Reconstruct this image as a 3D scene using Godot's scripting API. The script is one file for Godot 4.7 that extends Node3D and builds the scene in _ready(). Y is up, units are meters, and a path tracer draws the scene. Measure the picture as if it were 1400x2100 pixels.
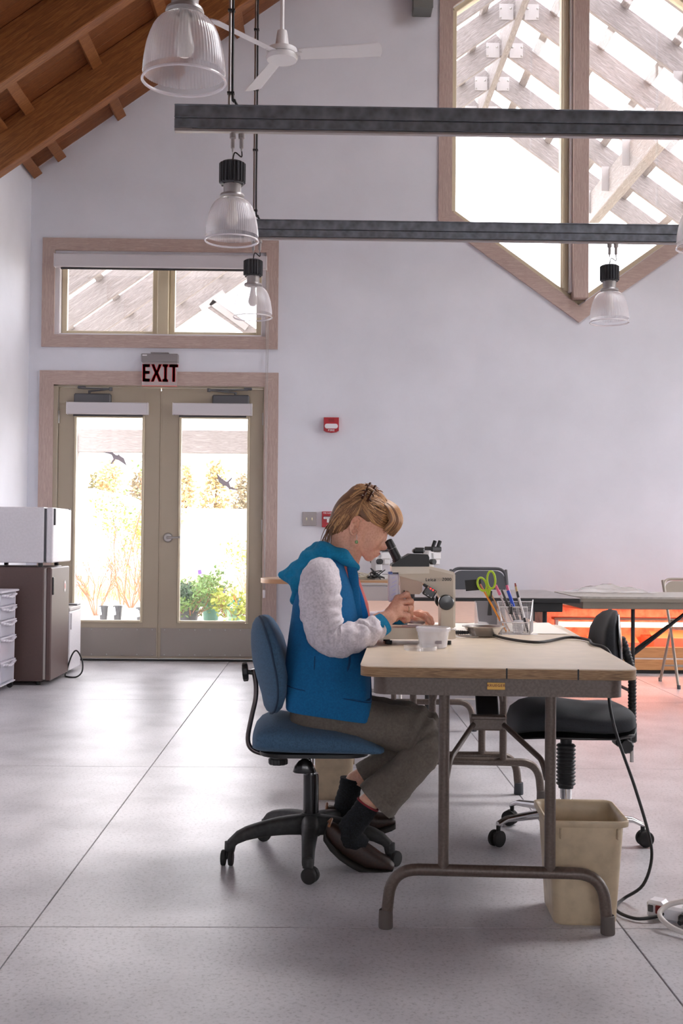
extends Node3D

# ---------------------------------------------------------------- mesh builder
class MB:
	var V := PackedVector3Array()
	var N := PackedVector3Array()
	var T := PackedVector2Array()
	var I := PackedInt32Array()
	var K := PackedColorArray()
	var use_color := false
	var tint := Color.WHITE

	# adds an indexed shape; closed shapes are turned outward by their volume
	func add(v: PackedVector3Array, tri: PackedInt32Array, smooth := true, xf := Transform3D(), uv := PackedVector2Array(), closed := true, cols := PackedColorArray()) -> MB:
		var p := PackedVector3Array()
		p.resize(v.size())
		for i in v.size():
			p[i] = xf * v[i]
		if closed:
			var c := Vector3.ZERO
			for q in p: c += q
			c /= maxf(1.0, p.size())
			var vol := 0.0
			for k in range(0, tri.size(), 3):
				vol += (p[tri[k]] - c).dot((p[tri[k + 1]] - c).cross(p[tri[k + 2]] - c))
			if vol > 0.0:
				tri = tri.duplicate()
				for k in range(0, tri.size(), 3):
					var s := tri[k + 1]
					tri[k + 1] = tri[k + 2]
					tri[k + 2] = s
		var at := V.size()
		if smooth:
			var n := PackedVector3Array()
			n.resize(p.size())
			for k in range(0, tri.size(), 3):
				var a := p[tri[k]]
				var f := (p[tri[k + 2]] - a).cross(p[tri[k + 1]] - a)
				n[tri[k]] += f
				n[tri[k + 1]] += f
				n[tri[k + 2]] += f
			for i in p.size():
				V.append(p[i])
				N.append(n[i].normalized() if n[i].length_squared() > 1e-24 else Vector3.UP)
				T.append(uv[i] if i < uv.size() else Vector2.ZERO)
				K.append(cols[i] if i < cols.size() else tint)
			for k in tri: I.append(at + k)
		else:
			for k in range(0, tri.size(), 3):
				var a := p[tri[k]]
				var f := (p[tri[k + 2]] - a).cross(p[tri[k + 1]] - a)
				if f.length_squared() < 1e-20: continue
				f = f.normalized()
				for j in 3:
					I.append(V.size())
					V.append(p[tri[k + j]])
					N.append(f)
					T.append(uv[tri[k + j]] if tri[k + j] < uv.size() else Vector2.ZERO)
					K.append(cols[tri[k + j]] if tri[k + j] < cols.size() else tint)
		return self

	# box with chamfered edges
	func box(size: Vector3, xf := Transform3D(), bevel := 0.0) -> MB:
		var h := size * 0.5
		var b := minf(bevel, minf(h.x, minf(h.y, h.z)) * 0.95)
		if b <= 0.0:
			var q := PackedVector3Array()
			for i in 8: q.append(Vector3(h.x * (1 if i & 1 else -1), h.y * (1 if i & 2 else -1), h.z * (1 if i & 4 else -1)))
			return add(q, PackedInt32Array([0, 1, 3, 0, 3, 2, 4, 6, 7, 4, 7, 5, 0, 4, 5, 0, 5, 1, 2, 3, 7, 2, 7, 6, 0, 2, 6, 0, 6, 4, 1, 5, 7, 1, 7, 3]), false, xf)
		var v := PackedVector3Array()
		for i in 8:
			var s := Vector3(1 if i & 1 else -1, 1 if i & 2 else -1, 1 if i & 4 else -1)
			v.append(Vector3(s.x * h.x, s.y * (h.y - b), s.z * (h.z - b)))
			v.append(Vector3(s.x * (h.x - b), s.y * h.y, s.z * (h.z - b)))
			v.append(Vector3(s.x * (h.x - b), s.y * (h.y - b), s.z * h.z))
		var t := PackedInt32Array()
		var quad := func(a: int, b2: int, c: int, d: int) -> void:
			# wound so that the normal points away from the middle
			var nn := (v[b2] - v[a]).cross(v[c] - v[a])
			if nn.dot(v[a] + v[b2] + v[c] + v[d]) < 0.0: t.append_array(PackedInt32Array([a, b2, c, a, c, d]))
			else: t.append_array(PackedInt32Array([a, c, b2, a, d, c]))
		for ax in 3:
			var u := 1 << ((ax + 1) % 3)
			var w := 1 << ((ax + 2) % 3)
			for s in 2:
				var o := (1 << ax) * s
				quad.call(o * 3 + ax, (o | u) * 3 + ax, (o | u | w) * 3 + ax, (o | w) * 3 + ax)
			for s in 4:
				var o := (u if s & 1 else 0) | (w if s & 2 else 0)
				var e := o | (1 << ax)
				var a1 := (ax + 1) % 3
				var a2 := (ax + 2) % 3
				quad.call(o * 3 + a1, e * 3 + a1, e * 3 + a2, o * 3 + a2)
		for i in 8:
			var nn := (v[i * 3 + 1] - v[i * 3]).cross(v[i * 3 + 2] - v[i * 3])
			t.append_array(PackedInt32Array([i * 3, i * 3 + 1, i * 3 + 2] if nn.dot(v[i * 3]) < 0.0 else [i * 3, i * 3 + 2, i * 3 + 1]))
		return add(v, t, false, xf, PackedVector2Array(), false)

	func bx(x: float, y: float, z: float, sx: float, sy: float, sz: float, bevel := 0.0, turn := 0.0) -> MB:
		return box(Vector3(sx, sy, sz), Transform3D(Basis(Vector3.UP, turn), Vector3(x, y, z)), bevel)

	# bar of rectangular section from a to b; w across, h along "up"
	func bar(a: Vector3, b: Vector3, w: float, h: float, up := Vector3.UP, bevel := 0.0) -> MB:
		var z := (b - a).normalized()
		var x := up.cross(z).normalized()
		var y := z.cross(x)
		return box(Vector3(w, h, (b - a).length()), Transform3D(Basis(x, y, z), (a + b) * 0.5), bevel)

	# rings of equal length joined into a skin
	func loft(rings: Array, cap := true, closed_ring := true, xf := Transform3D(), smooth := true) -> MB:
		var n: int = rings[0].size()
		var v := PackedVector3Array()
		var uv := PackedVector2Array()
		var t := PackedInt32Array()
		for j in rings.size():
			for i in n:
				v.append(rings[j][i])
				uv.append(Vector2(float(i) / n, float(j) / maxf(1, rings.size() - 1)))
		for j in rings.size() - 1:
			for i in (n if closed_ring else n - 1):
				var a := j * n + i
				var b := j * n + (i + 1) % n
				t.append_array(PackedInt32Array([a, b, b + n, a, b + n, a + n]))
		if cap and closed_ring:
			for e in 2:
				var j: int = 0 if e == 0 else rings.size() - 1
				var c := Vector3.ZERO
				for q in rings[j]: c += q
				c /= n
				var s := v.size()
				v.append(c)
				uv.append(Vector2(0.5, 0.5))
				for i in n:
					v.append(rings[j][i])
					uv.append(Vector2(0.5, 0.5))
				for i in n:
					var a := s + 1 + i
					var b := s + 1 + (i + 1) % n
					t.append_array(PackedInt32Array([s, b, a] if e == 0 else [s, a, b]))
		return add(v, t, smooth, xf, uv, cap and closed_ring)

	# round tube along points; r is a number or one per point
	func tube(pts: Array, r, sides := 10, cap := true, xf := Transform3D(), squash := 1.0) -> MB:
		var rings := []
		var m := pts.size()
		var d0: Vector3 = (pts[1] - pts[0]).normalized()
		var x := d0.cross(Vector3.UP if absf(d0.y) < 0.9 else Vector3.RIGHT).normalized()
		var prev := d0
		for k in m:
			var d: Vector3 = (pts[mini(k + 1, m - 1)] - pts[maxi(k - 1, 0)]).normalized()
			var ax := prev.cross(d)
			if ax.length() > 1e-6:
				x = x.rotated(ax.normalized(), prev.angle_to(d))
			prev = d
			x = (x - d * x.dot(d)).normalized()
			var y := d.cross(x)
			var ring := PackedVector3Array()
			var rr: float = r[k] if r is Array or r is PackedFloat32Array else r
			for i in sides:
				var a := TAU * i / sides
				ring.append(pts[k] + (x * cos(a) + y * sin(a) * squash) * rr)
			rings.append(ring)
		return loft(rings, cap, true, xf)

	# profile of (radius, height) turned about y
	func lathe(prof: Array, seg := 24, xf := Transform3D(), smooth := true) -> MB:
		var v := PackedVector3Array()
		var uv := PackedVector2Array()
		var t := PackedInt32Array()
		# sharp corners: split the profile where it bends hard
		var runs := []
		var run := [prof[0]]
		for k in range(1, prof.size()):
			run.append(prof[k])
			if k < prof.size() - 1:
				var a: Vector2 = (prof[k] - prof[k - 1]).normalized()
				var b: Vector2 = (prof[k + 1] - prof[k]).normalized()
				if a.dot(b) < 0.75:
					runs.append(run)
					run = [prof[k]]
		runs.append(run)
		for rn in runs:
			var s := v.size()
			for k in rn.size():
				for i in seg:
					var a := TAU * i / seg
					v.append(Vector3(rn[k].x * cos(a), rn[k].y, rn[k].x * sin(a)))
					uv.append(Vector2(float(i) / seg, float(k) / maxf(1, rn.size() - 1)))
			for k in rn.size() - 1:
				for i in seg:
					var a: int = s + k * seg + i
					var b: int = s + k * seg + (i + 1) % seg
					if rn[k].x > 1e-6: t.append_array(PackedInt32Array([a, b, b + seg]))
					if rn[k + 1].x > 1e-6: t.append_array(PackedInt32Array([a, b + seg, a + seg]))
		return add(v, t, smooth, xf, uv)

	# polygon in xy pulled along z (centred), flat sides
	func prism(poly: PackedVector2Array, depth: float, xf := Transform3D(), smooth_side := false) -> MB:
		var n := poly.size()
		var tri := Geometry2D.triangulate_polygon(poly)
		var v := PackedVector3Array()
		var t := PackedInt32Array()
		var cw := Geometry2D.is_polygon_clockwise(poly)
		for s in 2:
			for q in poly: v.append(Vector3(q.x, q.y, depth * (0.5 if s == 0 else -0.5)))
		for k in range(0, tri.size(), 3):
			var a := poly[tri[k]]
			var up := (poly[tri[k + 1]] - a).cross(poly[tri[k + 2]] - a) > 0.0
			var q := [tri[k], tri[k + 2], tri[k + 1]] if up else [tri[k], tri[k + 1], tri[k + 2]]
			t.append_array(PackedInt32Array([q[0], q[1], q[2], n + q[0], n + q[2], n + q[1]]))
		add(v, t, false, xf, PackedVector2Array(), false)
		var v2 := PackedVector3Array()
		var t2 := PackedInt32Array()
		for s in 2:
			for q in poly: v2.append(Vector3(q.x, q.y, depth * (0.5 if s == 0 else -0.5)))
		for i in n:
			var j := (i + 1) % n
			if cw: t2.append_array(PackedInt32Array([i, j, n + j, i, n + j, n + i]))
			else: t2.append_array(PackedInt32Array([j, i, n + i, j, n + i, n + j]))
		return add(v2, t2, smooth_side, xf, PackedVector2Array(), false)

	func ball(rad: Vector3, xf := Transform3D(), seg := 16, rows := 10) -> MB:
		var v := PackedVector3Array()
		var t := PackedInt32Array()
		var uv := PackedVector2Array()
		for j in rows + 1:
			var b := PI * j / rows
			for i in seg:
				var a := TAU * i / seg
				v.append(Vector3(rad.x * sin(b) * cos(a), rad.y * cos(b), rad.z * sin(b) * sin(a)))
				uv.append(Vector2(float(i) / seg, float(j) / rows))
		for j in rows:
			for i in seg:
				var a := j * seg + i
				var b := j * seg + (i + 1) % seg
				if j > 0: t.append_array(PackedInt32Array([a, b, b + seg]))
				if j < rows - 1: t.append_array(PackedInt32Array([a, b + seg, a + seg]))
		return add(v, t, true, xf, uv)

	func mesh() -> ArrayMesh:
		var a := []
		a.resize(Mesh.ARRAY_MAX)
		a[Mesh.ARRAY_VERTEX] = V
		a[Mesh.ARRAY_NORMAL] = N
		a[Mesh.ARRAY_TEX_UV] = T
		if use_color: a[Mesh.ARRAY_COLOR] = K
		a[Mesh.ARRAY_INDEX] = I
		var m := ArrayMesh.new()
		m.add_surface_from_arrays(Mesh.PRIMITIVE_TRIANGLES, a)
		return m

# ---------------------------------------------------------------- nodes
var used := {}
var M := {}
var rng := RandomNumberGenerator.new()

func numbered(called: String) -> String:
	if not used.has(called):
		used[called] = 0
		return called
	used[called] += 1
	return "%s_%03d" % [called, used[called]]

func thing(called: String, label: String, category: String, at := Vector3.ZERO, turn := 0.0, group := "") -> Node3D:
	var o := Node3D.new()
	o.name = numbered(called)
	add_child(o)
	o.position = at
	o.rotation.y = turn
	o.set_meta("label", label)
	o.set_meta("category", category)
	if group: o.set_meta("group", group)
	return o

func struct(called: String, at := Vector3.ZERO) -> Node3D:
	var o := Node3D.new()
	o.name = called
	add_child(o)
	o.position = at
	o.set_meta("kind", "structure")
	return o

func part(called: String, b: MB, m: Material, parent: Node, label := "") -> MeshInstance3D:
	return inst(called, b.mesh(), m, parent, Transform3D(), label)

func inst(called: String, mesh: Mesh, m: Material, parent: Node, xf := Transform3D(), label := "") -> MeshInstance3D:
	var o := MeshInstance3D.new()
	o.name = called
	o.mesh = mesh
	o.material_override = null
	for s in mesh.get_surface_count(): o.set_surface_override_material(s, m)
	o.transform = xf
	parent.add_child(o, true)
	if label: o.set_meta("label", label)
	return o

func solo(called: String, b: MB, m: Material, label: String, category: String, at := Vector3.ZERO, turn := 0.0, group := "") -> MeshInstance3D:
	var o := part(numbered(called), b, m, self)
	o.position = at
	o.rotation.y = turn
	o.set_meta("label", label)
	o.set_meta("category", category)
	if group: o.set_meta("group", group)
	return o

func copy_of(o: Node3D, called: String, label: String, at: Vector3, turn := 0.0) -> Node3D:
	var c: Node3D = o.duplicate()
	c.name = numbered(called)
	add_child(c)
	c.position = at
	c.rotation.y = turn
	c.set_meta("label", label)
	return c

func T3(at: Vector3, euler := Vector3.ZERO) -> Transform3D:
	return Transform3D(Basis.from_euler(euler), at)

func ring(n: int, rx: float, rz: float, p := 2.0) -> PackedVector2Array:
	var r := PackedVector2Array()
	for i in n:
		var a := TAU * i / n
		var c := cos(a)
		var s := sin(a)
		r.append(Vector2(signf(c) * pow(absf(c), 2.0 / p) * rx, signf(s) * pow(absf(s), 2.0 / p) * rz))
	return r

func rrect(w: float, h: float, r: float, n := 4) -> PackedVector2Array:
	var p := PackedVector2Array()
	for c in 4:
		var cx := (w / 2 - r) * (1 if c == 0 or c == 3 else -1)
		var cy := (h / 2 - r) * (1 if c < 2 else -1)
		for k in n + 1:
			var a := PI / 2 * (c + float(k) / n)
			p.append(Vector2(cx + r * cos(a), cy + r * sin(a)))
	return p

func smooth_path(pts: Array, steps := 6) -> Array:
	var out := []
	for k in pts.size() - 1:
		var a: Vector3 = pts[maxi(k - 1, 0)]
		var b: Vector3 = pts[k]
		var c: Vector3 = pts[k + 1]
		var d: Vector3 = pts[mini(k + 2, pts.size() - 1)]
		for s in steps:
			out.append(b.cubic_interpolate(c, a, d, float(s) / steps))
	out.append(pts[-1])
	return out

func fillet(pts: Array, r: float, n := 5) -> Array:
	var out := [pts[0]]
	for k in range(1, pts.size() - 1):
		var a: Vector3 = pts[k - 1] - pts[k]
		var b: Vector3 = pts[k + 1] - pts[k]
		var q := minf(r, minf(a.length(), b.length()) * 0.49)
		var p0: Vector3 = pts[k] + a.normalized() * q
		var p1: Vector3 = pts[k] + b.normalized() * q
		for s in n + 1:
			var t := float(s) / n
			out.append(p0.lerp(pts[k], t).lerp(Vector3(pts[k]).lerp(p1, t), t))
	out.append(pts[-1])
	return out

# ---------------------------------------------------------------- materials
func noise_tex(freq: float, ramp: Array, size := 512, kind := FastNoiseLite.TYPE_SIMPLEX_SMOOTH, oct := 4, warp := 0.0, sd := 1, normal := false, bump := 4.0) -> NoiseTexture2D:
	var n := FastNoiseLite.new()
	n.noise_type = kind
	n.seed = sd
	n.frequency = freq
	n.fractal_octaves = oct
	if warp > 0.0:
		n.domain_warp_enabled = true
		n.domain_warp_amplitude = warp
		n.domain_warp_frequency = freq * 0.6
	var t := NoiseTexture2D.new()
	t.width = size
	t.height = size
	t.seamless = true
	t.noise = n
	if normal:
		t.as_normal_map = true
		t.bump_strength = bump
	if ramp.size():
		var g := Gradient.new()
		var off := PackedFloat32Array()
		var col := PackedColorArray()
		for k in ramp.size():
			off.append(ramp[k][0])
			col.append(ramp[k][1])
		g.offsets = off
		g.colors = col
		t.color_ramp = g
	return t

func grey(v: float) -> Color: return Color(v, v, v)

func mat(c: Color, rough := 0.6, metal := 0.0, tex: Texture2D = null, scale := Vector3.ONE, bump: Texture2D = null, bump_cm := 0.1, world := false) -> StandardMaterial3D:
	var m := StandardMaterial3D.new()
	m.albedo_color = c
	m.roughness = rough
	m.metallic = metal
	if tex or bump:
		m.uv1_triplanar = true
		m.uv1_world_triplanar = world
		m.uv1_scale = scale
	if tex: m.albedo_texture = tex
	if bump:
		m.heightmap_enabled = true
		m.heightmap_texture = bump
		m.heightmap_scale = bump_cm
	return m

func rgb(r: int, g: int, b: int) -> Color: return Color8(r, g, b)

func make_materials() -> void:
	var soft := [[0.0, grey(0.86)], [0.5, grey(0.95)], [1.0, grey(1.0)]]
	M.n_soft = noise_tex(0.01, soft, 512, FastNoiseLite.TYPE_SIMPLEX_SMOOTH, 5)
	M.n_grain = noise_tex(0.2, [], 256, FastNoiseLite.TYPE_VALUE, 2, 0.0, 5)
	M.n_fleece = noise_tex(0.09, [], 256, FastNoiseLite.TYPE_SIMPLEX_SMOOTH, 3, 0.0, 9)
	# concrete: blotches, trowel cloud and dark specks
	M.n_concrete = noise_tex(0.004, [[0.0, rgb(170, 167, 172)], [0.3, rgb(188, 185, 189)], [0.5, rgb(198, 195, 199)], [0.7, rgb(205, 202, 206)], [1.0, rgb(214, 211, 215)]], 1024, FastNoiseLite.TYPE_SIMPLEX_SMOOTH, 8, 0.0, 3)
	M.n_speck = noise_tex(0.035, [[0.0, grey(0.6)], [0.14, grey(0.86)], [0.3, grey(0.95)], [0.6, grey(1.0)], [1.0, grey(0.93)]], 1024, FastNoiseLite.TYPE_SIMPLEX, 5, 0.0, 11)
	M.n_rough = noise_tex(0.006, [[0.0, grey(0.55)], [0.5, grey(0.8)], [1.0, grey(1.0)]], 512, FastNoiseLite.TYPE_SIMPLEX_SMOOTH, 5, 0.0, 21)
	# long grain: the noise is stretched along x of the board
	M.n_fir = noise_tex(0.012, [[0.0, rgb(104, 60, 30)], [0.3, rgb(142, 88, 46)], [0.45, rgb(122, 72, 36)], [0.6, rgb(160, 102, 56)], [0.8, rgb(132, 80, 40)], [1.0, rgb(172, 114, 64)]], 512, FastNoiseLite.TYPE_SIMPLEX_SMOOTH, 5, 30.0, 31)
	M.n_oak = noise_tex(0.012, [[0.0, rgb(168, 146, 138)], [0.4, rgb(190, 168, 159)], [0.55, rgb(178, 155, 147)], [0.75, rgb(198, 177, 168)], [1.0, rgb(183, 161, 152)]], 512, FastNoiseLite.TYPE_SIMPLEX_SMOOTH, 5, 24.0, 41)
	M.n_weathered = noise_tex(0.012, [[0.0, rgb(104, 97, 96)], [0.4, rgb(146, 138, 137)], [0.55, rgb(122, 114, 113)], [0.8, rgb(158, 150, 149)], [1.0, rgb(136, 128, 127)]], 512, FastNoiseLite.TYPE_SIMPLEX_SMOOTH, 5, 30.0, 51)
	M.n_ply = noise_tex(0.012, [[0.0, rgb(110, 82, 58)], [0.4, rgb(168, 134, 98)], [0.6, rgb(140, 108, 76)], [1.0, rgb(190, 158, 120)]], 256, FastNoiseLite.TYPE_SIMPLEX_SMOOTH, 4, 10.0, 61)
	M.wall = mat(rgb(229, 230, 239), 0.75, 0.0, noise_tex(0.006, [[0.0, grey(0.96)], [1.0, grey(1.0)]], 512, FastNoiseLite.TYPE_SIMPLEX_SMOOTH, 4, 0.0, 2), Vector3.ONE * 0.4, M.n_grain, 0.02, true)
	M.concrete = mat(Color.WHITE, 0.34, 0.0, M.n_concrete, Vector3.ONE * 0.42, null, 0.0, true)

	M.concrete.roughness = 0.4
	M.concrete.metallic_specular = 0.55
	M.concrete.detail_enabled = true
	M.concrete.detail_albedo = M.n_speck
	M.concrete.detail_blend_mode = BaseMaterial3D.BLEND_MODE_MUL
	M.concrete.detail_uv_layer = BaseMaterial3D.DETAIL_UV_2
	M.concrete.uv2_triplanar = true
	M.concrete.uv2_world_triplanar = true
	M.concrete.uv2_scale = Vector3.ONE * 1.3
	M.joint = mat(rgb(58, 56, 58), 0.9)
	M.fir = mat(Color.WHITE, 0.55, 0.0, M.n_fir, Vector3(0.35, 5.0, 5.0))
	M.fir_deck = mat(rgb(228, 214, 196), 0.6, 0.0, M.n_fir, Vector3(0.5, 3.0, 7.0))
	M.oak = mat(Color.WHITE, 0.5, 0.0, M.n_oak, Vector3(0.7, 9.0, 9.0))
	M.oak_v = mat(Color.WHITE, 0.5, 0.0, M.n_oak, Vector3(9.0, 0.7, 9.0))
	M.taupe = mat(rgb(168, 155, 136), 0.42)
	M.kick = mat(rgb(146, 138, 132), 0.4, 0.8)
	M.taupe_light = mat(rgb(205, 192, 165), 0.42)
	M.glass = mat(Color(0.95, 0.97, 0.97, 0.05), 0.0)
	M.glass.transparency = BaseMaterial3D.TRANSPARENCY_ALPHA
	M.white_plastic = mat(rgb(226, 222, 226), 0.4)
	M.white_metal = mat(rgb(228, 226, 228), 0.35)
	M.galv = mat(rgb(134, 140, 150), 0.45, 0.35, noise_tex(0.03, [[0.0, grey(0.72)], [1.0, grey(1.0)]], 256, FastNoiseLite.TYPE_CELLULAR, 2, 0.0, 7), Vector3.ONE * 2.0)
	M.steel = mat(rgb(176, 172, 170), 0.38, 0.9)
	M.chrome = mat(rgb(215, 214, 214), 0.12, 1.0)
	M.dark_grey = mat(rgb(84, 84, 88), 0.5)
	M.black = mat(rgb(28, 28, 30), 0.5)
	M.black_gloss = mat(rgb(20, 20, 22), 0.22)
	M.rubber = mat(rgb(34, 33, 33), 0.75)
	M.weathered = mat(Color.WHITE, 0.8, 0.0, M.n_weathered, Vector3(0.5, 6.0, 6.0))
	M.weathered_z = mat(Color.WHITE, 0.8, 0.0, M.n_weathered, Vector3(6.0, 6.0, 0.5))

func _ready() -> void:
	rng.seed = 7
	light_and_camera()
	make_materials()
	structure()
	outdoors()
	fittings()
	left_corner()
	back_tables()
	main_table()
	table_top_things()
	chairs()
	seated_person()

func light_and_camera() -> void:
	var cam := Camera3D.new()
	cam.name = "camera"
	cam.fov = 47.26
	cam.near = 0.05
	cam.far = 200.0
	cam.position = Vector3(0, 1.09, 0)
	cam.rotation = Vector3(0.0231, -0.0172, 0.0085)
	add_child(cam)
	cam.current = true
	var env := Environment.new()
	env.background_mode = Environment.BG_SKY
	var sm := ProceduralSkyMaterial.new()
	sm.sky_top_color = Color(0.93, 0.93, 0.95)
	sm.sky_horizon_color = Color(0.97, 0.96, 0.97)
	sm.ground_horizon_color = Color(0.8, 0.79, 0.78)
	sm.ground_bottom_color = Color(0.7, 0.69, 0.68)
	sm.energy_multiplier = 1.0
	var sky := Sky.new()
	sky.sky_material = sm
	env.sky = sky
	env.ambient_light_source = Environment.AMBIENT_SOURCE_SKY
	env.tonemap_mode = Environment.TONE_MAPPER_LINEAR
	env.tonemap_exposure = 12.0
	env.sdfgi_enabled = true
	env.ssao_enabled = true
	env.ssil_enabled = true
	var we := WorldEnvironment.new()
	we.name = "world_environment"
	we.environment = env
	add_child(we)
	var sun := DirectionalLight3D.new()
	sun.name = "hazy_sun"  # soft sun out of view, angled through the skylight onto floor and table
	sun.light_color = Color(1.0, 0.97, 0.95)
	sun.light_energy = 0.105
	sun.light_angular_distance = 22.0
	sun.sky_mode = DirectionalLight3D.SKY_MODE_LIGHT_ONLY
	sun.shadow_enabled = true
	add_child(sun)
	sun.look_at_from_position(Vector3(0.52, 0.85, -0.22), Vector3.ZERO)

# ---------------------------------------------------------------- the room
const WX0 := -2.6
const WX1 := 7.166
const WZ := -10.38
const FZ := 8.0  # front wall out of view, set far back to keep the foreground darker
const RX := 2.283
const SL := 0.719

func deck_y(x: float) -> float: return 6.203 + SL * (x if x < RX else 2.0 * RX - x)

func csg_wall(called: String, poly: PackedVector2Array, holes: Array, at: Vector3, turn: float, thick: float) -> void:
	var c := CSGCombiner3D.new()
	c.name = called
	c.set_meta("kind", "structure")
	add_child(c)
	var w := CSGPolygon3D.new()
	w.name = "wall_sheet"
	w.polygon = poly
	w.depth = thick
	w.material = M.wall
	c.add_child(w)
	for h in holes:
		var q := CSGPolygon3D.new()
		q.name = "opening"
		q.polygon = h
		q.depth = thick + 0.4
		q.position.z = 0.2
		q.operation = CSGShape3D.OPERATION_SUBTRACTION
		q.material = M.wall
		c.add_child(q, true)
	c.position = at
	c.rotation.y = turn

func rect(x0: float, y0: float, x1: float, y1: float) -> PackedVector2Array:
	return PackedVector2Array([Vector2(x0, y0), Vector2(x1, y0), Vector2(x1, y1), Vector2(x0, y1)])

func structure() -> void:
	# floor: sawn concrete bays with a narrow open joint between them
	var fl := struct("floor")
	var base := MB.new().bx((WX0 + WX1) / 2, -0.2, (WZ + FZ) / 2, WX1 - WX0 + 0.6, 0.3, FZ - WZ + 0.6)
	part("subfloor", base, M.joint, fl)
	var xs := [WX0 - 0.1, -2.46, -0.8, 0.86, 2.52, 4.18, 5.84, WX1 + 0.1]
	var zs := [WZ - 0.12, -10.21, -7.91, -5.61, -3.31, -1.01, 1.29, 3.59, 5.89, FZ + 0.1]
	for i in xs.size() - 1:
		for j in zs.size() - 1:
			var g := 0.0022
			var sx: float = xs[i + 1] - xs[i] - 2 * g
			var sz: float = zs[j + 1] - zs[j] - 2 * g
			part("slab", MB.new().bx((xs[i] + xs[i + 1]) / 2, -0.025, (zs[j] + zs[j + 1]) / 2, sx, 0.05, sz, 0.0012), M.concrete, fl)
	# walls
	var gable := PackedVector2Array([Vector2(WX0 - 0.2, -0.2), Vector2(WX1 + 0.2, -0.2), Vector2(WX1 + 0.2, deck_y(WX1 + 0.2)), Vector2(RX, deck_y(RX)), Vector2(WX0 - 0.2, deck_y(WX0 - 0.2))])
	var win := PackedVector2Array([Vector2(1.14, 4.02), Vector2(RX, 3.2), Vector2(3.426, 4.02), Vector2(3.426, 5.87), Vector2(RX, 6.69), Vector2(1.14, 5.87)])
	var holes := [rect(-2.36, -0.3, -0.5, 2.455), rect(-2.39, 2.86, -0.5, 3.6), win, rect(5.07, -0.3, 6.93, 2.455), rect(5.07, 2.86, 6.96, 3.6)]
	csg_wall("wall_back", gable, holes, Vector3(0, 0, WZ), 0.0, 0.2)
	var fh := [rect(-1.6, 1.2, 0.1, 3.5), rect(0.9, 1.0, 3.666, 3.5)]  # openings behind the camera, unseen, placed to light the near side of the person
	csg_wall("wall_front", gable, fh, Vector3(0, 0, FZ + 0.2), 0.0, 0.2)
	csg_wall("wall_left", rect(-FZ, -0.2, -WZ, deck_y(WX0)), [], Vector3(WX0, 0, 0), PI / 2, 0.2)
	var rh := []
	for k in range(2, 4): rh.append(rect(-3.1 + k * 3.45, 1.2, -3.1 + k * 3.45 + 2.9, 3.6))  # unseen window openings, placed to light the left and back walls
	csg_wall("wall_right", rect(-FZ, -0.2, -WZ, deck_y(WX1)), rh, Vector3(WX1 + 0.2, 0, 0), PI / 2, 0.2)
	# frames and panes of unseen windows, placed to light the room from right and front
	var n := 3
	for k in range(2, 4):
		unseen_window(n, Vector3(WX1 + 0.1, 2.4, 3.1 - k * 3.45 - 1.45), PI / 2, 2.9, 2.4)
		n += 1
	for q in [[-0.75, 1.7], [2.283, 2.766]]:
		unseen_window(n, Vector3(q[0], 2.25 if q[1] > 2.0 else 2.35, FZ + 0.1), 0.0, q[1], 2.5 if q[1] > 2.0 else 2.3)
		n += 1
	ceiling()
	back_door("door_1", 0.0)
	back_door("door_2", 7.433)
	transom("window_1", 0.0)
	transom("window_7", 7.46)
	gable_window()

func unseen_window(n: int, at: Vector3, turn: float, w: float, h: float) -> void:
	var o := struct("window_%d" % n, at)
	o.rotation.y = turn
	var f := MB.new()
	for s in [-1, 1]:
		f.bx(s * (w / 2 - 0.03), 0, 0, 0.06, h, 0.1)
		f.bx(0, s * (h / 2 - 0.03), 0, w - 0.12, 0.06, 0.1)
	f.bx(0, 0, 0, 0.05, h - 0.12, 0.08)
	part("frame", f, M.taupe, o)
	for s in [-1, 1]:
		part("pane", MB.new().bx(s * (w / 4 - 0.01), 0, 0, w / 2 - 0.08, h - 0.12, 0.006), M.glass, o)

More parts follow.
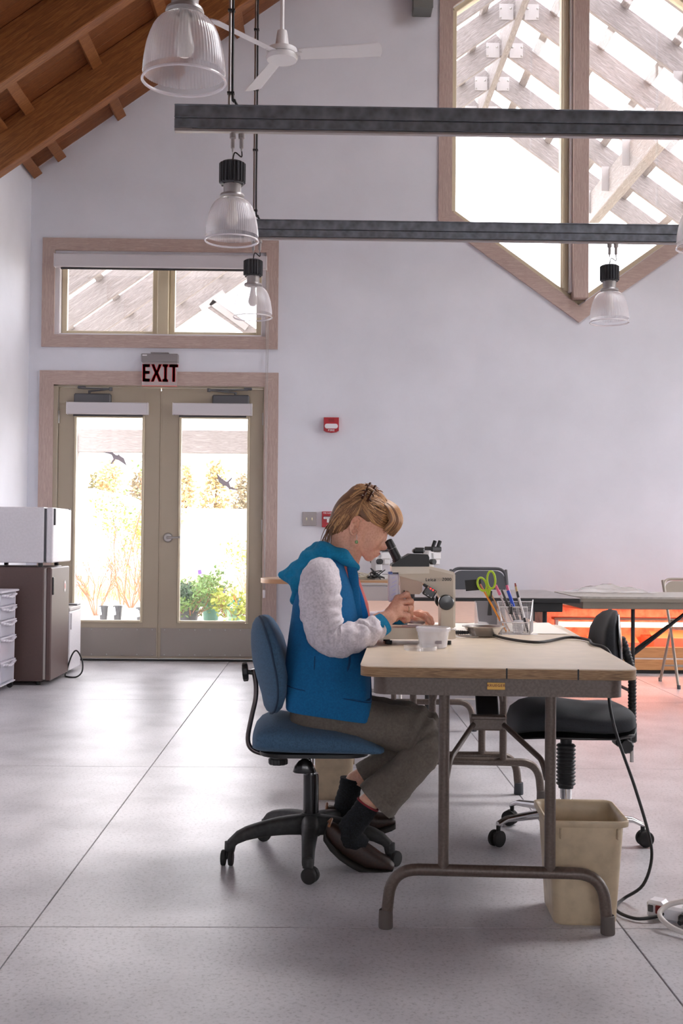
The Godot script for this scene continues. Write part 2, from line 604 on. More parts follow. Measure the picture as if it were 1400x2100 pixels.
func ceiling() -> void:
	var ce := struct("ceiling")
	var ang := atan(SL)
	# roof boarding; the far slope has an unseen skylight, placed to light floor and table
	var bas := [Basis(Vector3(0, 0, 1), ang), Basis(Vector3(0, 0, 1), -ang)]
	var piece := func(x0: float, x1: float, z0: float, z1: float, thick: float, lift: float, side: int) -> MB:
		var x := (x0 + x1) / 2
		return MB.new().box(Vector3((x1 - x0) / cos(ang), thick, z1 - z0), Transform3D(bas[side], Vector3(x, deck_y(x) + lift, (z0 + z1) / 2)), 0.004)
	var sk0 := 2.7
	var sk1 := 5.0
	var kz0 := -8.2
	var kz1 := -5.1
	var xe := 2 * RX - (WX0 - 0.2)
	part("roof_panel", piece.call(WX0 - 0.3, RX, WZ - 0.3, FZ + 0.3, 0.18, 0.16, 0), M.fir_deck, ce)
	for q in [[RX, sk0, WZ - 0.3, FZ + 0.3], [sk1, xe + 0.1, WZ - 0.3, FZ + 0.3], [sk0, sk1, WZ - 0.3, kz0], [sk0, sk1, kz1, FZ + 0.3]]:
		part("roof_panel", piece.call(q[0], q[1], q[2], q[3], 0.18, 0.16, 1), M.fir_deck, ce)
	part("unseen_skylight_pane", piece.call(sk0, sk1, kz0, kz1, 0.01, 0.2, 1), M.glass, ce)
	# tongue and groove deck boards running up the slope
	for k in int((FZ - WZ) / 0.18) + 1:
		var z := WZ + 0.09 + k * 0.18
		part("plank", piece.call(WX0 - 0.2, RX, z - 0.089, z + 0.089, 0.03, 0.02, 0), M.fir_deck, ce)
		if z > kz0 and z < kz1:
			part("plank", piece.call(RX, sk0, z - 0.089, z + 0.089, 0.03, 0.02, 1), M.fir_deck, ce)
			part("plank", piece.call(sk1, xe, z - 0.089, z + 0.089, 0.03, 0.02, 1), M.fir_deck, ce)
		else:
			part("plank", piece.call(RX, xe, z - 0.089, z + 0.089, 0.03, 0.02, 1), M.fir_deck, ce)
	# battens running along the room under the deck
	for s in 2:
		for k in 9:
			var x := -2.35 + 0.525 * k
			if s == 1:
				x = 2 * RX - x
				if x > sk0 and x < sk1: continue
			part("purlin", MB.new().box(Vector3(0.09, 0.07, FZ - WZ), Transform3D(Basis(Vector3(0, 0, 1), ang if s == 0 else -ang), Vector3(x, deck_y(x) - 0.042, (FZ + WZ) / 2)), 0.004), M.fir, ce)
	part("purlin", MB.new().box(Vector3(0.09, 0.07, FZ - WZ), Transform3D(Basis(Vector3(0, 0, 1), ang), Vector3(WX0 + 0.04, deck_y(WX0 + 0.04) - 0.042, (FZ + WZ) / 2)), 0.004), M.fir, ce)
	# rafters
	for s in 2:
		for k in 15:
			var z := -9.29 + 1.2 * k
			if z > FZ - 0.1: continue
			var x := (RX + WX0 - 0.36) / 2 if s == 0 else 2 * RX - (RX + WX0 - 0.36) / 2
			part("rafter", MB.new().box(Vector3((RX - WX0 + 0.36) / cos(ang), 0.315, 0.12), Transform3D(), 0.006), M.fir, ce).transform = Transform3D(Basis(Vector3(0, 0, 1), ang if s == 0 else -ang), Vector3(x, deck_y(x) - 0.195, z))
	part("ridge_beam", MB.new().bx(RX, deck_y(RX) - 0.42, (FZ + WZ) / 2, 0.14, 0.5, FZ - WZ, 0.006), M.fir, ce)

# casing boards round an opening, mitred: x0..x1, y0..y1 is the outside
func casing(o: Node3D, x0: float, y0: float, x1: float, y1: float, w: float, sides: String) -> void:
	var z := WZ + 0.011
	var t := 0.022
	if "t" in sides: part("casing_board", MB.new().prism(PackedVector2Array([Vector2(x0, y1), Vector2(x1, y1), Vector2(x1 - w, y1 - w), Vector2(x0 + w, y1 - w)]), t, T3(Vector3(0, 0, z))), M.oak, o)
	if "b" in sides: part("casing_board", MB.new().prism(PackedVector2Array([Vector2(x0, y0), Vector2(x1, y0), Vector2(x1 - w, y0 + w), Vector2(x0 + w, y0 + w)]), t, T3(Vector3(0, 0, z))), M.oak, o)
	var yb := y0 + (w if "b" in sides else 0.0)
	for s in 2:
		var xa := x0 if s == 0 else x1
		var xb := x0 + w if s == 0 else x1 - w
		part("casing_board", MB.new().prism(PackedVector2Array([Vector2(xa, y0), Vector2(xb, yb), Vector2(xb, y1 - w), Vector2(xa, y1)]), t, T3(Vector3(0, 0, z))), M.oak_v, o)

func back_door(called: String, dx: float) -> void:
	var o := struct(called, Vector3(dx, 0, 0))
	var z := WZ + 0.0
	casing(o, -2.5, 0.0, -0.39, 2.56, 0.125, "t")
	# jambs and head
	var f := MB.new()
	f.bx(-2.36, 1.222, z - 0.08, 0.045, 2.445, 0.18, 0.004)
	f.bx(-0.5, 1.222, z - 0.08, 0.045, 2.445, 0.18, 0.004)
	f.bx(-1.43, 2.44, z - 0.08, 1.9, 0.04, 0.18, 0.004)
	part("door_frame", f, M.taupe, o)
	part("threshold", MB.new().bx(-1.43, 0.008, z - 0.08, 1.82, 0.016, 0.18, 0.004), M.black, o)
	var zd := z - 0.035
	for s in 2:
		var x0 := -2.335 if s == 0 else -1.426
		var x1 := -1.434 if s == 0 else -0.524
		var gx0 := -2.195 if s == 0 else -1.268
		var gx1 := -1.572 if s == 0 else -0.64
		var y0 := 0.02
		var y1 := 2.415
		var gy0 := 0.335
		var gy1 := 2.17
		var lf := MB.new()
		lf.bx((x0 + gx0) / 2, (y0 + y1) / 2, zd, gx0 - x0, y1 - y0, 0.045, 0.003)
		lf.bx((x1 + gx1) / 2, (y0 + y1) / 2, zd, x1 - gx1, y1 - y0, 0.045, 0.003)
		lf.bx((gx0 + gx1) / 2, (y0 + gy0) / 2, zd, gx1 - gx0 + 0.004, gy0 - y0, 0.045, 0.0)
		lf.bx((gx0 + gx1) / 2, (y1 + gy1) / 2, zd, gx1 - gx0 + 0.004, y1 - gy1, 0.045, 0.0)
		var leaf := part("door_leaf", lf, M.taupe, o)
		var bead := MB.new()
		for q in [-1, 1]:
			bead.bx((gx0 + gx1) / 2 + q * ((gx1 - gx0) / 2 - 0.011), (gy0 + gy1) / 2, zd + 0.012, 0.022, gy1 - gy0, 0.04, 0.005)
			bead.bx((gx0 + gx1) / 2, (gy0 + gy1) / 2 + q * ((gy1 - gy0) / 2 - 0.011), zd + 0.012, gx1 - gx0 - 0.044, 0.022, 0.04, 0.005)
		part("glazing_bead", bead, M.taupe_light, leaf)
		part("pane", MB.new().bx((gx0 + gx1) / 2, (gy0 + gy1) / 2, zd, gx1 - gx0 - 0.04, gy1 - gy0 - 0.04, 0.006), M.glass, leaf)
		part("kick_plate", MB.new().bx((x0 + x1) / 2, 0.165, zd + 0.0235, x1 - x0 - 0.03, 0.25, 0.0022, 0.001), M.kick, leaf)
		for q in 7:
			for e in [0.055, 0.275]:
				part("screw", MB.new().lathe([Vector2(0, 0.002), Vector2(0.005, 0.0015), Vector2(0.006, 0)], 8, T3(Vector3(x0 + 0.05 + q * (x1 - x0 - 0.1) / 6, e, zd + 0.0246), Vector3(PI / 2, 0, 0))), M.steel, leaf)
		# door closer: box on the leaf and a folding arm to the head
		var cx := -2.03 if s == 0 else -0.81
		part("closer_body", MB.new().bx(cx, 2.315, zd + 0.05, 0.325, 0.085, 0.055, 0.01), M.dark_grey, leaf)
		var arm := MB.new()
		var a0 := -2.06 if s == 0 else -0.77
		var a1 := -2.13 if s == 0 else -0.66
		var a2 := -1.86 if s == 0 else -1.0
		arm.tube([Vector3(a0, 2.35, zd + 0.05), Vector3(a0, 2.385, zd + 0.05)], 0.012, 8)
		arm.bar(Vector3(a0, 2.378, zd + 0.055), Vector3(a2, 2.39, zd + 0.12), 0.02, 0.012)
		arm.bar(Vector3(a2, 2.395, zd + 0.12), Vector3(a1, 2.405, zd + 0.05), 0.016, 0.012)
		arm.tube([Vector3(a2, 2.375, zd + 0.12), Vector3(a2, 2.405, zd + 0.12)], 0.016, 8)
		arm.bx(a1, 2.415, zd + 0.04, 0.07, 0.022, 0.03, 0.004)
		part("closer_arm", arm, M.dark_grey, leaf)
		for hy in [0.3, 1.2, 2.15]:
			var hx := x0 + 0.002 if s == 0 else x1 - 0.002
			part("hinge", MB.new().tube([Vector3(hx, hy - 0.055, zd + 0.028), Vector3(hx, hy + 0.055, zd + 0.028)], 0.008, 8), M.steel, leaf)
		if s == 1:
			var hp := Vector3(-1.355, 1.09, zd + 0.023)
			var h := MB.new()
			h.lathe([Vector2(0, 0.018), Vector2(0.034, 0.016), Vector2(0.042, 0.008), Vector2(0.044, 0)], 24, T3(hp, Vector3(PI / 2, 0, 0)))
			h.tube(fillet([hp, hp + Vector3(0, 0, 0.06), hp + Vector3(0.115, 0.004, 0.06)], 0.02), [0.012, 0.012, 0.012, 0.012, 0.011, 0.011, 0.011, 0.009], 10)
			part("lever_handle", h, M.steel, leaf)
			part("astragal", MB.new().bx(x0 - 0.001, 1.2, zd + 0.0245, 0.012, 2.38, 0.004), M.taupe, leaf)

func transom(called: String, dx: float) -> void:
	var o := struct(called, Vector3(dx, 0, 0))
	casing(o, -2.49, 2.77, -0.4, 3.74, 0.11, "tb")
	var y0 := 2.875
	var y1 := 3.6
	var f := MB.new()
	var zf := WZ - 0.1
	for q in [[-2.365, 0.05], [-0.525, 0.05]]: f.bx(q[0], (y0 + y1) / 2, zf, q[1], y1 - y0, 0.16, 0.004)
	f.bx(-1.445, y0 + 0.012, zf, 1.8, 0.026, 0.16, 0.004)
	f.bx(-1.445, y1 - 0.012, zf, 1.8, 0.026, 0.16, 0.004)
	part("window_frame", f, M.white_plastic, o)
	part("mullion", MB.new().bx(-1.428, (y0 + y1) / 2, zf + 0.01, 0.1, y1 - y0, 0.12, 0.006), M.taupe_light, o)
	for s in 2:
		var x0 := -2.34 if s == 0 else -1.378
		var x1 := -1.478 if s == 0 else -0.55
		var g := MB.new()
		for q in [-1, 1]:
			g.bx((x0 + x1) / 2 + q * ((x1 - x0) / 2 - 0.025), (y0 + y1) / 2, zf - 0.02, 0.05, y1 - y0 - 0.04, 0.06, 0.006)
			g.bx((x0 + x1) / 2, (y0 + y1) / 2 + q * ((y1 - y0) / 2 - 0.04), zf - 0.02, x1 - x0 - 0.1, 0.04, 0.06, 0.006)
		var sash := part("sash", g, M.taupe_light, o)
		part("pane", MB.new().bx((x0 + x1) / 2, (y0 + y1) / 2, zf - 0.02, x1 - x0 - 0.09, y1 - y0 - 0.1, 0.006), M.glass, sash)

func gable_window() -> void:
	var o := struct("window_2")
	# casing: left and right uprights, chevrons below and above, a wide centre post
	var z := WZ + 0.011
	var q := func(a: Vector2, b: Vector2, c: Vector2, d: Vector2, m: Material) -> void:
		part("casing_board", MB.new().prism(PackedVector2Array([a, b, c, d]), 0.022, T3(Vector3(0, 0, z))), m, o)
	var w := 0.12
	for s in [1.0, -1.0]:
		var X := func(x: float) -> float: return RX + s * (x - RX)
		q.call(Vector2(X.call(1.02), 3.94), Vector2(X.call(1.02 + w), 4.02), Vector2(X.call(1.02 + w), 5.87), Vector2(X.call(1.02), 5.95), M.oak_v)
		q.call(Vector2(X.call(1.02), 3.94), Vector2(RX, 3.04), Vector2(RX, 3.19), Vector2(X.call(1.02 + w), 4.02), M.oak)
		q.call(Vector2(X.call(1.02), 5.95), Vector2(RX, 6.85), Vector2(RX, 6.7), Vector2(X.call(1.02 + w), 5.87), M.oak)
		# beige frame set back in the opening, following the outline
		var outl := [Vector3(X.call(1.155), 4.03, WZ - 0.09), Vector3(RX, 3.22, WZ - 0.09), Vector3(RX, 6.67, WZ - 0.09), Vector3(X.call(1.155), 5.86, WZ - 0.09)]
		var f := MB.new()
		f.bar(outl[0], outl[1], 0.12, 0.05, Vector3.UP, 0.006)
		f.bar(outl[2], outl[3], 0.12, 0.05, Vector3.UP, 0.006)
		f.bar(outl[3], outl[0], 0.05, 0.12, Vector3(0, 0, 1), 0.006)
		part("window_frame", f, M.taupe_light, o)
		part("pane", MB.new().prism(PackedVector2Array([Vector2(X.call(1.15), 4.03), Vector2(RX + s * -0.02, 3.24), Vector2(RX + s * -0.02, 6.65), Vector2(X.call(1.15), 5.86)]), 0.006, T3(Vector3(0, 0, WZ - 0.1))), M.glass, o)
	part("centre_post", MB.new().bx(RX, 4.945, WZ + 0.0, 0.132, 3.4, 0.2, 0.004), M.oak_v, o)
	var st := MB.new()
	st.bx(RX - 0.11, 4.95, WZ - 0.09, 0.09, 3.25, 0.12, 0.01)
	st.bx(RX - 0.135, 4.95, WZ - 0.02, 0.02, 3.2, 0.03, 0.006)
	part("post_stop", st, M.taupe_light, o)
	part("post_lining", MB.new().bx(RX - 0.078, 4.95, WZ - 0.05, 0.022, 3.28, 0.16, 0.003), M.white_plastic, o)

# ---------------------------------------------------------------- outside the doors
func twig(b: MB, a: Vector3, dir: Vector3, len: float, r: float, depth: int, tips: Array) -> void:
	var mid := a + dir * len * 0.5 + Vector3(rng.randf_range(-1, 1), rng.randf_range(-0.3, 0.6), rng.randf_range(-1, 1)) * len * 0.08
	var e := a + dir * len
	b.tube([a, mid, e], [r, r * 0.8, r * 0.6], 4, false)
	tips.append(mid)
	tips.append(e)
	if depth <= 0: return
	for k in 3:
		var d := (dir + Vector3(rng.randf_range(-0.7, 0.7), rng.randf_range(-0.1, 0.6), rng.randf_range(-0.7, 0.7))).normalized()
		twig(b, mid if k == 0 else e, d, len * rng.randf_range(0.5, 0.75), r * 0.6, depth - 1, tips)

func leaf(b: MB, at: Vector3, size: float) -> void:
	var d := Vector3(rng.randf_range(-1, 1), rng.randf_range(-0.4, 1.0), rng.randf_range(-1, 1)).normalized()
	var s := d.cross(Vector3(rng.randf_range(-1, 1), 1, rng.randf_range(-1, 1))).normalized() * size * 0.32
	var n := s.cross(d).normalized() * size * 0.08
	var v := PackedVector3Array([at, at + d * size * 0.45 + s + n, at + d * size, at + d * size * 0.45 - s + n, at + d * size * 0.5 - n * 0.4])
	b.add(v, PackedInt32Array([0, 4, 1, 1, 4, 2, 2, 4, 3, 3, 4, 0]), false, Transform3D(), PackedVector2Array(), false)

func plant(called: String, label: String, category: String, at: Vector3, h: float, spread: float, stems: int, depth: int, leaves: int, lsize: float, stem_m: Material, leaf_m: Material, group := "") -> Node3D:
	var o := thing(called, label, category, at, 0.0, group)
	var b := MB.new()
	var tips := []
	for k in stems:
		var a := TAU * k / stems + rng.randf() * 0.7
		var d := Vector3(cos(a) * spread, 1.0, sin(a) * spread).normalized()
		twig(b, Vector3(cos(a), 0, sin(a)) * 0.03, d, h * rng.randf_range(0.38, 0.5), 0.006 + h * 0.003, depth, tips)
	part("stems", b, stem_m, o)
	if leaves:
		var f := MB.new()
		for k in leaves:
			var t: Vector3 = tips[rng.randi() % tips.size()]
			if t.y < h * 0.15: continue
			leaf(f, t + Vector3(rng.randf_range(-1, 1), rng.randf_range(-1, 1), rng.randf_range(-1, 1)) * lsize, lsize * rng.randf_range(0.6, 1.2))
		part("foliage", f, leaf_m, o).set_meta("kind", "stuff")
	return o

func pot(o: Node3D, r: float, h: float, m: Material) -> void:
	part("pot", MB.new().lathe([Vector2(0, 0.004), Vector2(r * 0.8, 0.004), Vector2(r, h - 0.02), Vector2(r * 1.07, h - 0.02), Vector2(r * 1.07, h), Vector2(r * 0.95, h), Vector2(r * 0.9, h - 0.04), Vector2(0, h - 0.04)], 18), m, o)

func outdoors() -> void:
	M.ground = mat(Color.WHITE, 0.9, 0.0, noise_tex(0.02, [[0.0, rgb(118, 112, 94)], [0.5, rgb(138, 130, 110)], [1.0, rgb(154, 146, 126)]], 512, FastNoiseLite.TYPE_SIMPLEX_SMOOTH, 5, 0.0, 71), Vector3.ONE * 0.25, null, 0.0, true)
	M.gravel = mat(Color.WHITE, 0.9, 0.0, noise_tex(0.08, [[0.0, rgb(150, 140, 126)], [0.5, rgb(188, 178, 164)], [1.0, rgb(210, 202, 190)]], 512, FastNoiseLite.TYPE_CELLULAR, 3, 0.0, 72), Vector3.ONE * 0.8, null, 0.0, true)
	var gr := part("ground", MB.new().bx(0, -0.35, -20, 240, 0.5, 240), M.ground, self)
	gr.set_meta("kind", "structure")
	var pt := part("path_gravel", MB.new().bx(1.0, -0.085, -14.0, 14.0, 0.05, 6.4), M.gravel, self)
	pt.set_meta("kind", "structure")
	pergola()
	# white plastic-covered growing sheds
	M.sheet = mat(rgb(236, 236, 238), 0.5)
	var sh := thing("polytunnel", "long white growing shed with sloping roof end beyond the doors", "shed", Vector3(-10.5, -0.1, -40))
	part("shell", MB.new().prism(PackedVector2Array([Vector2(-9, 0), Vector2(4.6, 0), Vector2(4.6, 2.1), Vector2(3.5, 2.68), Vector2(-9, 2.68)]), 8.0), M.sheet, sh)
	part("end_trim", MB.new().bar(Vector3(3.5, 2.69, 4.02), Vector3(4.62, 2.1, 4.02), 0.04, 0.06), M.weathered, sh)
	var sl := thing("polytunnel", "low white growing shed below the far treeline", "shed", Vector3(2.2, -0.1, -41.5))
	part("shell", MB.new().prism(PackedVector2Array([Vector2(-7.6, 0), Vector2(9, 0), Vector2(9, 1.9), Vector2(8.6, 2.14), Vector2(-7.6, 2.14)]), 7.0), M.sheet, sl)
	# far trees
	var cols := [rgb(178, 158, 108), rgb(150, 142, 98), rgb(196, 170, 122), rgb(160, 146, 118)]
	M.bark = mat(rgb(120, 92, 70), 0.85)
	M.twigs = mat(rgb(158, 104, 74), 0.8)
	for k in 4:
		M["far%d" % k] = mat(cols[k], 0.8)
	var places := [[-22.0, 3.2, 0], [-20.4, 3.6, 2], [-18.6, 3.2, 1], [-17.0, 3.4, 2], [-14.2, 4.6, 0], [-12.6, 4.1, 1], [-11.2, 4.6, 2], [-9.9, 4.3, 3], [-8.5, 5.0, 1], [-7.2, 4.3, 2], [-5.8, 4.8, 0], [-4.4, 4.2, 3]]
	var words := ["pale yellow-green", "olive green", "straw coloured", "greyish"]
	for k in places.size():
		var q: Array = places[k]
		tree(Vector3(q[0], -0.1, -62.0 - (k % 3) * 2.0), q[1] + 0.6, q[2], "%s tree, %s from the left in the far treeline" % [words[q[2]], ["first", "second", "third", "fourth", "fifth", "sixth", "seventh", "eighth", "ninth", "tenth", "eleventh", "twelfth"][k]])
	M.leaf_y = mat(rgb(150, 160, 60), 0.6)
	M.leaf_g = mat(rgb(96, 128, 62), 0.6)
	M.leaf_d = mat(rgb(64, 92, 60), 0.6)
	M.leaf_t = mat(rgb(196, 160, 110), 0.7)
	for m in [M.leaf_y, M.leaf_g, M.leaf_t]:
		m.backlight_enabled = true
		m.backlight = Color(0.25, 0.25, 0.1)
	plant("shrub", "twiggy reddish brown shrub outside the door next to the fridges", "shrub", Vector3(-3.284, -0.06, -16.625) + Vector3(0, 0, -0.6), 1.15, 0.5, 7, 3, 260, 0.035, M.twigs, M.leaf_t, "bare shrubs outside the doors")
	plant("shrub", "tangled bare brown shrub behind the two small black pots", "shrub", Vector3(-3.093, -0.06, -17.279) + Vector3(0.0, 0, -1.9), 1.05, 0.5, 8, 3, 420, 0.035, M.twigs, M.leaf_t, "bare shrubs outside the doors")
	plant("shrub", "low straw coloured shrub at the edge of the first door pane", "shrub", Vector3(-2.636, -0.06, -17.331) + Vector3(0, 0, -0.5), 0.95, 0.4, 6, 3, 300, 0.03, M.twigs, M.leaf_y, "bare shrubs outside the doors")
	plant("sapling", "slender young tree with a reddish trunk and sparse leaves", "tree", Vector3(-3.383, -0.06, -20.045), 2.5, 0.16, 2, 3, 240, 0.07, M.twigs, M.leaf_g)
	plant("shrub", "yellow-green flowering bush beyond the sapling", "shrub", Vector3(-4.065, -0.06, -25.632), 2.0, 0.55, 7, 3, 900, 0.09, M.twigs, M.leaf_y)
	plant("shrub", "pale green bush far out beside the door lever", "shrub", Vector3(-1.575, -0.06, -24.89), 1.2, 0.5, 6, 3, 500, 0.07, M.twigs, M.leaf_y)
	M.pot_black = mat(rgb(40, 40, 44), 0.5)
	M.pot_green = mat(rgb(150, 190, 150), 0.5)
	M.pot_dark = mat(rgb(40, 90, 70), 0.5)
	M.tag = mat(rgb(220, 228, 238), 0.5)
	var k2 := 0
	for q in [[212, 1272, 0.062, "small black nursery pot with white tag, on the left"], [241, 1272, 0.062, "small black nursery pot with white tag, middle of three"], [288, 1278, 0.075, "small black nursery pot cut off by the door stile"]]:
		var gp: Vector3 = [Vector3(-2.997, -0.06, -16.259), Vector3(-2.805, -0.06, -16.279), Vector3(-2.424, -0.06, -15.939)][k2]
		var o := thing("nursery_pot", q[3], "pot", gp, 0.0, "black pots outside the doors")
		pot(o, q[2], 0.2, M.pot_black)
		part("plant_tag", MB.new().box(Vector3(0.045, 0.11, 0.003), T3(Vector3(-0.04, 0.13, 0.07), Vector3(-0.2, -0.2, 0.25))), M.tag, o)
		k2 += 1
	var big := plant("potted_shrub", "large bushy green potted shrub with a purple tag outside the doors", "plant", Vector3(-1.763, -0.06, -15.641) + Vector3(0, 0, 0.0), 0.82, 0.85, 12, 2, 3400, 0.055, M.twigs, M.leaf_g)
	pot(big, 0.15, 0.24, M.pot_black)
	part("foliage_low", foliage_ball(Vector3(-0.05, 0.36, 0.05), Vector3(0.26, 0.2, 0.22), 1500, 0.05), M.leaf_d, big).set_meta("kind", "stuff")
	part("plant_tag", MB.new().box(Vector3(0.05, 0.06, 0.003), T3(Vector3(0.17, 0.7, 0.2), Vector3(0, 0.3, 0.2))), mat(rgb(120, 80, 220), 0.5), big)
	var g2 := thing("potted_shrub", "dark green nursery pot behind the large bushy shrub", "plant", Vector3(-1.551, -0.06, -15.663) + Vector3(0.02, 0, -0.75))
	pot(g2, 0.13, 0.3, M.pot_dark)
	var lp := plant("potted_shrub", "pale green lettered pot with a leafy plant and coloured tags", "plant", Vector3(-1.145, -0.06, -15.439), 0.48, 0.7, 9, 2, 420, 0.085, M.twigs, M.leaf_y)
	pot(lp, 0.115, 0.22, M.pot_green)
	var tm := TextMesh.new()
	tm.text = "NATIVE\nPLANTS"
	tm.font_size = 16
	tm.pixel_size = 0.0025
	tm.depth = 0.002
	inst("pot_lettering", tm, M.pot_dark, lp, T3(Vector3(0.02, 0.11, 0.112), Vector3(-0.1, 0, 0)))
	for q in [[rgb(235, 120, 60), 0.03, 0.34, 0.4], [rgb(60, 130, 200), 0.07, 0.3, -0.3], [rgb(40, 170, 160), -0.02, 0.3, -0.9]]:
		part("plant_tag", MB.new().box(Vector3(0.025, 0.12, 0.002), T3(Vector3(q[1], q[2], 0.08), Vector3(0, 0, q[3]))), mat(q[0], 0.5), lp)
	solo("plant_tag", MB.new().bx(0, 0.3, 0, 0.022, 0.11, 0.003).bx(0, 0.14, 0, 0.008, 0.28, 0.003), mat(rgb(110, 70, 210), 0.5), "purple tag on a stake standing between the two potted shrubs", "tag", Vector3(-1.575, -0.06, -19.155))
	# straw and dead stalks between the shrubs
	var st := MB.new()
	for k in 900:
		var p := Vector3(rng.randf_range(-5.4, -1.4), -0.06, rng.randf_range(-23.0, -20.8))
		var d := Vector3(rng.randf_range(-0.5, 0.5), 1, rng.randf_range(-0.5, 0.5)) * rng.randf_range(0.15, 0.5)
		st.tube([p, p + d * 0.6, p + d + Vector3(d.x, -0.03, d.z) * 0.3], [0.004, 0.003, 0.0015], 3, false)
	var so := solo("dry_grass", st, mat(rgb(190, 140, 96), 0.8), "dry straw coloured grass stalks around the shrubs outside", "grass")
	so.set_meta("kind", "stuff")

func foliage_ball(c: Vector3, r: Vector3, n: int, s: float) -> MB:
	var f := MB.new()
	for k in n:
		var d := Vector3(rng.randfn(), rng.randfn(), rng.randfn()).normalized() * pow(rng.randf(), 0.4)
		leaf(f, c + d * r, s * rng.randf_range(0.6, 1.2))
	return f

func tree(at: Vector3, h: float, k: int, label: String) -> void:
	var o := thing("tree", label, "tree", at, 0.0, "far treeline")
	part("trunk", MB.new().tube([Vector3.ZERO, Vector3(0.05, h * 0.5, 0), Vector3(0, h * 0.9, 0)], [0.12, 0.08, 0.03], 6), M.bark, o)
	var f := MB.new()
	for q in 5:
		var cy := h * (0.45 + 0.11 * q)
		var r := h * 0.2 * (1.0 - 0.13 * q) * rng.randf_range(0.8, 1.2)
		for j in 170:
			var d := Vector3(rng.randfn(), rng.randfn(), rng.randfn()).normalized() * pow(rng.randf(), 0.35)
			leaf(f, Vector3(rng.randf_range(-0.2, 0.2), cy, 0) + d * Vector3(r, h * 0.13, r), 0.28)
	part("crown", f, M["far%d" % k], o).set_meta("kind", "stuff")

func pergola() -> void:
	var o := thing("pergola", "weathered grey timber porch roof with clear panels outside the windows", "pergola")
	var z0 := -10.75
	var zs := []
	for k in 6: zs.append(-11.52 - 1.09 * k)
	var zend: float = zs[-1]
	var ang := atan(SL)
	var ry := 7.25
	M.poly = mat(Color(0.97, 0.98, 1.0, 0.35), 0.5)
	M.poly.transparency = BaseMaterial3D.TRANSPARENCY_ALPHA
	M.plate = mat(rgb(166, 160, 160), 0.5)
	part("ridge_board", MB.new().bx(RX, ry + 0.2, (z0 + zend) / 2, 0.08, 0.4, z0 - zend + 0.2, 0.006), M.weathered_z, o)
	var low := 4.9
	for s in [-1.0, 1.0]:
		var basis := Basis(Vector3(0, 0, 1), ang if s < 0 else -ang)
		var reach := 5.9
		for z in zs:
			var x: float = RX + s * (reach / 2 + 0.03)
			var y: float = ry + 0.2 - SL * (reach / 2)
			part("rafter", MB.new().box(Vector3(reach / cos(ang), 0.27, 0.06), Transform3D(), 0.005), M.weathered, o).transform = Transform3D(basis, Vector3(x, y, z))
			# hanger plate at the ridge
			var pl := part("hanger_plate", MB.new().bx(RX + s * 0.15, ry + 0.09, z + 0.036, 0.17, 0.19, 0.006, 0.002), M.plate, o)
			part("bolt", MB.new().ball(Vector3.ONE * 0.014, T3(Vector3(RX + s * 0.22, ry + 0.13, z + 0.04)), 8, 5), M.steel, pl)
			part("bolt", MB.new().ball(Vector3.ONE * 0.014, T3(Vector3(RX + s * 0.1, ry + 0.13, z + 0.04)), 8, 5), M.steel, pl)
			part("bolt", MB.new().ball(Vector3.ONE * 0.014, T3(Vector3(RX + s * 0.22, ry + 0.02, z + 0.04)), 8, 5), M.steel, pl)
		# battens over the rafters and the clear sheets on top
		for k in 10:
			var bx: float = RX + s * (0.42 + 0.56 * k)
			if absf(bx - RX) > reach: continue
			part("batten", MB.new().box(Vector3(0.1, 0.045, z0 - zend + 0.3), Transform3D(basis, Vector3(bx, ry + 0.2 + 0.19 - SL * absf(bx - RX), (z0 + zend) / 2)), 0.004), M.weathered_z, o)
		part("clear_sheet", MB.new().box(Vector3(reach / cos(ang), 0.006, z0 - zend + 0.4), Transform3D(basis, Vector3(RX + s * reach / 2, ry + 0.2 + 0.24 - SL * reach / 2, (z0 + zend) / 2))), M.poly, o)
	# heavy beam under the right-hand slope, and its hanger plates
	part("beam", MB.new().bx(3.97, 5.98, (z0 + zend) / 2, 0.16, 0.42, z0 - zend + 0.2, 0.008), M.weathered_z, o)
	for z in zs:
		part("hanger_plate", MB.new().bx(3.84, 6.05, z + 0.036, 0.1, 0.34, 0.006, 0.002), M.plate, o)
	# tie beam across the far end, posts, and a knee brace with its gusset
	part("tie_beam", MB.new().bx(1.5, 2.48, zend, 12.0, 0.335, 0.12, 0.008), M.weathered, o)
	for x in [-3.6, 3.97, 7.4]:
		part("post", MB.new().bx(x, 1.25, zend, 0.16, 2.62, 0.16, 0.008), M.weathered_z, o)
		part("post", MB.new().bx(x, 2.4, z0 - 0.02, 0.14, 4.9, 0.14, 0.008), M.weathered_z, o)
	part("knee_brace", MB.new().bar(Vector3(-1.66, 4.5, zend + 0.05), Vector3(-0.45, 3.68, zend + 0.05), 0.06, 0.15, Vector3.UP, 0.006), M.weathered, o)
	var gu := MB.new()
	gu.box(Vector3(0.42, 0.1, 0.008), T3(Vector3(-1.6, 4.52, zend + 0.09), Vector3(0, 0, ang)))
	gu.bar(Vector3(-1.62, 4.5, zend + 0.09), Vector3(-1.1, 4.13, zend + 0.09), 0.008, 0.09)
	part("gusset_plate", gu, M.plate, o)


# ---------------------------------------------------------------- overhead and on the walls
func text_part(called: String, txt: String, h: float, m: Material, parent: Node, at: Vector3, sx := 1.0, turn := Vector3.ZERO, depth := 0.001, bold := false) -> MeshInstance3D:
	var t := TextMesh.new()
	var f := SystemFont.new()
	f.font_names = PackedStringArray(["Droid Sans"])
	if bold: f.font_weight = 700
	t.font = f
	t.text = txt
	t.font_size = 32
	t.pixel_size = h / 23.0
	t.depth = depth
	t.curve_step = 1.0
	var b := Basis.from_euler(turn) * Basis.from_scale(Vector3(sx, 1, 1))
	return inst(called, t, m, parent, Transform3D(b, at))

var pendant_meshes := {}

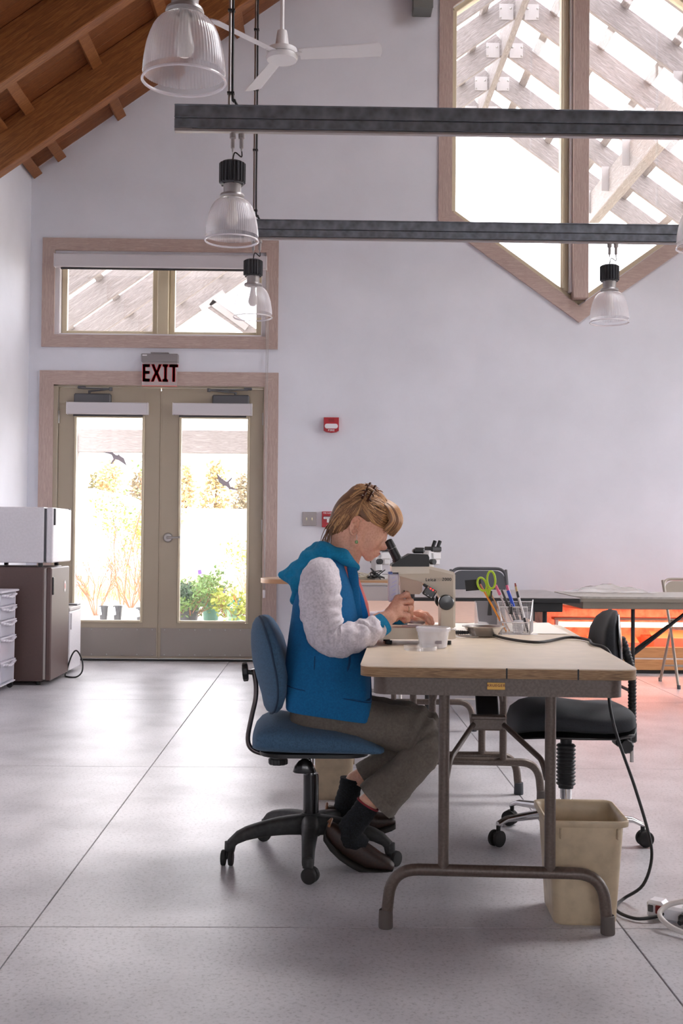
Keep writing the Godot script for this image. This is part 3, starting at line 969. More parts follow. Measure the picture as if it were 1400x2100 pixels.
# the lamp hangs with its rim centre at y = 0
func pendant(at: Vector3, top: float, label: String) -> void:
	var o := thing("pendant_lamp", label, "lamp", at, 0.0, "industrial pendant lamps")
	if pendant_meshes.is_empty():
		var hs := MB.new()
		var v := []
		for q in [[0.36, 0.066], [0.364, 0.075], [0.47, 0.075], [0.475, 0.068]]:
			var r := PackedVector3Array()
			for i in 80:
				var ph := i % 4
				var rr: float = q[1] * (1.0 if ph == 1 or ph == 2 else 0.9)
				r.append(Vector3(cos(TAU * i / 80) * rr, q[0] - 0.036, sin(TAU * i / 80) * rr))
			v.append(r)
		hs.loft(v, true, true, Transform3D(), false)
		hs.lathe([Vector2(0, 0.317), Vector2(0.062, 0.317), Vector2(0.066, 0.324)], 40)
		hs.lathe([Vector2(0.066, 0.436), Vector2(0.06, 0.444), Vector2(0, 0.446)], 40)
		for i in 6:
			var a := TAU * i / 6 + 0.3
			hs.ball(Vector3.ONE * 0.006, T3(Vector3(cos(a) * 0.06, 0.318, sin(a) * 0.06)), 8, 5)
		pendant_meshes.housing = hs.mesh()
		pendant_meshes.neck = MB.new().lathe([Vector2(0.05, 0.32), Vector2(0.049, 0.268), Vector2(0.066, 0.262), Vector2(0.07, 0.25), Vector2(0.066, 0.243), Vector2(0.03, 0.24)], 32).mesh()
		# ribbed clear bowl: outer skin, lip and inner skin
		var sh := MB.new()
		var rings := []
		var prof := []
		for k in 17:
			var t := float(k) / 16
			var a := t * PI * 0.47
			prof.append(Vector2(0.058 + 0.09 * pow(sin(a), 0.85), 0.238 * cos(a) * 0.97 + 0.004 - 0.02 * t * (1.0 - t)))
		for q in prof:
			var r := PackedVector3Array()
			for i in 216:
				var rr: float = q.x * (1.0 + (0.011 if i % 3 == 0 else -0.005))
				r.append(Vector3(cos(TAU * i / 216) * rr, q.y, sin(TAU * i / 216) * rr))
			rings.append(r)
		sh.loft(rings, false)
		pendant_meshes.shade = sh.mesh()
		pendant_meshes.rim = MB.new().lathe([Vector2(0.146, 0.006), Vector2(0.152, 0.004), Vector2(0.154, -0.002), Vector2(0.15, -0.005), Vector2(0.145, -0.002), Vector2(0.146, 0.006)], 72).mesh()
		pendant_meshes.bulb = MB.new().lathe([Vector2(0, 0.085), Vector2(0.02, 0.09), Vector2(0.034, 0.11), Vector2(0.036, 0.13), Vector2(0.026, 0.17), Vector2(0.018, 0.22), Vector2(0.018, 0.25)], 20).mesh()
	inst("housing", pendant_meshes.housing, M.lamp_black, o)
	inst("neck", pendant_meshes.neck, M.lamp_grey, o)
	inst("shade", pendant_meshes.shade, M.acrylic, o)
	inst("rim", pendant_meshes.rim, M.acrylic_rim, o)
	inst("bulb", pendant_meshes.bulb, M.bulb, o)
	part("power_cord", MB.new().tube(smooth_path([Vector3(0, 0.44, 0), Vector3(0.012, 0.5, 0), Vector3(0.05, top - 0.13, 0), Vector3(0.05, top - 0.09, 0)]), 0.004, 6), M.black, o)
	part("wire", MB.new().tube([Vector3(-0.002, 0.44, 0), Vector3(0, top - 0.1, 0)], 0.0012, 5), M.steel, o)
	for dx in [0.0, 0.05]:
		part("track_connector", MB.new().lathe([Vector2(0, -0.105), Vector2(0.004, -0.1), Vector2(0.006, -0.085), Vector2(0.011, -0.08), Vector2(0.011, -0.03), Vector2(0.018, -0.025), Vector2(0.018, 0.0), Vector2(0, 0.0)], 14, T3(Vector3(dx, top, 0))), M.lamp_grey, o)

func light_track(at: Vector3, len: float, label: String, rods: Array) -> void:
	var o := thing("light_track", label, "light track", at, 0.0, "suspended steel light tracks")
	# doubled strut channel: two C profiles back to back, a busbar slung below
	var b := MB.new()
	b.bx(len / 2, 0.112, 0, len, 0.074, 0.042, 0.003)
	for z in [-1, 1]:
		b.bx(len / 2, 0.146, z * 0.018, len, 0.008, 0.016, 0.002)
		b.bx(len / 2, 0.078, z * 0.0225, len, 0.006, 0.006, 0.001)
	part("upper_channel", b, M.galv, o)
	var c := MB.new()
	c.bx(len / 2, 0.046, 0, len, 0.052, 0.042, 0.003)
	c.bx(len / 2, 0.02, 0.017, len, 0.006, 0.012, 0.001)
	c.bx(len / 2, 0.02, -0.017, len, 0.006, 0.012, 0.001)
	part("lower_channel", c, M.galv, o)
	var d := MB.new()
	d.bx(len / 2 + 0.01, 0.007, 0, len - 0.02, 0.016, 0.034, 0.003)
	d.bx(0.05, 0.008, 0, 0.1, 0.02, 0.038, 0.003)
	part("busbar", d, M.lamp_grey, o)
	for x in rods:
		var roof: float = deck_y(at.x + x) - at.y
		part("hanger_rod", MB.new().tube([Vector3(x, 0.13, 0), Vector3(x, roof, 0)], 0.008, 8), M.steel, o)
		var cb := MB.new()
		cb.tube(smooth_path([Vector3(x + 0.045, 0.15, 0.01), Vector3(x + 0.03, 0.18, 0.014), Vector3(x + 0.018, 0.25, 0.016), Vector3(x + 0.018, 1.0, 0.016), Vector3(x + 0.016, roof, 0.016)]), 0.0075, 6)
		part("feed_cable", cb, M.black, o)
		for k in 5:
			part("cable_tie", MB.new().bx(x + 0.008, 0.22 + k * 0.47, 0.008, 0.04, 0.008, 0.034), M.black, o)

func fittings() -> void:
	M.lamp_black = mat(rgb(62, 64, 68), 0.4, 0.4)
	M.lamp_grey = mat(rgb(168, 164, 164), 0.4, 0.6)
	M.acrylic = mat(Color(0.94, 0.92, 0.94, 0.4), 0.08)
	M.acrylic.transparency = BaseMaterial3D.TRANSPARENCY_ALPHA
	M.acrylic_rim = mat(Color(0.95, 0.93, 0.95, 0.7), 0.1)
	M.acrylic_rim.transparency = BaseMaterial3D.TRANSPARENCY_ALPHA
	M.bulb = mat(rgb(236, 232, 226), 0.3)
	light_track(Vector3(-0.844, 3.374, -6.55), 6.6, "long galvanised steel light track hanging in front of the other one", [0.3057, 3.4, 5.8])
	light_track(Vector3(-0.872, 3.401, -9), 6.4, "long galvanised steel light track hung nearest the back wall", [0.33, 4.3, 6.0])
	light_track(Vector3(-0.658, 3.479, -4.2), 6.9, "suspended light track nearest the viewer, carrying the largest pendant lamp", [0.105, 3.2, 5.6])
	pendant(Vector3(-0.51, 2.74, -4.2), 0.715, "largest pendant lamp, nearest, hanging before the timber rafters")
	pendant(Vector3(-0.517, 2.76, -6.55), 0.6059, "middle-sized pendant lamp hanging above the transom window's corner")
	pendant(Vector3(-0.543, 2.793, -9), 0.6038, "small pendant lamp hanging in front of the transom window")
	pendant(Vector3(2.218, 2.787, -9), 0.6112, "small pendant lamp hanging below the big gable window's point")
	pendant(Vector3(2.148, 2.756, -6.55), 0.6059, "pendant lamp cut off by the right edge of the view")
	ceiling_fan()
	# exit sign
	var ex := thing("exit_sign", "red lettered exit sign on clear panel above the double doors", "sign", Vector3(-1.438, 2.673, -10.34))
	var eh := MB.new()
	eh.bx(0, 0.0, 0.0, 0.325, 0.075, 0.07, 0.006)
	eh.bx(0, 0.045, 0.0, 0.16, 0.012, 0.06, 0.004)
	part("housing", eh, mat(rgb(138, 132, 134), 0.45), ex)
	var pn := part("panel", MB.new().bx(0, -0.14, 0.012, 0.31, 0.21, 0.008, 0.002), sign_panel(), ex)
	part("painted_glow_edge", MB.new().bx(0, -0.246, 0.012, 0.31, 0.006, 0.009, 0.001), mat(rgb(232, 120, 112), 0.3), ex)  # pink strip paints the red glow along the lower edge
	text_part("lettering", "EXIT", 0.155, mat(rgb(206, 20, 40), 0.4), ex, Vector3(0.0, -0.135, 0.0175), 0.72, Vector3.ZERO, 0.002, true)
	text_part("lettering", "EXIT", 0.155, mat(rgb(206, 20, 40), 0.4), ex, Vector3(0.004, -0.135, 0.0175), 0.72, Vector3.ZERO, 0.002, true)
	part("maker_badge", MB.new().bx(-0.13, 0.022, 0.0355, 0.04, 0.012, 0.001), M.white_plastic, ex)
	# fire strobe
	var red := mat(rgb(176, 24, 40), 0.4)
	var fs := thing("fire_strobe", "red fire alarm strobe with white lens on the back wall", "alarm", Vector3(0.081, 2.099, -10.36))
	var pf := PackedVector2Array([Vector2(-0.067, 0.066), Vector2(0.067, 0.066), Vector2(0.067, -0.05), Vector2(0.045, -0.062), Vector2(0, -0.068), Vector2(-0.045, -0.062), Vector2(-0.067, -0.05)])
	part("body", MB.new().prism(pf, 0.05, T3(Vector3(0, 0, 0.006))), red, fs)
	var gr := MB.new()
	for k in 5: gr.bx(0, 0.028 + k * 0.006, 0.031, 0.05, 0.003, 0.002)
	part("horn_grille", gr, mat(rgb(120, 14, 26), 0.5), fs)
	part("lens", MB.new().prism(rrect(0.116, 0.042, 0.019), 0.03, T3(Vector3(0, -0.012, 0.03))), mat(rgb(228, 226, 230), 0.15), fs)
	text_part("lettering", "FIRE", 0.017, M.white_plastic, fs, Vector3(0, -0.048, 0.0325), 1.2, Vector3.ZERO, 0.001, true)
	# light switches
	var sw := thing("light_switch", "brushed steel switch plate with two toggles beside red pull station", "switch", Vector3(-0.106, 1.267, -10.372))
	part("plate", MB.new().bx(0, 0, 0, 0.122, 0.122, 0.008, 0.002), mat(rgb(150, 142, 142), 0.4, 0.6), sw)
	for x in [-0.024, 0.024]:
		part("toggle", MB.new().box(Vector3(0.009, 0.022, 0.02), T3(Vector3(x, -0.002, 0.01), Vector3(-0.4, 0, 0)), 0.002), mat(rgb(236, 230, 200), 0.4), sw)
	# pull station
	var ps := thing("fire_pull_station", "red fire alarm pull station with a white T handle", "alarm", Vector3(0.058, 1.263, -10.355))
	part("body", MB.new().bx(0, 0, 0, 0.105, 0.14, 0.05, 0.004), red, ps)
	var th := MB.new()
	th.bx(0, 0.012, 0.03, 0.078, 0.02, 0.012, 0.003)
	th.bx(0, -0.012, 0.03, 0.018, 0.034, 0.012, 0.003)
	part("pull_handle", th, M.white_plastic, ps)
	part("recess", MB.new().bx(0, 0.026, 0.0255, 0.084, 0.01, 0.002), mat(rgb(110, 12, 24), 0.5), ps)
	text_part("lettering", "FIRE ALARM", 0.014, M.white_plastic, ps, Vector3(0, 0.055, 0.026), 0.8)
	text_part("lettering", "PULL DOWN", 0.007, M.dark_grey, ps, Vector3(0, 0.012, 0.0365))
	text_part("lettering", "FIRE", 0.009, M.white_plastic, ps, Vector3(0, -0.056, 0.026))
	# roller blinds
	blind(Vector3(-1.438, 3.529, -10.33), 1.868, 0.115, "grey roller blind cassette across the top of the transom window")
	blind(Vector3(-1.897, 2.227, -10.37), 0.7129, 0.105, "white roller blind cassette on the door leaf beside the fridges")
	blind(Vector3(-0.971, 2.228, -10.37), 0.6957, 0.105, "white roller blind cassette on the door leaf with the lever")
	var ch := thing("blind_chain", "thin blind chain with small white weight hanging beside the door", "chain", Vector3(-0.5, 2.835, -10.34))
	var cb := MB.new()
	cb.tube([Vector3(0, 0.62, 0), Vector3(0, -2.24, 0)], 0.0025, 5)
	cb.tube([Vector3(0.014, 0.62, 0), Vector3(0.014, -0.3, 0), Vector3(0.006, -2.2, 0)], 0.0025, 5)
	part("chain", cb, M.steel, ch)
	part("weight", MB.new().tube([Vector3(0.002, -2.2, 0), Vector3(0.002, -2.27, 0)], 0.012, 8), M.white_plastic, ch)
	# bird stickers on the panes
	var bird := [[-92, 6], [-60, 14], [-22, 12], [4, -8], [16, -12], [30, -2], [36, -14], [68, -34], [92, -96], [60, -72], [24, -50], [4, -44], [-28, -84], [-36, -76], [-14, -40], [-28, -10], [-56, 0]]
	var bm := mat(rgb(186, 176, 182), 0.6)
	for q in [[0, "grey bird sticker on the pane beside the fridges"], [1, "grey bird sticker on the pane of the levered door"]]:
		var pb := PackedVector2Array()
		for p in bird:
			var u := Vector2(p[0], p[1] + 40) * 0.00115
			pb.append(u if q[0] == 0 else u.rotated(-0.12) * Vector2(-0.98, -0.98))
		solo("bird_sticker", MB.new().prism(pb, 0.001), bm, q[1], "sticker", [Vector3(-1.833, 1.784, -10.405), Vector3(-0.837, 1.586, -10.405)][q[0]], 0.0, "bird stickers")
	# grey metal box high on the back wall
	var gb := thing("metal_box", "dark grey metal box mounted high beside the gable window", "box", Vector3(0.857, 5.973, -10.28))
	part("body", MB.new().bx(0, 0, 0, 0.17, 0.4, 0.19, 0.006), mat(rgb(110, 112, 110), 0.5, 0.3), gb)
	part("lid", MB.new().bx(0, 0, 0.1, 0.175, 0.405, 0.012, 0.003), mat(rgb(118, 120, 118), 0.5, 0.3), gb)

func blind(at: Vector3, w: float, h: float, label: String) -> void:
	var o := thing("roller_blind", label, "blind", at, 0.0, "roller blind cassettes")
	part("cassette", MB.new().bx(0, 0, 0, w, h, 0.075, 0.006), mat(rgb(206, 201, 205), 0.5), o)
	part("bottom_bar", MB.new().bx(0, -h / 2 - 0.008, -0.01, w - 0.1, 0.016, 0.02, 0.003), mat(rgb(60, 58, 62), 0.5), o)
	for s in [-1, 1]:
		part("end_cap", MB.new().bx(s * w / 2, 0, 0, 0.006, h + 0.004, 0.08, 0.002), M.white_plastic, o)

func ceiling_fan() -> void:
	var at := Vector3(-0.292, 4.342, -7.8)
	var o := thing("ceiling_fan", "white three-bladed ceiling fan on a thin down rod", "fan", at)
	var m = M.white_metal
	part("down_rod", MB.new().tube([Vector3(0, 0.15, 0), Vector3(0, deck_y(at.x) - at.y, 0)], 0.014, 10), m, o)
	part("rod_cover", MB.new().lathe([Vector2(0, 0.165), Vector2(0.032, 0.16), Vector2(0.036, 0.14), Vector2(0.046, 0.06), Vector2(0.042, 0.055), Vector2(0, 0.055)], 24), m, o)
	part("motor_housing", MB.new().lathe([Vector2(0, 0.052), Vector2(0.07, 0.05), Vector2(0.1, 0.036), Vector2(0.104, 0.012), Vector2(0.098, 0.002), Vector2(0, 0.002)], 32), m, o)
	part("motor_cap", MB.new().lathe([Vector2(0, -0.004), Vector2(0.104, -0.004), Vector2(0.108, -0.022), Vector2(0.1, -0.04), Vector2(0.06, -0.05), Vector2(0, -0.052)], 32), m, o)
	part("gap_ring", MB.new().lathe([Vector2(0, 0.003), Vector2(0.094, 0.003), Vector2(0.094, -0.005), Vector2(0, -0.005)], 32), M.dark_grey, o)
	for k in 3:
		var a: float = [-0.166, -2.26, -4.355][k]
		var b := MB.new()
		var rings := []
		for j in 9:
			var t := float(j) / 8
			var x := 0.12 + t * 0.54
			var w := 0.052 + 0.012 * t
			var ring_ := PackedVector3Array()
			for i in 14:
				var an := TAU * i / 14
				var u := cos(an) * w
				ring_.append(Vector3(x + (0.02 * (1.0 - absf(cos(an))) if j == 8 else 0.0), sin(an) * 0.004 + u * 0.32 - 0.6 * u * u, u))
			rings.append(ring_)
		b.loft(rings)
		b.bx(0.11, -0.0, 0, 0.06, 0.006, 0.05, 0.002)
		var bl := part("blade", b, m, o)
		bl.rotation.y = a

# ---------------------------------------------------------------- fridges and drawers by the left wall
func fridge(label: String, at: Vector3, w: float, h: float, d: float, door: float, body_m: Material, door_m: Material, gasket_m: Material, handle_m: Material) -> Node3D:
	# origin at the near lower front corner of the door; the door faces +x, the width runs to -z
	var o := thing("compact_refrigerator", label, "refrigerator", at)
	part("body", MB.new().bx(-door - 0.018 - (d - door - 0.018) / 2, h / 2 + 0.015, -w / 2, d - door - 0.018, h - 0.03, w, 0.006), body_m, o)
	part("gasket", MB.new().bx(-door - 0.01, h / 2 + 0.015, -w / 2, 0.022, h - 0.05, w - 0.02, 0.004), gasket_m, o)
	var dr := part("door", MB.new().bx(-door / 2, h / 2 + 0.015, -w / 2, door, h - 0.035, w, 0.008), door_m, o)
	part("handle", MB.new().bx(0.004, h * 0.84, -0.03, 0.014, minf(0.13, h * 0.28), 0.026, 0.004), handle_m, dr)
	for x in [-0.1, -d + 0.06]:
		for z in [-0.05, -w + 0.05]:
			part("foot", MB.new().lathe([Vector2(0, 0), Vector2(0.018, 0), Vector2(0.018, 0.034), Vector2(0, 0.034)], 12, T3(Vector3(x, 0, z))), M.black, o)
	return o

func left_corner() -> void:
	var fm := noise_tex(0.05, [[0.0, grey(0.96)], [1.0, grey(1.0)]], 256, FastNoiseLite.TYPE_SIMPLEX, 3, 0.0, 81)
	var white := mat(rgb(222, 218, 222), 0.4, 0.0, fm, Vector3.ONE * 3)
	var brown := mat(rgb(92, 70, 66), 0.42, 0.0, fm, Vector3.ONE * 3)
	var gask := mat(rgb(206, 200, 196), 0.6)
	var a := Vector3(-1.97, 0.008, -8.62)
	a.y = 0.0
	var f1 := fridge("dark brown compact refrigerator standing under the white one", a, 0.6, 0.865, 0.55, 0.04, brown, brown, gask, M.black_gloss)
	part("sticker", MB.new().prism(ring(20, 0.03, 0.045), 0.002, T3(Vector3(0.0015, 0.71, -0.44), Vector3(0, PI / 2, 0))), mat(rgb(232, 226, 226), 0.4), f1)
	part("sticker_mark", MB.new().prism(ring(16, 0.014, 0.024), 0.002, T3(Vector3(0.0022, 0.71, -0.44), Vector3(0, PI / 2, 0))), mat(rgb(190, 70, 60), 0.4), f1)
	var f2 := fridge("white compact refrigerator stacked on top of the brown one", Vector3(a.x + 0.005, 0.866, a.z), 0.62, 0.44, 0.55, 0.05, white, white, M.dark_grey, M.black)
	part("hinge_plate", MB.new().bx(-0.06, 0.437, -0.58, 0.12, 0.01, 0.05, 0.002), M.dark_grey, f2)
	var c := Vector3(-1.975, 0, -9.29)
	var f3 := fridge("small white refrigerator on the floor between brown fridge and doors", c, 0.42, 0.5, 0.5, 0.045, white, white, gask, white)
	part("worktop", MB.new().bx(-0.25, 0.515, -0.21, 0.5, 0.03, 0.42, 0.006), gask, f3)
	part("hinge_cover", MB.new().bx(-0.05, 0.536, -0.36, 0.09, 0.012, 0.14, 0.003), M.dark_grey, f3)
	part("badge", MB.new().prism(ring(14, 0.014, 0.018), 0.003, T3(Vector3(0.002, 0.4, -0.06), Vector3(0, PI / 2, 0))), M.dark_grey, f3)
	var cord := MB.new()
	cord.tube(smooth_path([Vector3(-1.99, 0.02, -9.24), Vector3(-1.94, 0.16, -9.2), Vector3(-1.9, 0.2, -9.2), Vector3(-1.85, 0.13, -9.16), Vector3(-1.84, 0.05, -9.12), Vector3(-1.88, 0.008, -9.1), Vector3(-1.96, 0.008, -9.12), Vector3(-2.0, 0.008, -9.26)]), 0.006, 8)
	solo("fridge_cable", cord, M.black, "black power cord looping on the floor by the brown fridge", "cord")
	# plastic drawer tower, drawers facing the room
	var clear := mat(Color(0.9, 0.89, 0.93, 0.62), 0.3)
	clear.transparency = BaseMaterial3D.TRANSPARENCY_ALPHA
	var frame_m := mat(rgb(226, 222, 230), 0.35)
	var o := thing("drawer_tower", "clear plastic drawer tower with white frame, in front of the fridges", "drawers", Vector3(-2.2, 0, -8.53))
	var hs := [0.06, 0.215, 0.385, 0.5, 0.6]
	var he := [0.15, 0.165, 0.11, 0.095, 0.09]
	var fr := MB.new()
	fr.bx(-0.17, 0.702, 0.21, 0.37, 0.016, 0.46, 0.006)
	for k in 5: fr.bx(-0.17, hs[k] - 0.006, 0.21, 0.35, 0.01, 0.42 - 0.012 * (4 - k), 0.003)
	for x in [-0.34, -0.02]:
		for z in [0, 1]:
			fr.bar(Vector3(x, 0.04, 0.025 if z == 0 else 0.395), Vector3(x, 0.7, -0.0 if z == 0 else 0.42), 0.02, 0.02, Vector3(0, 0, 1))
	part("frame", fr, frame_m, o)
	var tints := [Color(0.72, 0.78, 0.88), Color(0.85, 0.62, 0.62), Color(0.8, 0.8, 0.84), Color(0.8, 0.8, 0.84), Color(0.82, 0.82, 0.86)]
	for k in 5:
		var dz := 0.012 * (4 - k) * 0.5
		var d := MB.new()
		d.bx(-0.17, hs[k] + he[k] / 2, 0.21, 0.33, he[k] - 0.006, 0.4 - 2 * dz, 0.008)
		var dr := part("drawer", d, clear, o)
		var pl := MB.new()
		for j in 7:
			var t := float(j) / 6
			pl.bx(0.004 + 0.012 * sin(t * PI), hs[k] + he[k] - 0.022 + 0.008 * cos(t * TAU), 0.06 + t * 0.3, 0.022, 0.014, 0.054, 0.004)
		part("pull_lip", pl, frame_m, dr)
		part("contents", MB.new().bx(-0.17, hs[k] + he[k] * 0.36, 0.2, 0.26, he[k] * 0.5, 0.3 - dz, 0.02), mat(tints[k], 0.6), dr)
	for x in [-0.32, -0.03]:
		for z in [0.04, 0.38]:
			part("caster", MB.new().tube([Vector3(x, 0.022, z - 0.008), Vector3(x, 0.022, z + 0.008)], 0.022, 12), M.black, o)

func sign_panel() -> StandardMaterial3D:
	var m := mat(Color(0.92, 0.86, 0.87, 0.35), 0.1)
	m.transparency = BaseMaterial3D.TRANSPARENCY_ALPHA
	return m

# ---------------------------------------------------------------- tables
# folding table with bent steel tube legs: length along z, width along x, origin on the floor at its middle
func folding_table(label: String, at: Vector3, turn: float, len: float, w: float, h: float, top_m: Material, edge_m: Material, steel_m: Material, tip_m: Material, thick := 0.03) -> Node3D:
	var o := thing("folding_table", label, "table", at, turn, "folding tables")
	var flat := Transform3D(Basis(Vector3(1, 0, 0), -PI / 2), Vector3(0, h - 0.0015, 0))
	part("table_top", MB.new().prism(rrect(w, len, 0.05, 5), 0.003, flat, true), top_m, o)
	flat.origin.y = h - 0.003 - (thick - 0.003) / 2
	part("top_edge", MB.new().prism(rrect(w - 0.001, len - 0.001, 0.05, 5), thick - 0.003, flat, true), edge_m, o)
	flat.origin.y = h - thick - 0.026
	part("apron", MB.new().prism(rrect(w - 0.075, len - 0.06, 0.04, 5), 0.052, flat, true), steel_m, o)
	for s in [1.0, -1.0]:
		var lz: float = s * (len / 2 - 0.045)
		var fx := w * 0.4
		for x in [-0.148, 0.148]:
			part("leg", MB.new().tube([Vector3(x, h - thick - 0.03, lz), Vector3(x, 0.165, lz)], 0.0155, 14), steel_m, o)
		var bow := fillet([Vector3(-fx, 0.01, lz), Vector3(-fx + 0.015, 0.165, lz), Vector3(fx - 0.015, 0.165, lz), Vector3(fx, 0.01, lz)], 0.11, 8)
		part("foot_rail", MB.new().tube(bow, 0.0165, 14), steel_m, o)
		for x in [-1.0, 1.0]:
			part("foot_cap", MB.new().lathe([Vector2(0, 0), Vector2(0.019, 0), Vector2(0.0205, 0.004), Vector2(0.0195, 0.05), Vector2(0.0165, 0.052)], 16, T3(Vector3(x * fx, 0, lz))), tip_m, o)
		# folding braces: two flat bars from the legs to a lock, a strap from the lock up to the top
		var lock := Vector3(0, 0.52, lz - s * 0.36)
		for x in [-1.0, 1.0]:
			var br := MB.new()
			var pts := fillet([Vector3(x * 0.14, 0.42, lz - s * 0.012), Vector3(x * 0.13, 0.47, lz - s * 0.03), lock + Vector3(x * 0.045, 0, 0)], 0.05, 4)
			br.tube(pts, 0.0085, 8)
			part("brace", br, steel_m, o)
		var lk := MB.new()
		lk.bx(lock.x, lock.y, lock.z, 0.1, 0.04, 0.03, 0.006)
		lk.bx(lock.x, lock.y + 0.02, lock.z, 0.11, 0.014, 0.036, 0.004)
		part("brace_lock", lk, steel_m, o)
		part("strap", MB.new().bar(lock, Vector3(0, h - thick - 0.05, lz - s * 0.56), 0.07, 0.02, Vector3.UP, 0.003), M.black, o)
	return o

func main_table() -> void:
	var speck := noise_tex(0.03, [[0.0, grey(0.95)], [1.0, grey(1.0)]], 256, FastNoiseLite.TYPE_SIMPLEX, 4, 0.0, 91)
	M.laminate = mat(rgb(230, 213, 190), 0.32, 0.0, speck, Vector3.ONE * 1.2)
	M.ply_edge = mat(Color.WHITE, 0.6, 0.0, M.n_ply, Vector3(2.0, 26.0, 2.0))
	M.table_steel = mat(rgb(104, 90, 82), 0.42, 0.15, noise_tex(0.08, [[0.0, grey(0.8)], [1.0, grey(1.0)]], 256, FastNoiseLite.TYPE_SIMPLEX, 3, 0.0, 92), Vector3.ONE * 4)
	M.rose_wood = mat(Color.WHITE, 0.4, 0.0, noise_tex(0.02, [[0.0, rgb(176, 134, 112)], [0.45, rgb(206, 168, 146)], [0.55, rgb(188, 148, 126)], [1.0, rgb(214, 180, 158)]], 512, FastNoiseLite.TYPE_SIMPLEX_SMOOTH, 4, 60.0, 93), Vector3(0.7, 3.0, 3.0))
	M.tip_brown = mat(rgb(92, 84, 80), 0.7)
	M.tip_grey = mat(rgb(62, 66, 72), 0.7)
	var t1 := folding_table("beige laminate folding table where the seated person works", Vector3(0.559, 0, -4.098), -0.075, 1.72, 0.77, 0.737, M.laminate, M.ply_edge, M.table_steel, M.tip_brown)
	var pl := part("name_plate", MB.new().bx(-0.005, 0.683, 0.8315, 0.05, 0.02, 0.002, 0.001), mat(rgb(186, 142, 70), 0.35, 0.5), t1)
	text_part("lettering", "KRUEGER", 0.0075, mat(rgb(92, 30, 24), 0.5), pl, Vector3(-0.005, 0.685, 0.833), 1.1, Vector3.ZERO, 0.0005, true)
	for x in [0.022, 0.218]:
		part("edge_seam", MB.new().bx(x, 0.7215, 0.8602, 0.0045, 0.029, 0.002), M.black, t1)
	folding_table("wood grain folding table butted behind the beige one", Vector3(0.56, 0, -5.87), -0.012, 1.74, 0.77, 0.737, M.rose_wood, M.black, M.table_steel, M.tip_grey)
	bin("beige plastic waste bin behind the table leg", Vector3(0.765, 0, -3.44), -0.05)
	bin("beige plastic waste bin standing behind the blue chair", Vector3(0.045, 0, -5.02), 0.0)
	power_strip()

func bin(label: String, at: Vector3, turn: float) -> void:
	var o := thing("waste_bin", label, "bin", at, turn, "beige waste bins")
	var m := mat(rgb(202, 182, 152), 0.45, 0.0, M.n_soft, Vector3.ONE * 3)
	var h := 0.3
	var prof := [[0.0, 0.086, 0.105], [0.008, 0.09, 0.109], [h - 0.02, 0.106, 0.13]]
	var rings := []
	var mk := func(y: float, a: float, b: float) -> PackedVector3Array:
		var r := PackedVector3Array()
		for q in rrect(a * 2, b * 2, 0.03, 5): r.append(Vector3(q.x, y, q.y))
		return r
	for q in prof: rings.append(mk.call(q[0], q[1], q[2]))
	for q in [[h - 0.015, 0.118, 0.142], [h, 0.119, 0.143], [h + 0.002, 0.115, 0.139], [h - 0.004, 0.107, 0.131]]: rings.append(mk.call(q[0], q[1], q[2]))
	for q in [[h - 0.03, 0.102, 0.126], [0.02, 0.086, 0.105], [0.012, 0.03, 0.04]]: rings.append(mk.call(q[0], q[1], q[2]))
	part("tub", MB.new().loft(rings, true), m, o)
	for x in [-0.075, 0.085]:
		part("rib", MB.new().bx(x, h - 0.036, 0.133, 0.006, 0.03, 0.012, 0.002), m, o)
	part("carry_tab", MB.new().bx(0.102, 0.17, 0.0, 0.006, 0.075, 0.05, 0.002), m, o)

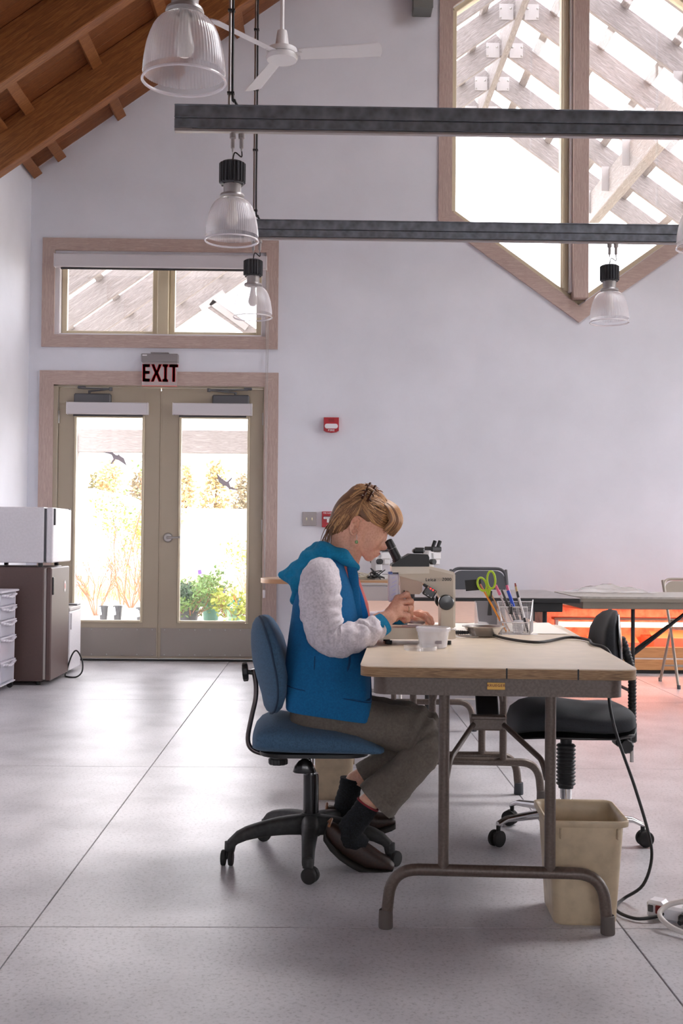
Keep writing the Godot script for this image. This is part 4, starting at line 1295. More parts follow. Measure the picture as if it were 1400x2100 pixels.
func power_strip() -> void:
	var a := Vector3(0.971, 0.03, -3.406)
	var o := thing("power_strip", "white power strip on the floor beside the waste bin", "power strip", Vector3(a.x + 0.02, 0, a.z), 0.0)
	var turn := -0.66
	o.rotation.y = turn
	var w := mat(rgb(226, 226, 232), 0.35)
	var b := MB.new()
	b.bx(0.2, 0.022, 0, 0.42, 0.044, 0.05, 0.008)
	b.bx(0.24, 0.046, -0.006, 0.34, 0.008, 0.03, 0.003)
	part("body", b, w, o)
	part("end_cap", MB.new().bx(-0.005, 0.026, 0, 0.05, 0.052, 0.054, 0.008), w, o)
	part("rocker_switch", MB.new().bx(0.01, 0.03, 0.0275, 0.022, 0.024, 0.008, 0.002), mat(rgb(120, 20, 20), 0.35), o)
	part("breaker", MB.new().bx(-0.016, 0.03, 0.0275, 0.016, 0.02, 0.006, 0.002), M.dark_grey, o)
	for k in 4:
		var s := part("socket", MB.new().bx(0.09 + k * 0.075, 0.024, 0.0255, 0.03, 0.03, 0.002, 0.001), mat(rgb(206, 206, 212), 0.4), o)
		part("slot", MB.new().bx(0.084 + k * 0.075, 0.027, 0.0268, 0.003, 0.01, 0.001).bx(0.096 + k * 0.075, 0.027, 0.0268, 0.003, 0.01, 0.001), M.black, s)
	# plug of the microscope cord, pushed into the second socket
	var pg := thing("power_plug", "black plug of the long cord pushed into the power strip", "plug", o.position, turn)
	var p := MB.new()
	p.box(Vector3(0.034, 0.026, 0.03), T3(Vector3(0.092, 0.024, 0.042)), 0.006)
	p.tube([Vector3(0.092, 0.024, 0.055), Vector3(0.088, 0.02, 0.075)], [0.011, 0.007], 10)
	part("body", p, M.black, pg)
	var c := thing("white_cable", "thick white cord curling over the power strip", "cord")
	var q := Basis(Vector3.UP, turn)
	var pts := []
	for e in [Vector3(0.42, 0.015, 0.1), Vector3(0.3, 0.01, 0.12), Vector3(0.18, 0.012, 0.135), Vector3(0.09, 0.02, 0.125), Vector3(0.04, 0.04, 0.1), Vector3(0.05, 0.06, 0.06), Vector3(0.09, 0.075, 0.04), Vector3(0.125, 0.092, 0.0), Vector3(0.18, 0.085, -0.035), Vector3(0.26, 0.05, -0.06), Vector3(0.4, 0.012, -0.08)]:
		pts.append(o.position + q * e)
	part("cable", MB.new().tube(smooth_path(pts), 0.0075, 8), mat(rgb(216, 210, 206), 0.4), c)

# ---------------------------------------------------------------- tables and chairs along the back wall
func folding_chair(label: String, at: Vector3, turn: float, m: Material, panel_m: Material) -> Node3D:
	# sits facing +z, origin on the floor at the middle
	var o := thing("folding_chair", label, "chair", at, turn, "folding chairs")
	for x in [-1.0, 1.0]:
		part("back_leg", MB.new().tube(fillet([Vector3(x * 0.215, 0.0, 0.24), Vector3(x * 0.205, 0.42, 0.04), Vector3(x * 0.2, 0.79, -0.16)], 0.06, 4), 0.011, 10), m, o)
		part("leg", MB.new().tube([Vector3(x * 0.19, 0.0, -0.24), Vector3(x * 0.185, 0.5, 0.02)], 0.011, 10), m, o)
	part("top_rail", MB.new().tube(fillet([Vector3(-0.2, 0.68, -0.1), Vector3(-0.195, 0.8, -0.165), Vector3(0.195, 0.8, -0.165), Vector3(0.2, 0.68, -0.1)], 0.1, 6), 0.011, 10), m, o)
	var pr := rrect(0.38, 0.2, 0.07, 5)
	var bk := MB.new()
	bk.prism(pr, 0.008, T3(Vector3(0, 0.695, -0.112), Vector3(-0.48, 0, 0)))
	part("back_panel", bk, panel_m, o)
	part("seat", MB.new().prism(rrect(0.37, 0.38, 0.05, 5), 0.02, T3(Vector3(0, 0.435, 0.06), Vector3(-PI / 2 - 0.06, 0, 0)), true), panel_m, o)
	part("stretcher", MB.new().tube([Vector3(-0.21, 0.16, 0.165), Vector3(0.21, 0.16, 0.165)], 0.007, 8), m, o)
	part("stretcher", MB.new().tube([Vector3(-0.19, 0.13, -0.172), Vector3(0.19, 0.13, -0.172)], 0.007, 8), m, o)
	for x in [-1.0, 1.0]:
		for z in [[0.215, 0.24], [0.19, -0.24]]:
			part("foot_cap", MB.new().lathe([Vector2(0, 0), Vector2(0.014, 0), Vector2(0.014, 0.03), Vector2(0, 0.032)], 10, T3(Vector3(x * z[0], -0.001, z[1]))), M.dark_grey, o)
	return o

func small_microscope(label: String, at: Vector3, turn: float) -> void:
	# eyepieces lean to +x
	var o := thing("stereo_microscope", label, "microscope", at, turn, "stereo microscopes on the back table")
	var w := mat(rgb(214, 212, 212), 0.4)
	part("base", MB.new().bx(0, 0.02, 0, 0.22, 0.04, 0.15, 0.008), w, o)
	part("column", MB.new().bx(-0.06, 0.14, 0, 0.07, 0.21, 0.09, 0.01), w, o)
	var body := MB.new()
	body.bx(-0.01, 0.2, 0, 0.13, 0.07, 0.09, 0.012)
	body.bx(0.02, 0.15, 0, 0.06, 0.06, 0.07, 0.01)
	part("zoom_body", body, w, o)
	var hd := part("head", MB.new().bx(-0.005, 0.256, 0, 0.11, 0.042, 0.11, 0.008), M.black, o)
	for z in [-0.033, 0.033]:
		part("eyepiece", MB.new().tube([Vector3(0.02, 0.27, z), Vector3(0.045, 0.325, z)], [0.015, 0.016], 14), M.black, hd)
		part("focus_knob", MB.new().tube([Vector3(-0.06, 0.15, z * 1.3), Vector3(-0.06, 0.15, z * 2.6)], 0.024, 18), M.black, o)
	part("stage_plate", MB.new().lathe([Vector2(0, 0.043), Vector2(0.04, 0.043), Vector2(0.04, 0.04)], 20, T3(Vector3(0.03, 0, 0))), M.dark_grey, o)

func tangle(b: MB, c: Vector3, r: Vector3, n: int, rad: float) -> void:
	var pts := []
	for k in n:
		pts.append(c + Vector3(cos(k * 1.9 + rng.randf()) * r.x * rng.randf_range(0.4, 1.0), rad + absf(rng.randfn()) * r.y * 0.6, sin(k * 1.9) * r.z * rng.randf_range(0.4, 1.0)))
	b.tube(smooth_path(pts, 5), rad, 6)

func back_tables() -> void:
	# round-ended wooden table against the back wall
	var birch := mat(rgb(206, 176, 146), 0.4, 0.0, M.n_soft, Vector3(1, 8, 8))
	var edge := mat(rgb(182, 136, 98), 0.5)
	var bt := thing("wall_table", "round ended wooden table against the wall carrying small microscopes", "table", Vector3(0.45, 0, -9.98))
	var poly := PackedVector2Array()
	for k in 13:
		var a := PI / 2 + PI * k / 12
		poly.append(Vector2(-0.62 + cos(a) * 0.34, sin(a) * 0.34))
	poly.append(Vector2(1.0, -0.34))
	poly.append(Vector2(1.0, 0.34))
	part("table_top", MB.new().prism(poly, 0.006, Transform3D(Basis(Vector3(1, 0, 0), -PI / 2), Vector3(0, 0.752, 0)), true), birch, bt)
	part("top_edge", MB.new().prism(poly, 0.034, Transform3D(Basis(Vector3(1, 0, 0), -PI / 2), Vector3(0, 0.732, 0)), true), edge, bt)
	for x in [-0.6, 0.85]:
		for z in [-0.24, 0.2]:
			part("leg", MB.new().tube([Vector3(x, 0, z), Vector3(x, 0.715, z)], 0.02, 12), M.steel, bt)
	small_microscope("white stereo microscope on the back table behind the eyepiece", Vector3(Vector3(0.543, 0.787, -9.85).x - 0.02, 0.755, -9.85), 0.35)
	small_microscope("white stereo microscope on the back table behind the beige one's head", Vector3(Vector3(0.956, 0.787, -9.95).x, 0.755, -9.95), 0.6)
	small_microscope("white stereo microscope on the back table hidden behind the person's neck", Vector3(Vector3(0.267, 0.782, -9.95).x, 0.755, -9.95), 0.2)
	var tb := MB.new()
	tangle(tb, Vector3(0, 0, 0), Vector3(0.09, 0.05, 0.05), 22, 0.004)
	solo("cable_tangle", tb, mat(rgb(222, 214, 196), 0.5), "tangle of pale cables on the back table", "cable", Vector3(Vector3(0.355, 0.789, -9.75).x, 0.755, -9.75))
	var tk := MB.new()
	tangle(tk, Vector3.ZERO, Vector3(0.08, 0.07, 0.04), 24, 0.0045)
	solo("cable_tangle", tk, M.black, "tangle of black cables hanging beside the white stereo microscope", "cable", Vector3(Vector3(0.463, 0.791, -9.72).x, 0.755, -9.72))
	# chairs
	var tan_m := mat(rgb(166, 156, 144), 0.4, 0.3)
	var tan_p := mat(rgb(160, 148, 134), 0.45)
	var grey_m := mat(rgb(196, 192, 190), 0.35, 0.4)
	folding_chair("grey metal folding chair behind the wood grain table", Vector3(0.28, 0, -7.35), 0.0, grey_m, mat(rgb(186, 176, 174), 0.4))
	folding_chair("tan metal folding chair near the orange glowing box", Vector3(2.86, 0, -8.9), 0.05, tan_m, tan_p)
	var dk := folding_chair("dark plastic folding chair behind the desk organisers", Vector3(1.21, 0, -8.82), 0.0, M.dark_grey, mat(rgb(74, 76, 82), 0.5))
	dk.scale = Vector3(1.06, 1.09, 1.06)
	# dark edged grey table
	var grey_top := mat(rgb(170, 160, 158), 0.4, 0.0, M.n_soft, Vector3.ONE * 3)
	var t3 := thing("grey_table", "grey topped table with black edge behind the desk organisers", "table", Vector3(1.08, 0, -7.72))
	part("table_top", MB.new().bx(0, 0.738, 0, 1.02, 0.004, 1.14, 0.001), grey_top, t3)
	part("top_edge", MB.new().bx(0, 0.722, 0, 1.024, 0.028, 1.144, 0.006), M.black, t3)
	part("apron", MB.new().bx(-0.03, 0.68, 0, 0.88, 0.056, 1.06, 0.004), M.black, t3)
	for x in [0.23, 0.305]:
		for z in [-0.5, 0.5]:
			part("leg", MB.new().tube([Vector3(x, 0, z), Vector3(x, 0.69, z)], 0.014, 10), M.black, t3)
	for z in [-0.5, 0.5]:
		part("leg", MB.new().tube([Vector3(-0.42, 0, z), Vector3(-0.42, 0.69, z)], 0.014, 10), M.black, t3)
	# pale folding table to the right
	var pale := mat(rgb(196, 188, 178), 0.4, 0.0, M.n_soft, Vector3.ONE * 3)
	var band := mat(rgb(150, 140, 126), 0.45)
	var t4 := thing("long_table", "long pale table running to the right in front of the orange box", "table", Vector3(2.545, 0, -7.83))
	part("table_top", MB.new().prism(rrect(1.83, 0.76, 0.05, 4), 0.012, Transform3D(Basis(Vector3(1, 0, 0), -PI / 2), Vector3(0, 0.73, 0)), true), pale, t4)
	part("top_edge", MB.new().prism(rrect(1.834, 0.764, 0.05, 4), 0.022, Transform3D(Basis(Vector3(1, 0, 0), -PI / 2), Vector3(0, 0.713, 0)), true), band, t4)
	part("apron", MB.new().bx(0.0, 0.68, 0, 1.74, 0.05, 0.7, 0.006), band, t4)
	for s in [-1.0, 1.0]:
		for z in [-0.3, 0.3]:
			part("leg", MB.new().tube([Vector3(s * 0.53, 0.66, z), Vector3(s * 0.53, 0.0, z)], 0.013, 10), M.black, t4)
		part("leg_rail", MB.new().tube([Vector3(s * 0.53, 0.12, -0.3), Vector3(s * 0.53, 0.12, 0.3)], 0.011, 10), M.black, t4)
		part("brace", MB.new().tube([Vector3(s * 0.53, 0.36, 0.3), Vector3(s * 0.16, 0.655, 0.3)], 0.011, 10), M.black, t4)
		part("brace", MB.new().tube([Vector3(s * 0.53, 0.3, 0.0), Vector3(s * 0.3, 0.55, 0.3)], 0.009, 10), M.black, t4)
	var film := mat(Color(0.9, 0.88, 0.86, 0.4), 0.2)
	film.transparency = BaseMaterial3D.TRANSPARENCY_ALPHA
	var cr := MB.new()
	var n := FastNoiseLite.new()
	n.seed = 4
	n.frequency = 9.0
	var rows := []
	for j in 13:
		var r := PackedVector3Array()
		for i in 22:
			var u := float(i) / 21
			var v := float(j) / 12
			r.append(Vector3((u - 0.5) * 0.6, 0.005 + maxf(0.0, 0.045 * sin(u * PI) * sin(v * PI) + 0.03 * n.get_noise_2d(u * 0.5, v * 0.3) * sin(u * PI)), (v - 0.5) * 0.25))
		rows.append(r)
	cr.loft(rows, false, false)
	solo("plastic_wrap", cr, film, "crumpled clear plastic wrap lying on the pale table", "wrap", Vector3(1.98, 0.737, -8.02))
	seed_box()

func seed_box() -> void:
	# timber-framed growing box under an orange film, lit by a tube
	var orange := mat(rgb(236, 166, 132), 0.35, 0.0, noise_tex(0.02, [[0.0, rgb(190, 150, 140)], [0.5, rgb(240, 220, 210)], [1.0, Color.WHITE]], 256, FastNoiseLite.TYPE_SIMPLEX_SMOOTH, 5, 30.0, 95), Vector3(2, 2, 2))
	var pine := mat(Color.WHITE, 0.6, 0.0, noise_tex(0.015, [[0.0, rgb(170, 116, 70)], [0.5, rgb(206, 152, 100)], [1.0, rgb(190, 134, 84)]], 256, FastNoiseLite.TYPE_SIMPLEX_SMOOTH, 4, 20.0, 96), Vector3(0.7, 9, 9))
	var at := Vector3(3.1, 0, -9.95)
	var o := thing("growing_box", "low timber growing box lined with glowing orange film", "growing box", at)
	var w := 2.5
	for k in 2:
		part("plank", MB.new().bx(0, 0.075 + k * 0.1, 0.3, w, 0.088, 0.04, 0.004), pine, o)
		part("plank", MB.new().bx(0, 0.075 + k * 0.1, -0.36, w, 0.088, 0.04, 0.004), pine, o)
		for x in [-1.0, 1.0]:
			part("plank", MB.new().bx(x * (w / 2 - 0.02), 0.075 + k * 0.1, -0.03, 0.04, 0.088, 0.62, 0.004), pine, o)
	part("spacer", MB.new().bx(0, 0.125, 0.3, w, 0.012, 0.034), mat(rgb(214, 206, 200), 0.5), o)
	part("base", MB.new().bx(0, 0.02, -0.03, w - 0.02, 0.036, 0.66), M.black, o)
	for x in [-1.0, -0.33, 0.33, 1.0]:
		part("post", MB.new().bx(x * (w / 2 - 0.03), 0.35, -0.36, 0.035, 0.5, 0.035, 0.003), pine, o)
	# film: back, ends and a sagging lid
	var f := MB.new()
	f.bx(0, 0.34, -0.33, w, 0.44, 0.006)
	for x in [-1.0, 1.0]: f.bx(x * w / 2, 0.34, -0.02, 0.006, 0.44, 0.62)
	var rows := []
	for j in 7:
		var r := PackedVector3Array()
		for i in 30:
			var u := float(i) / 29
			var v := float(j) / 6
			r.append(Vector3((u - 0.5) * w, 0.57 - 0.05 * sin(v * PI) - 0.012 * sin(u * 31.0 + v * 5.0), -0.33 + v * 0.62))
		rows.append(r)
	f.loft(rows, false, false)
	part("film", f, orange, o)
	var tubes := thing("grow_lamp", "bright tube lamp inside the orange growing box", "lamp", at + Vector3(0.0, 0.39, 0.14))
	var tm := StandardMaterial3D.new()
	tm.albedo_color = Color(1, 0.95, 0.9)
	tm.emission_enabled = true
	tm.emission = Color(1.0, 0.86, 0.74)
	tm.emission_energy_multiplier = 0.5
	part("tube", MB.new().tube([Vector3(-1.1, 0, 0), Vector3(1.1, 0, 0)], 0.022, 12), tm, tubes)
	part("reflector", MB.new().bx(0, 0.05, -0.01, 2.3, 0.02, 0.12, 0.004), mat(rgb(190, 150, 130), 0.4, 0.3), tubes)
	for x in [-1.12, 1.12]:
		part("lamp_holder", MB.new().bx(x, 0.015, 0, 0.03, 0.06, 0.05, 0.004), M.white_plastic, tubes)
	for dz in [1.0, -1.0]:
		var l := AreaLight3D.new()
		l.name = "tube_light"
		l.light_color = Color(1.0, 0.58, 0.45)
		l.light_energy = 0.085 if dz > 0.0 else 0.1
		l.area_size = Vector2(2.1, 0.05)
		l.area_normalize_energy = true
		l.area_range = 12.0
		l.area_attenuation = 2.0
		l.shadow_enabled = true
		tubes.add_child(l, true)
		l.transform = Transform3D(Basis.looking_at(Vector3(0, -0.55, dz), Vector3.UP), Vector3(0, -0.012, dz * 0.03))
	for q in [[-0.62, 0.42, 0.1, "reddish orange carton inside the growing box beside the dark chair"], [-0.05, 0.5, 0.12, "wide reddish orange carton in the middle of the growing box"], [0.62, 0.5, 0.09, "low reddish orange carton at the far end of the growing box"]]:
		var b := thing("carton", q[3], "carton", at + Vector3(q[0], 0.04, -0.08), 0.06, "cartons in the growing box")
		part("body", MB.new().bx(0, q[2], 0, q[1], q[2] * 2, 0.34, 0.004), mat(rgb(214, 130, 98), 0.6), b)  # orange body colour carries the red lamp light on the cardboard
		part("flap", MB.new().box(Vector3(q[1], 0.004, 0.14), T3(Vector3(0, q[2] * 2 + 0.02, 0.1), Vector3(0.4, 0, 0))), mat(rgb(214, 116, 80), 0.6), b)
	# dull clear film bunched at the open end
	var gf := mat(Color(0.8, 0.8, 0.82, 0.55), 0.2)
	gf.transparency = BaseMaterial3D.TRANSPARENCY_ALPHA
	var cb := MB.new()
	var nz := FastNoiseLite.new()
	nz.frequency = 5.0
	rows = []
	for j in 12:
		var r := PackedVector3Array()
		for i in 16:
			var u := float(i) / 15
			var v := float(j) / 11
			r.append(Vector3(-0.22 + u * 0.3, 0.05 + v * 0.44, 0.1 + 0.12 * nz.get_noise_2d(u * 0.6, v * 0.5) - 0.1 * v))
		rows.append(r)
	cb.loft(rows, false, false)
	solo("plastic_film", cb, gf, "dull clear plastic film bunched at the growing box end", "film", Vector3(1.72, 0.0, -9.9))

# ---------------------------------------------------------------- on the work table
const TT := 0.737

func pt(v: Vector3, p: Vector3) -> Vector3: return v - p

func table_top_things() -> void:
	microscope()
	# paper sheets
	var paper := mat(rgb(240, 234, 226), 0.7)
	var sh := MB.new()
	var rows := []
	for j in 9:
		var r := PackedVector3Array()
		for i in 13:
			var u := float(i) / 12
			var v := float(j) / 8
			r.append(Vector3(0.42 + u * 0.52 + 0.02 * v, TT + 0.002 + 0.004 * absf(sin(u * 7.0 + 1.0)) * v * v + 0.003 * absf(sin(v * 5.0)) * u, -4.42 - v * 0.5))
		rows.append(r)
	sh.loft(rows, false, false)
	solo("paper_sheet", sh, paper, "large white paper sheet covering the far end of the beige table", "paper")
	solo("paper_slip", MB.new().box(Vector3(0.075, 0.0012, 0.09), T3(Vector3(0.522, 0.739, -4.269), Vector3(0.0, 0.4, 0.02))), paper, "small paper slip under the cord beside the beige microscope", "paper")
	# aluminium pie pan
	var pan := thing("pie_pan", "round aluminium pie pan behind the beige microscope", "pan", Vector3(Vector3(0.599, 0.737, -4.649).x, TT, -4.3))
	part("dish", MB.new().lathe([Vector2(0, 0.003), Vector2(0.045, 0.002), Vector2(0.05, 0.004), Vector2(0.07, 0.034), Vector2(0.078, 0.036), Vector2(0.079, 0.039), Vector2(0.07, 0.037), Vector2(0.049, 0.007), Vector2(0, 0.006)], 40), mat(rgb(196, 192, 190), 0.32, 0.85), pan)
	# deli tub and lid
	var pol := mat(Color(0.93, 0.92, 0.94, 0.3), 0.2)
	pol.transparency = BaseMaterial3D.TRANSPARENCY_ALPHA
	var tub := thing("plastic_tub", "clear round plastic tub with lid in front of the microscope base", "tub", Vector3(Vector3(0.369, 0.737, -3.891).x, TT, -3.83))
	part("cup", MB.new().lathe([Vector2(0, 0.001), Vector2(0.042, 0.001), Vector2(0.045, 0.004), Vector2(0.053, 0.058), Vector2(0.055, 0.06), Vector2(0.052, 0.06), Vector2(0.043, 0.006), Vector2(0, 0.004)], 40), pol, tub)
	part("lid", MB.new().lathe([Vector2(0, 0.064), Vector2(0.05, 0.064), Vector2(0.056, 0.068), Vector2(0.0575, 0.064), Vector2(0.057, 0.055), Vector2(0.054, 0.055), Vector2(0.054, 0.061), Vector2(0, 0.061)], 40), pol, tub)
	part("label_patch", MB.new().bx(0.012, 0.022, 0.0475, 0.022, 0.011, 0.001), mat(rgb(150, 142, 150), 0.6), tub)
	part("lid_tab", MB.new().bx(0.064, 0.062, 0.01, 0.02, 0.003, 0.016, 0.001), pol, tub)
	var gl := mat(Color(0.95, 0.96, 0.96, 0.06), 0.03)
	gl.transparency = BaseMaterial3D.TRANSPARENCY_ALPHA
	var dish := [Vector2(0, 0.001), Vector2(0.052, 0.001), Vector2(0.054, 0.003), Vector2(0.054, 0.015), Vector2(0.0525, 0.015), Vector2(0.052, 0.003), Vector2(0, 0.003)]
	var pd := thing("petri_dish", "empty glass petri dish lying in front of the plastic tub", "dish", Vector3(Vector3(0.319, 0.737, -3.801).x, TT, -3.735))
	part("dish", MB.new().lathe(dish, 36), gl, pd)
	# dish on the microscope stage under the hands
	var pd2 := thing("petri_dish", "glass petri dish with brown sample on the microscope stage", "dish", Vector3(0.325, 0.803, -4))
	part("dish", MB.new().lathe([Vector2(0, 0.001), Vector2(0.034, 0.001), Vector2(0.035, 0.014), Vector2(0.034, 0.014), Vector2(0.033, 0.003), Vector2(0, 0.003)], 32), gl, pd2)
	part("sample", MB.new().lathe([Vector2(0, 0.003), Vector2(0.032, 0.003), Vector2(0.032, 0.007), Vector2(0, 0.008)], 28), mat(rgb(130, 70, 54), 0.5), pd2)
	organisers()
	microscope_cord()
	solo("floor_label", MB.new().bx(0, 0.001, 0, 0.14, 0.002, 0.05), paper, "small white paper label stuck on the floor under the tables", "label", Vector3(0.998, 0, -8.029))

func microscope_cord() -> void:
	var o := thing("microscope_cable", "black power cord running off the table and down to the floor", "cord")
	var p := [Vector3(0.489, 0.752, -4.281), Vector3(0.542, 0.752, -4.286), Vector3(0.609, 0.745, -4.38), Vector3(0.658, 0.744, -4.117), Vector3(0.746, 0.744, -3.988), Vector3(0.891, 0.744, -4.198), Vector3(0.936, 0.745, -4.089), Vector3(0.915, 0.744, -3.93), Vector3(0.945, 0.735, -3.86), Vector3(0.952, 0.69, -3.8), Vector3(0.919, 0.602, -3.72), Vector3(0.931, 0.492, -3.68), Vector3(0.974, 0.337, -3.62), Vector3(1.006, 0.205, -3.58), Vector3(1.006, 0.134, -3.54), Vector3(0.969, 0.066, -3.5), Vector3(0.926, 0.012, -3.548), Vector3(0.882, 0.01, -3.479), Vector3(0.877, 0.01, -3.415), Vector3(0.913, 0.01, -3.363), Vector3(0.969, 0.016, -3.362), Vector3(0.993, 0.02, -3.376)]
	part("cable", MB.new().tube(smooth_path(p, 6), 0.005, 8), M.black, o)
	var sr := MB.new()
	var a: Vector3 = p[0]
	for k in 8:
		sr.tube([a + Vector3(0.002 + k * 0.0065, 0, 0), a + Vector3(0.006 + k * 0.0065, 0, 0)], 0.0095 - k * 0.0004, 10)
	part("strain_relief", sr, M.black, o)

func microscope() -> void:
	var z := -4.02
	var base := Vector3(0.341, 0.747, -4.02)
	base.y = TT
	var o := thing("microscope", "beige and black stereo microscope the person looks into", "microscope", base)
	var bg := mat(rgb(206, 192, 172), 0.4)
	var bgl := mat(rgb(226, 216, 200), 0.4)
	# side outlines as polygons in x (along the table) and y, given width in z
	var side := func(pts: Array) -> PackedVector2Array:
		var r := PackedVector2Array()
		for q in pts: r.append(Vector2(q.x - base.x, q.y - base.y))
		return r
	var ctr := func(w: float) -> Transform3D: return Transform3D(Basis(), Vector3(0, 0, 0))
	var bs := MB.new()
	bs.prism(side.call([Vector3(0.2, 0.784, -4.02), Vector3(0.21, 0.793, -4.02), Vector3(0.444, 0.794, -4.02), Vector3(0.454, 0.784, -4.02), Vector3(0.455, 0.759, -4.02), Vector3(0.445, 0.756, -4.02), Vector3(0.2, 0.754, -4.02)]), 0.17)
	part("base", bs, bg, o)
	for x in [-0.11, 0.09]:
		for zz in [-0.06, 0.06]:
			part("foot", MB.new().lathe([Vector2(0, 0), Vector2(0.012, 0), Vector2(0.012, 0.012), Vector2(0, 0.012)], 12, T3(Vector3(x, 0, zz))), M.rubber, o)
	part("stage_plate", MB.new().lathe([Vector2(0, 0.0015), Vector2(0.045, 0.0015), Vector2(0.046, 0.0)], 32, T3(pt(Vector3(0.327, 0.793, -4.02), base))), mat(rgb(236, 234, 232), 0.3), o)
	var arm := MB.new()
	arm.prism(side.call([Vector3(0.367, 0.996, -4.02), Vector3(0.448, 0.978, -4.02), Vector3(0.455, 0.97, -4.02), Vector3(0.454, 0.791, -4.02), Vector3(0.409, 0.791, -4.02), Vector3(0.408, 0.888, -4.02), Vector3(0.395, 0.911, -4.02), Vector3(0.344, 0.946, -4.02), Vector3(0.252, 0.97, -4.02), Vector3(0.252, 0.977, -4.02), Vector3(0.368, 0.978, -4.02)]), 0.09)
	part("arm", arm, bg, o)
	part("arm_cap", MB.new().prism(side.call([Vector3(0.367, 1.001, -4.02), Vector3(0.45, 0.982, -4.02), Vector3(0.457, 0.972, -4.02), Vector3(0.458, 0.794, -4.02), Vector3(0.451, 0.794, -4.02), Vector3(0.45, 0.972, -4.02), Vector3(0.367, 0.991, -4.02)]), 0.094), bgl, o)
	part("zoom_body", MB.new().prism(side.call([Vector3(0.269, 0.972, -4.02), Vector3(0.346, 0.947, -4.02), Vector3(0.346, 0.914, -4.02), Vector3(0.336, 0.904, -4.02), Vector3(0.274, 0.905, -4.02)]), 0.07), mat(rgb(196, 168, 148), 0.42), o)
	part("objective", MB.new().tube([pt(Vector3(0.303, 0.907, -4.02), base), pt(Vector3(0.303, 0.89, -4.02), base)], 0.02, 20), M.dark_grey, o)
	part("head_collar", MB.new().prism(side.call([Vector3(0.24, 0.998, -4.02), Vector3(0.367, 0.999, -4.02), Vector3(0.368, 0.976, -4.02), Vector3(0.243, 0.973, -4.02)]), 0.11), bgl, o)
	var hd := part("head", MB.new().prism(side.call([Vector3(0.24, 1.005, -4.02), Vector3(0.302, 1.042, -4.02), Vector3(0.362, 1.04, -4.02), Vector3(0.367, 1.031, -4.02), Vector3(0.367, 0.999, -4.02), Vector3(0.24, 0.998, -4.02)]), 0.115), M.black, o)
	var kn := MB.new()
	kn.bx(0, 0, 0, 0.04, 0.015, 0.06, 0.005)
	kn.bx(0.004, 0.009, 0, 0.03, 0.006, 0.05, 0.002)
	part("lamp_housing", kn, M.black, hd).position = pt(Vector3(0.334, 1.051, -4.02), base)
	for dz in [-0.031, 0.031]:
		var e := MB.new()
		var a := pt(Vector3(0.265, 1.017, -4.02), base) + Vector3(0, 0, dz)
		var b := pt(Vector3(0.229, 1.087, -4.02), base) + Vector3(0, 0, dz)
		var d: Vector3 = b - a
		e.tube([a - d * 0.05, a + d * 0.05, a + d * 0.051, a + d * 0.12, a + d * 0.121, a + d * 0.62, a + d * 0.63, a + d * 0.64, a + d * 0.96, b, b + d * 0.01], [0.0175, 0.0175, 0.0165, 0.0165, 0.014, 0.0135, 0.0145, 0.0145, 0.0135, 0.0125, 0.009], 22)
		part("eyepiece", e, M.black, hd)
		part("eyepiece_ring", MB.new().tube([a + d * 0.6, a + d * 0.615], 0.0149, 22), M.steel, hd)
	for s in [-1.0, 1.0]:
		var k := MB.new()
		var c := pt(Vector3(0.424, 0.879, -4.02), base)
		k.lathe([Vector2(0, 0.034), Vector2(0.023, 0.033), Vector2(0.026, 0.029), Vector2(0.026, 0.008), Vector2(0.02, 0.006), Vector2(0.02, 0)], 36, Transform3D(Basis(Vector3(1, 0, 0), s * PI / 2), c + Vector3(0, 0, s * 0.045)))
		part("focus_knob", k, M.black_gloss, o)
	# switch box on the near side with red lamps
	var sb := thing("control_box", "small black control box with red lights on the microscope arm", "control box", Vector3(0.368, 0.912, -3.96))
	sb.rotation.z = -0.55
	part("case", MB.new().bx(0, 0, 0, 0.04, 0.034, 0.024, 0.003), M.black_gloss, sb)
	part("clip", MB.new().bx(-0.022, 0.012, -0.004, 0.02, 0.01, 0.016, 0.003), M.black, sb)
	var led := StandardMaterial3D.new()
	led.albedo_color = rgb(230, 40, 40)
	led.emission_enabled = true
	led.emission = Color(1.0, 0.15, 0.15)
	led.emission_energy_multiplier = 0.4
	for k in 4:
		part("indicator_led", MB.new().ball(Vector3(0.0028, 0.0028, 0.002), T3(Vector3(-0.014 + k * 0.0095, 0.0125, 0.0125)), 10, 6), led if k == 1 or k == 2 else mat(rgb(200, 150, 120), 0.4), sb)
	for k in 3:
		part("screw", MB.new().ball(Vector3(0.0016, 0.0016, 0.001), T3(Vector3(-0.012 + k * 0.012, -0.011, 0.0122)), 8, 5), M.white_plastic, sb)
	var ink := mat(rgb(40, 38, 36), 0.5)
	text_part("lettering", "Leica", 0.0105, ink, o, pt(Vector3(0.373, 0.954, -3.973), base), 1.0, Vector3.ZERO, 0.0006, true)
	text_part("lettering", "ZOOM", 0.009, mat(rgb(178, 166, 150), 0.5), o, pt(Vector3(0.401, 0.955, -3.973), base), 0.9, Vector3.ZERO, 0.0006)
	text_part("lettering", "2000", 0.0105, ink, o, pt(Vector3(0.428, 0.956, -3.973), base), 1.0, Vector3.ZERO, 0.0006, true)
	# clear printed bag hanging at the front
	var cl := mat(Color(0.86, 0.85, 0.92, 0.55), 0.15)
	cl.transparency = BaseMaterial3D.TRANSPARENCY_ALPHA
	var bag := thing("plastic_sleeve", "clear printed plastic sleeve hanging from the microscope head", "sleeve", Vector3(0.247, 0.926, -3.99))
	part("sheet", MB.new().bx(0, 0, 0, 0.036, 0.095, 0.05, 0.004), cl, bag)
	part("blue_top", MB.new().bx(0, 0.05, 0, 0.036, 0.008, 0.05, 0.002), mat(rgb(90, 110, 180), 0.4), bag)
	var pr := MB.new()
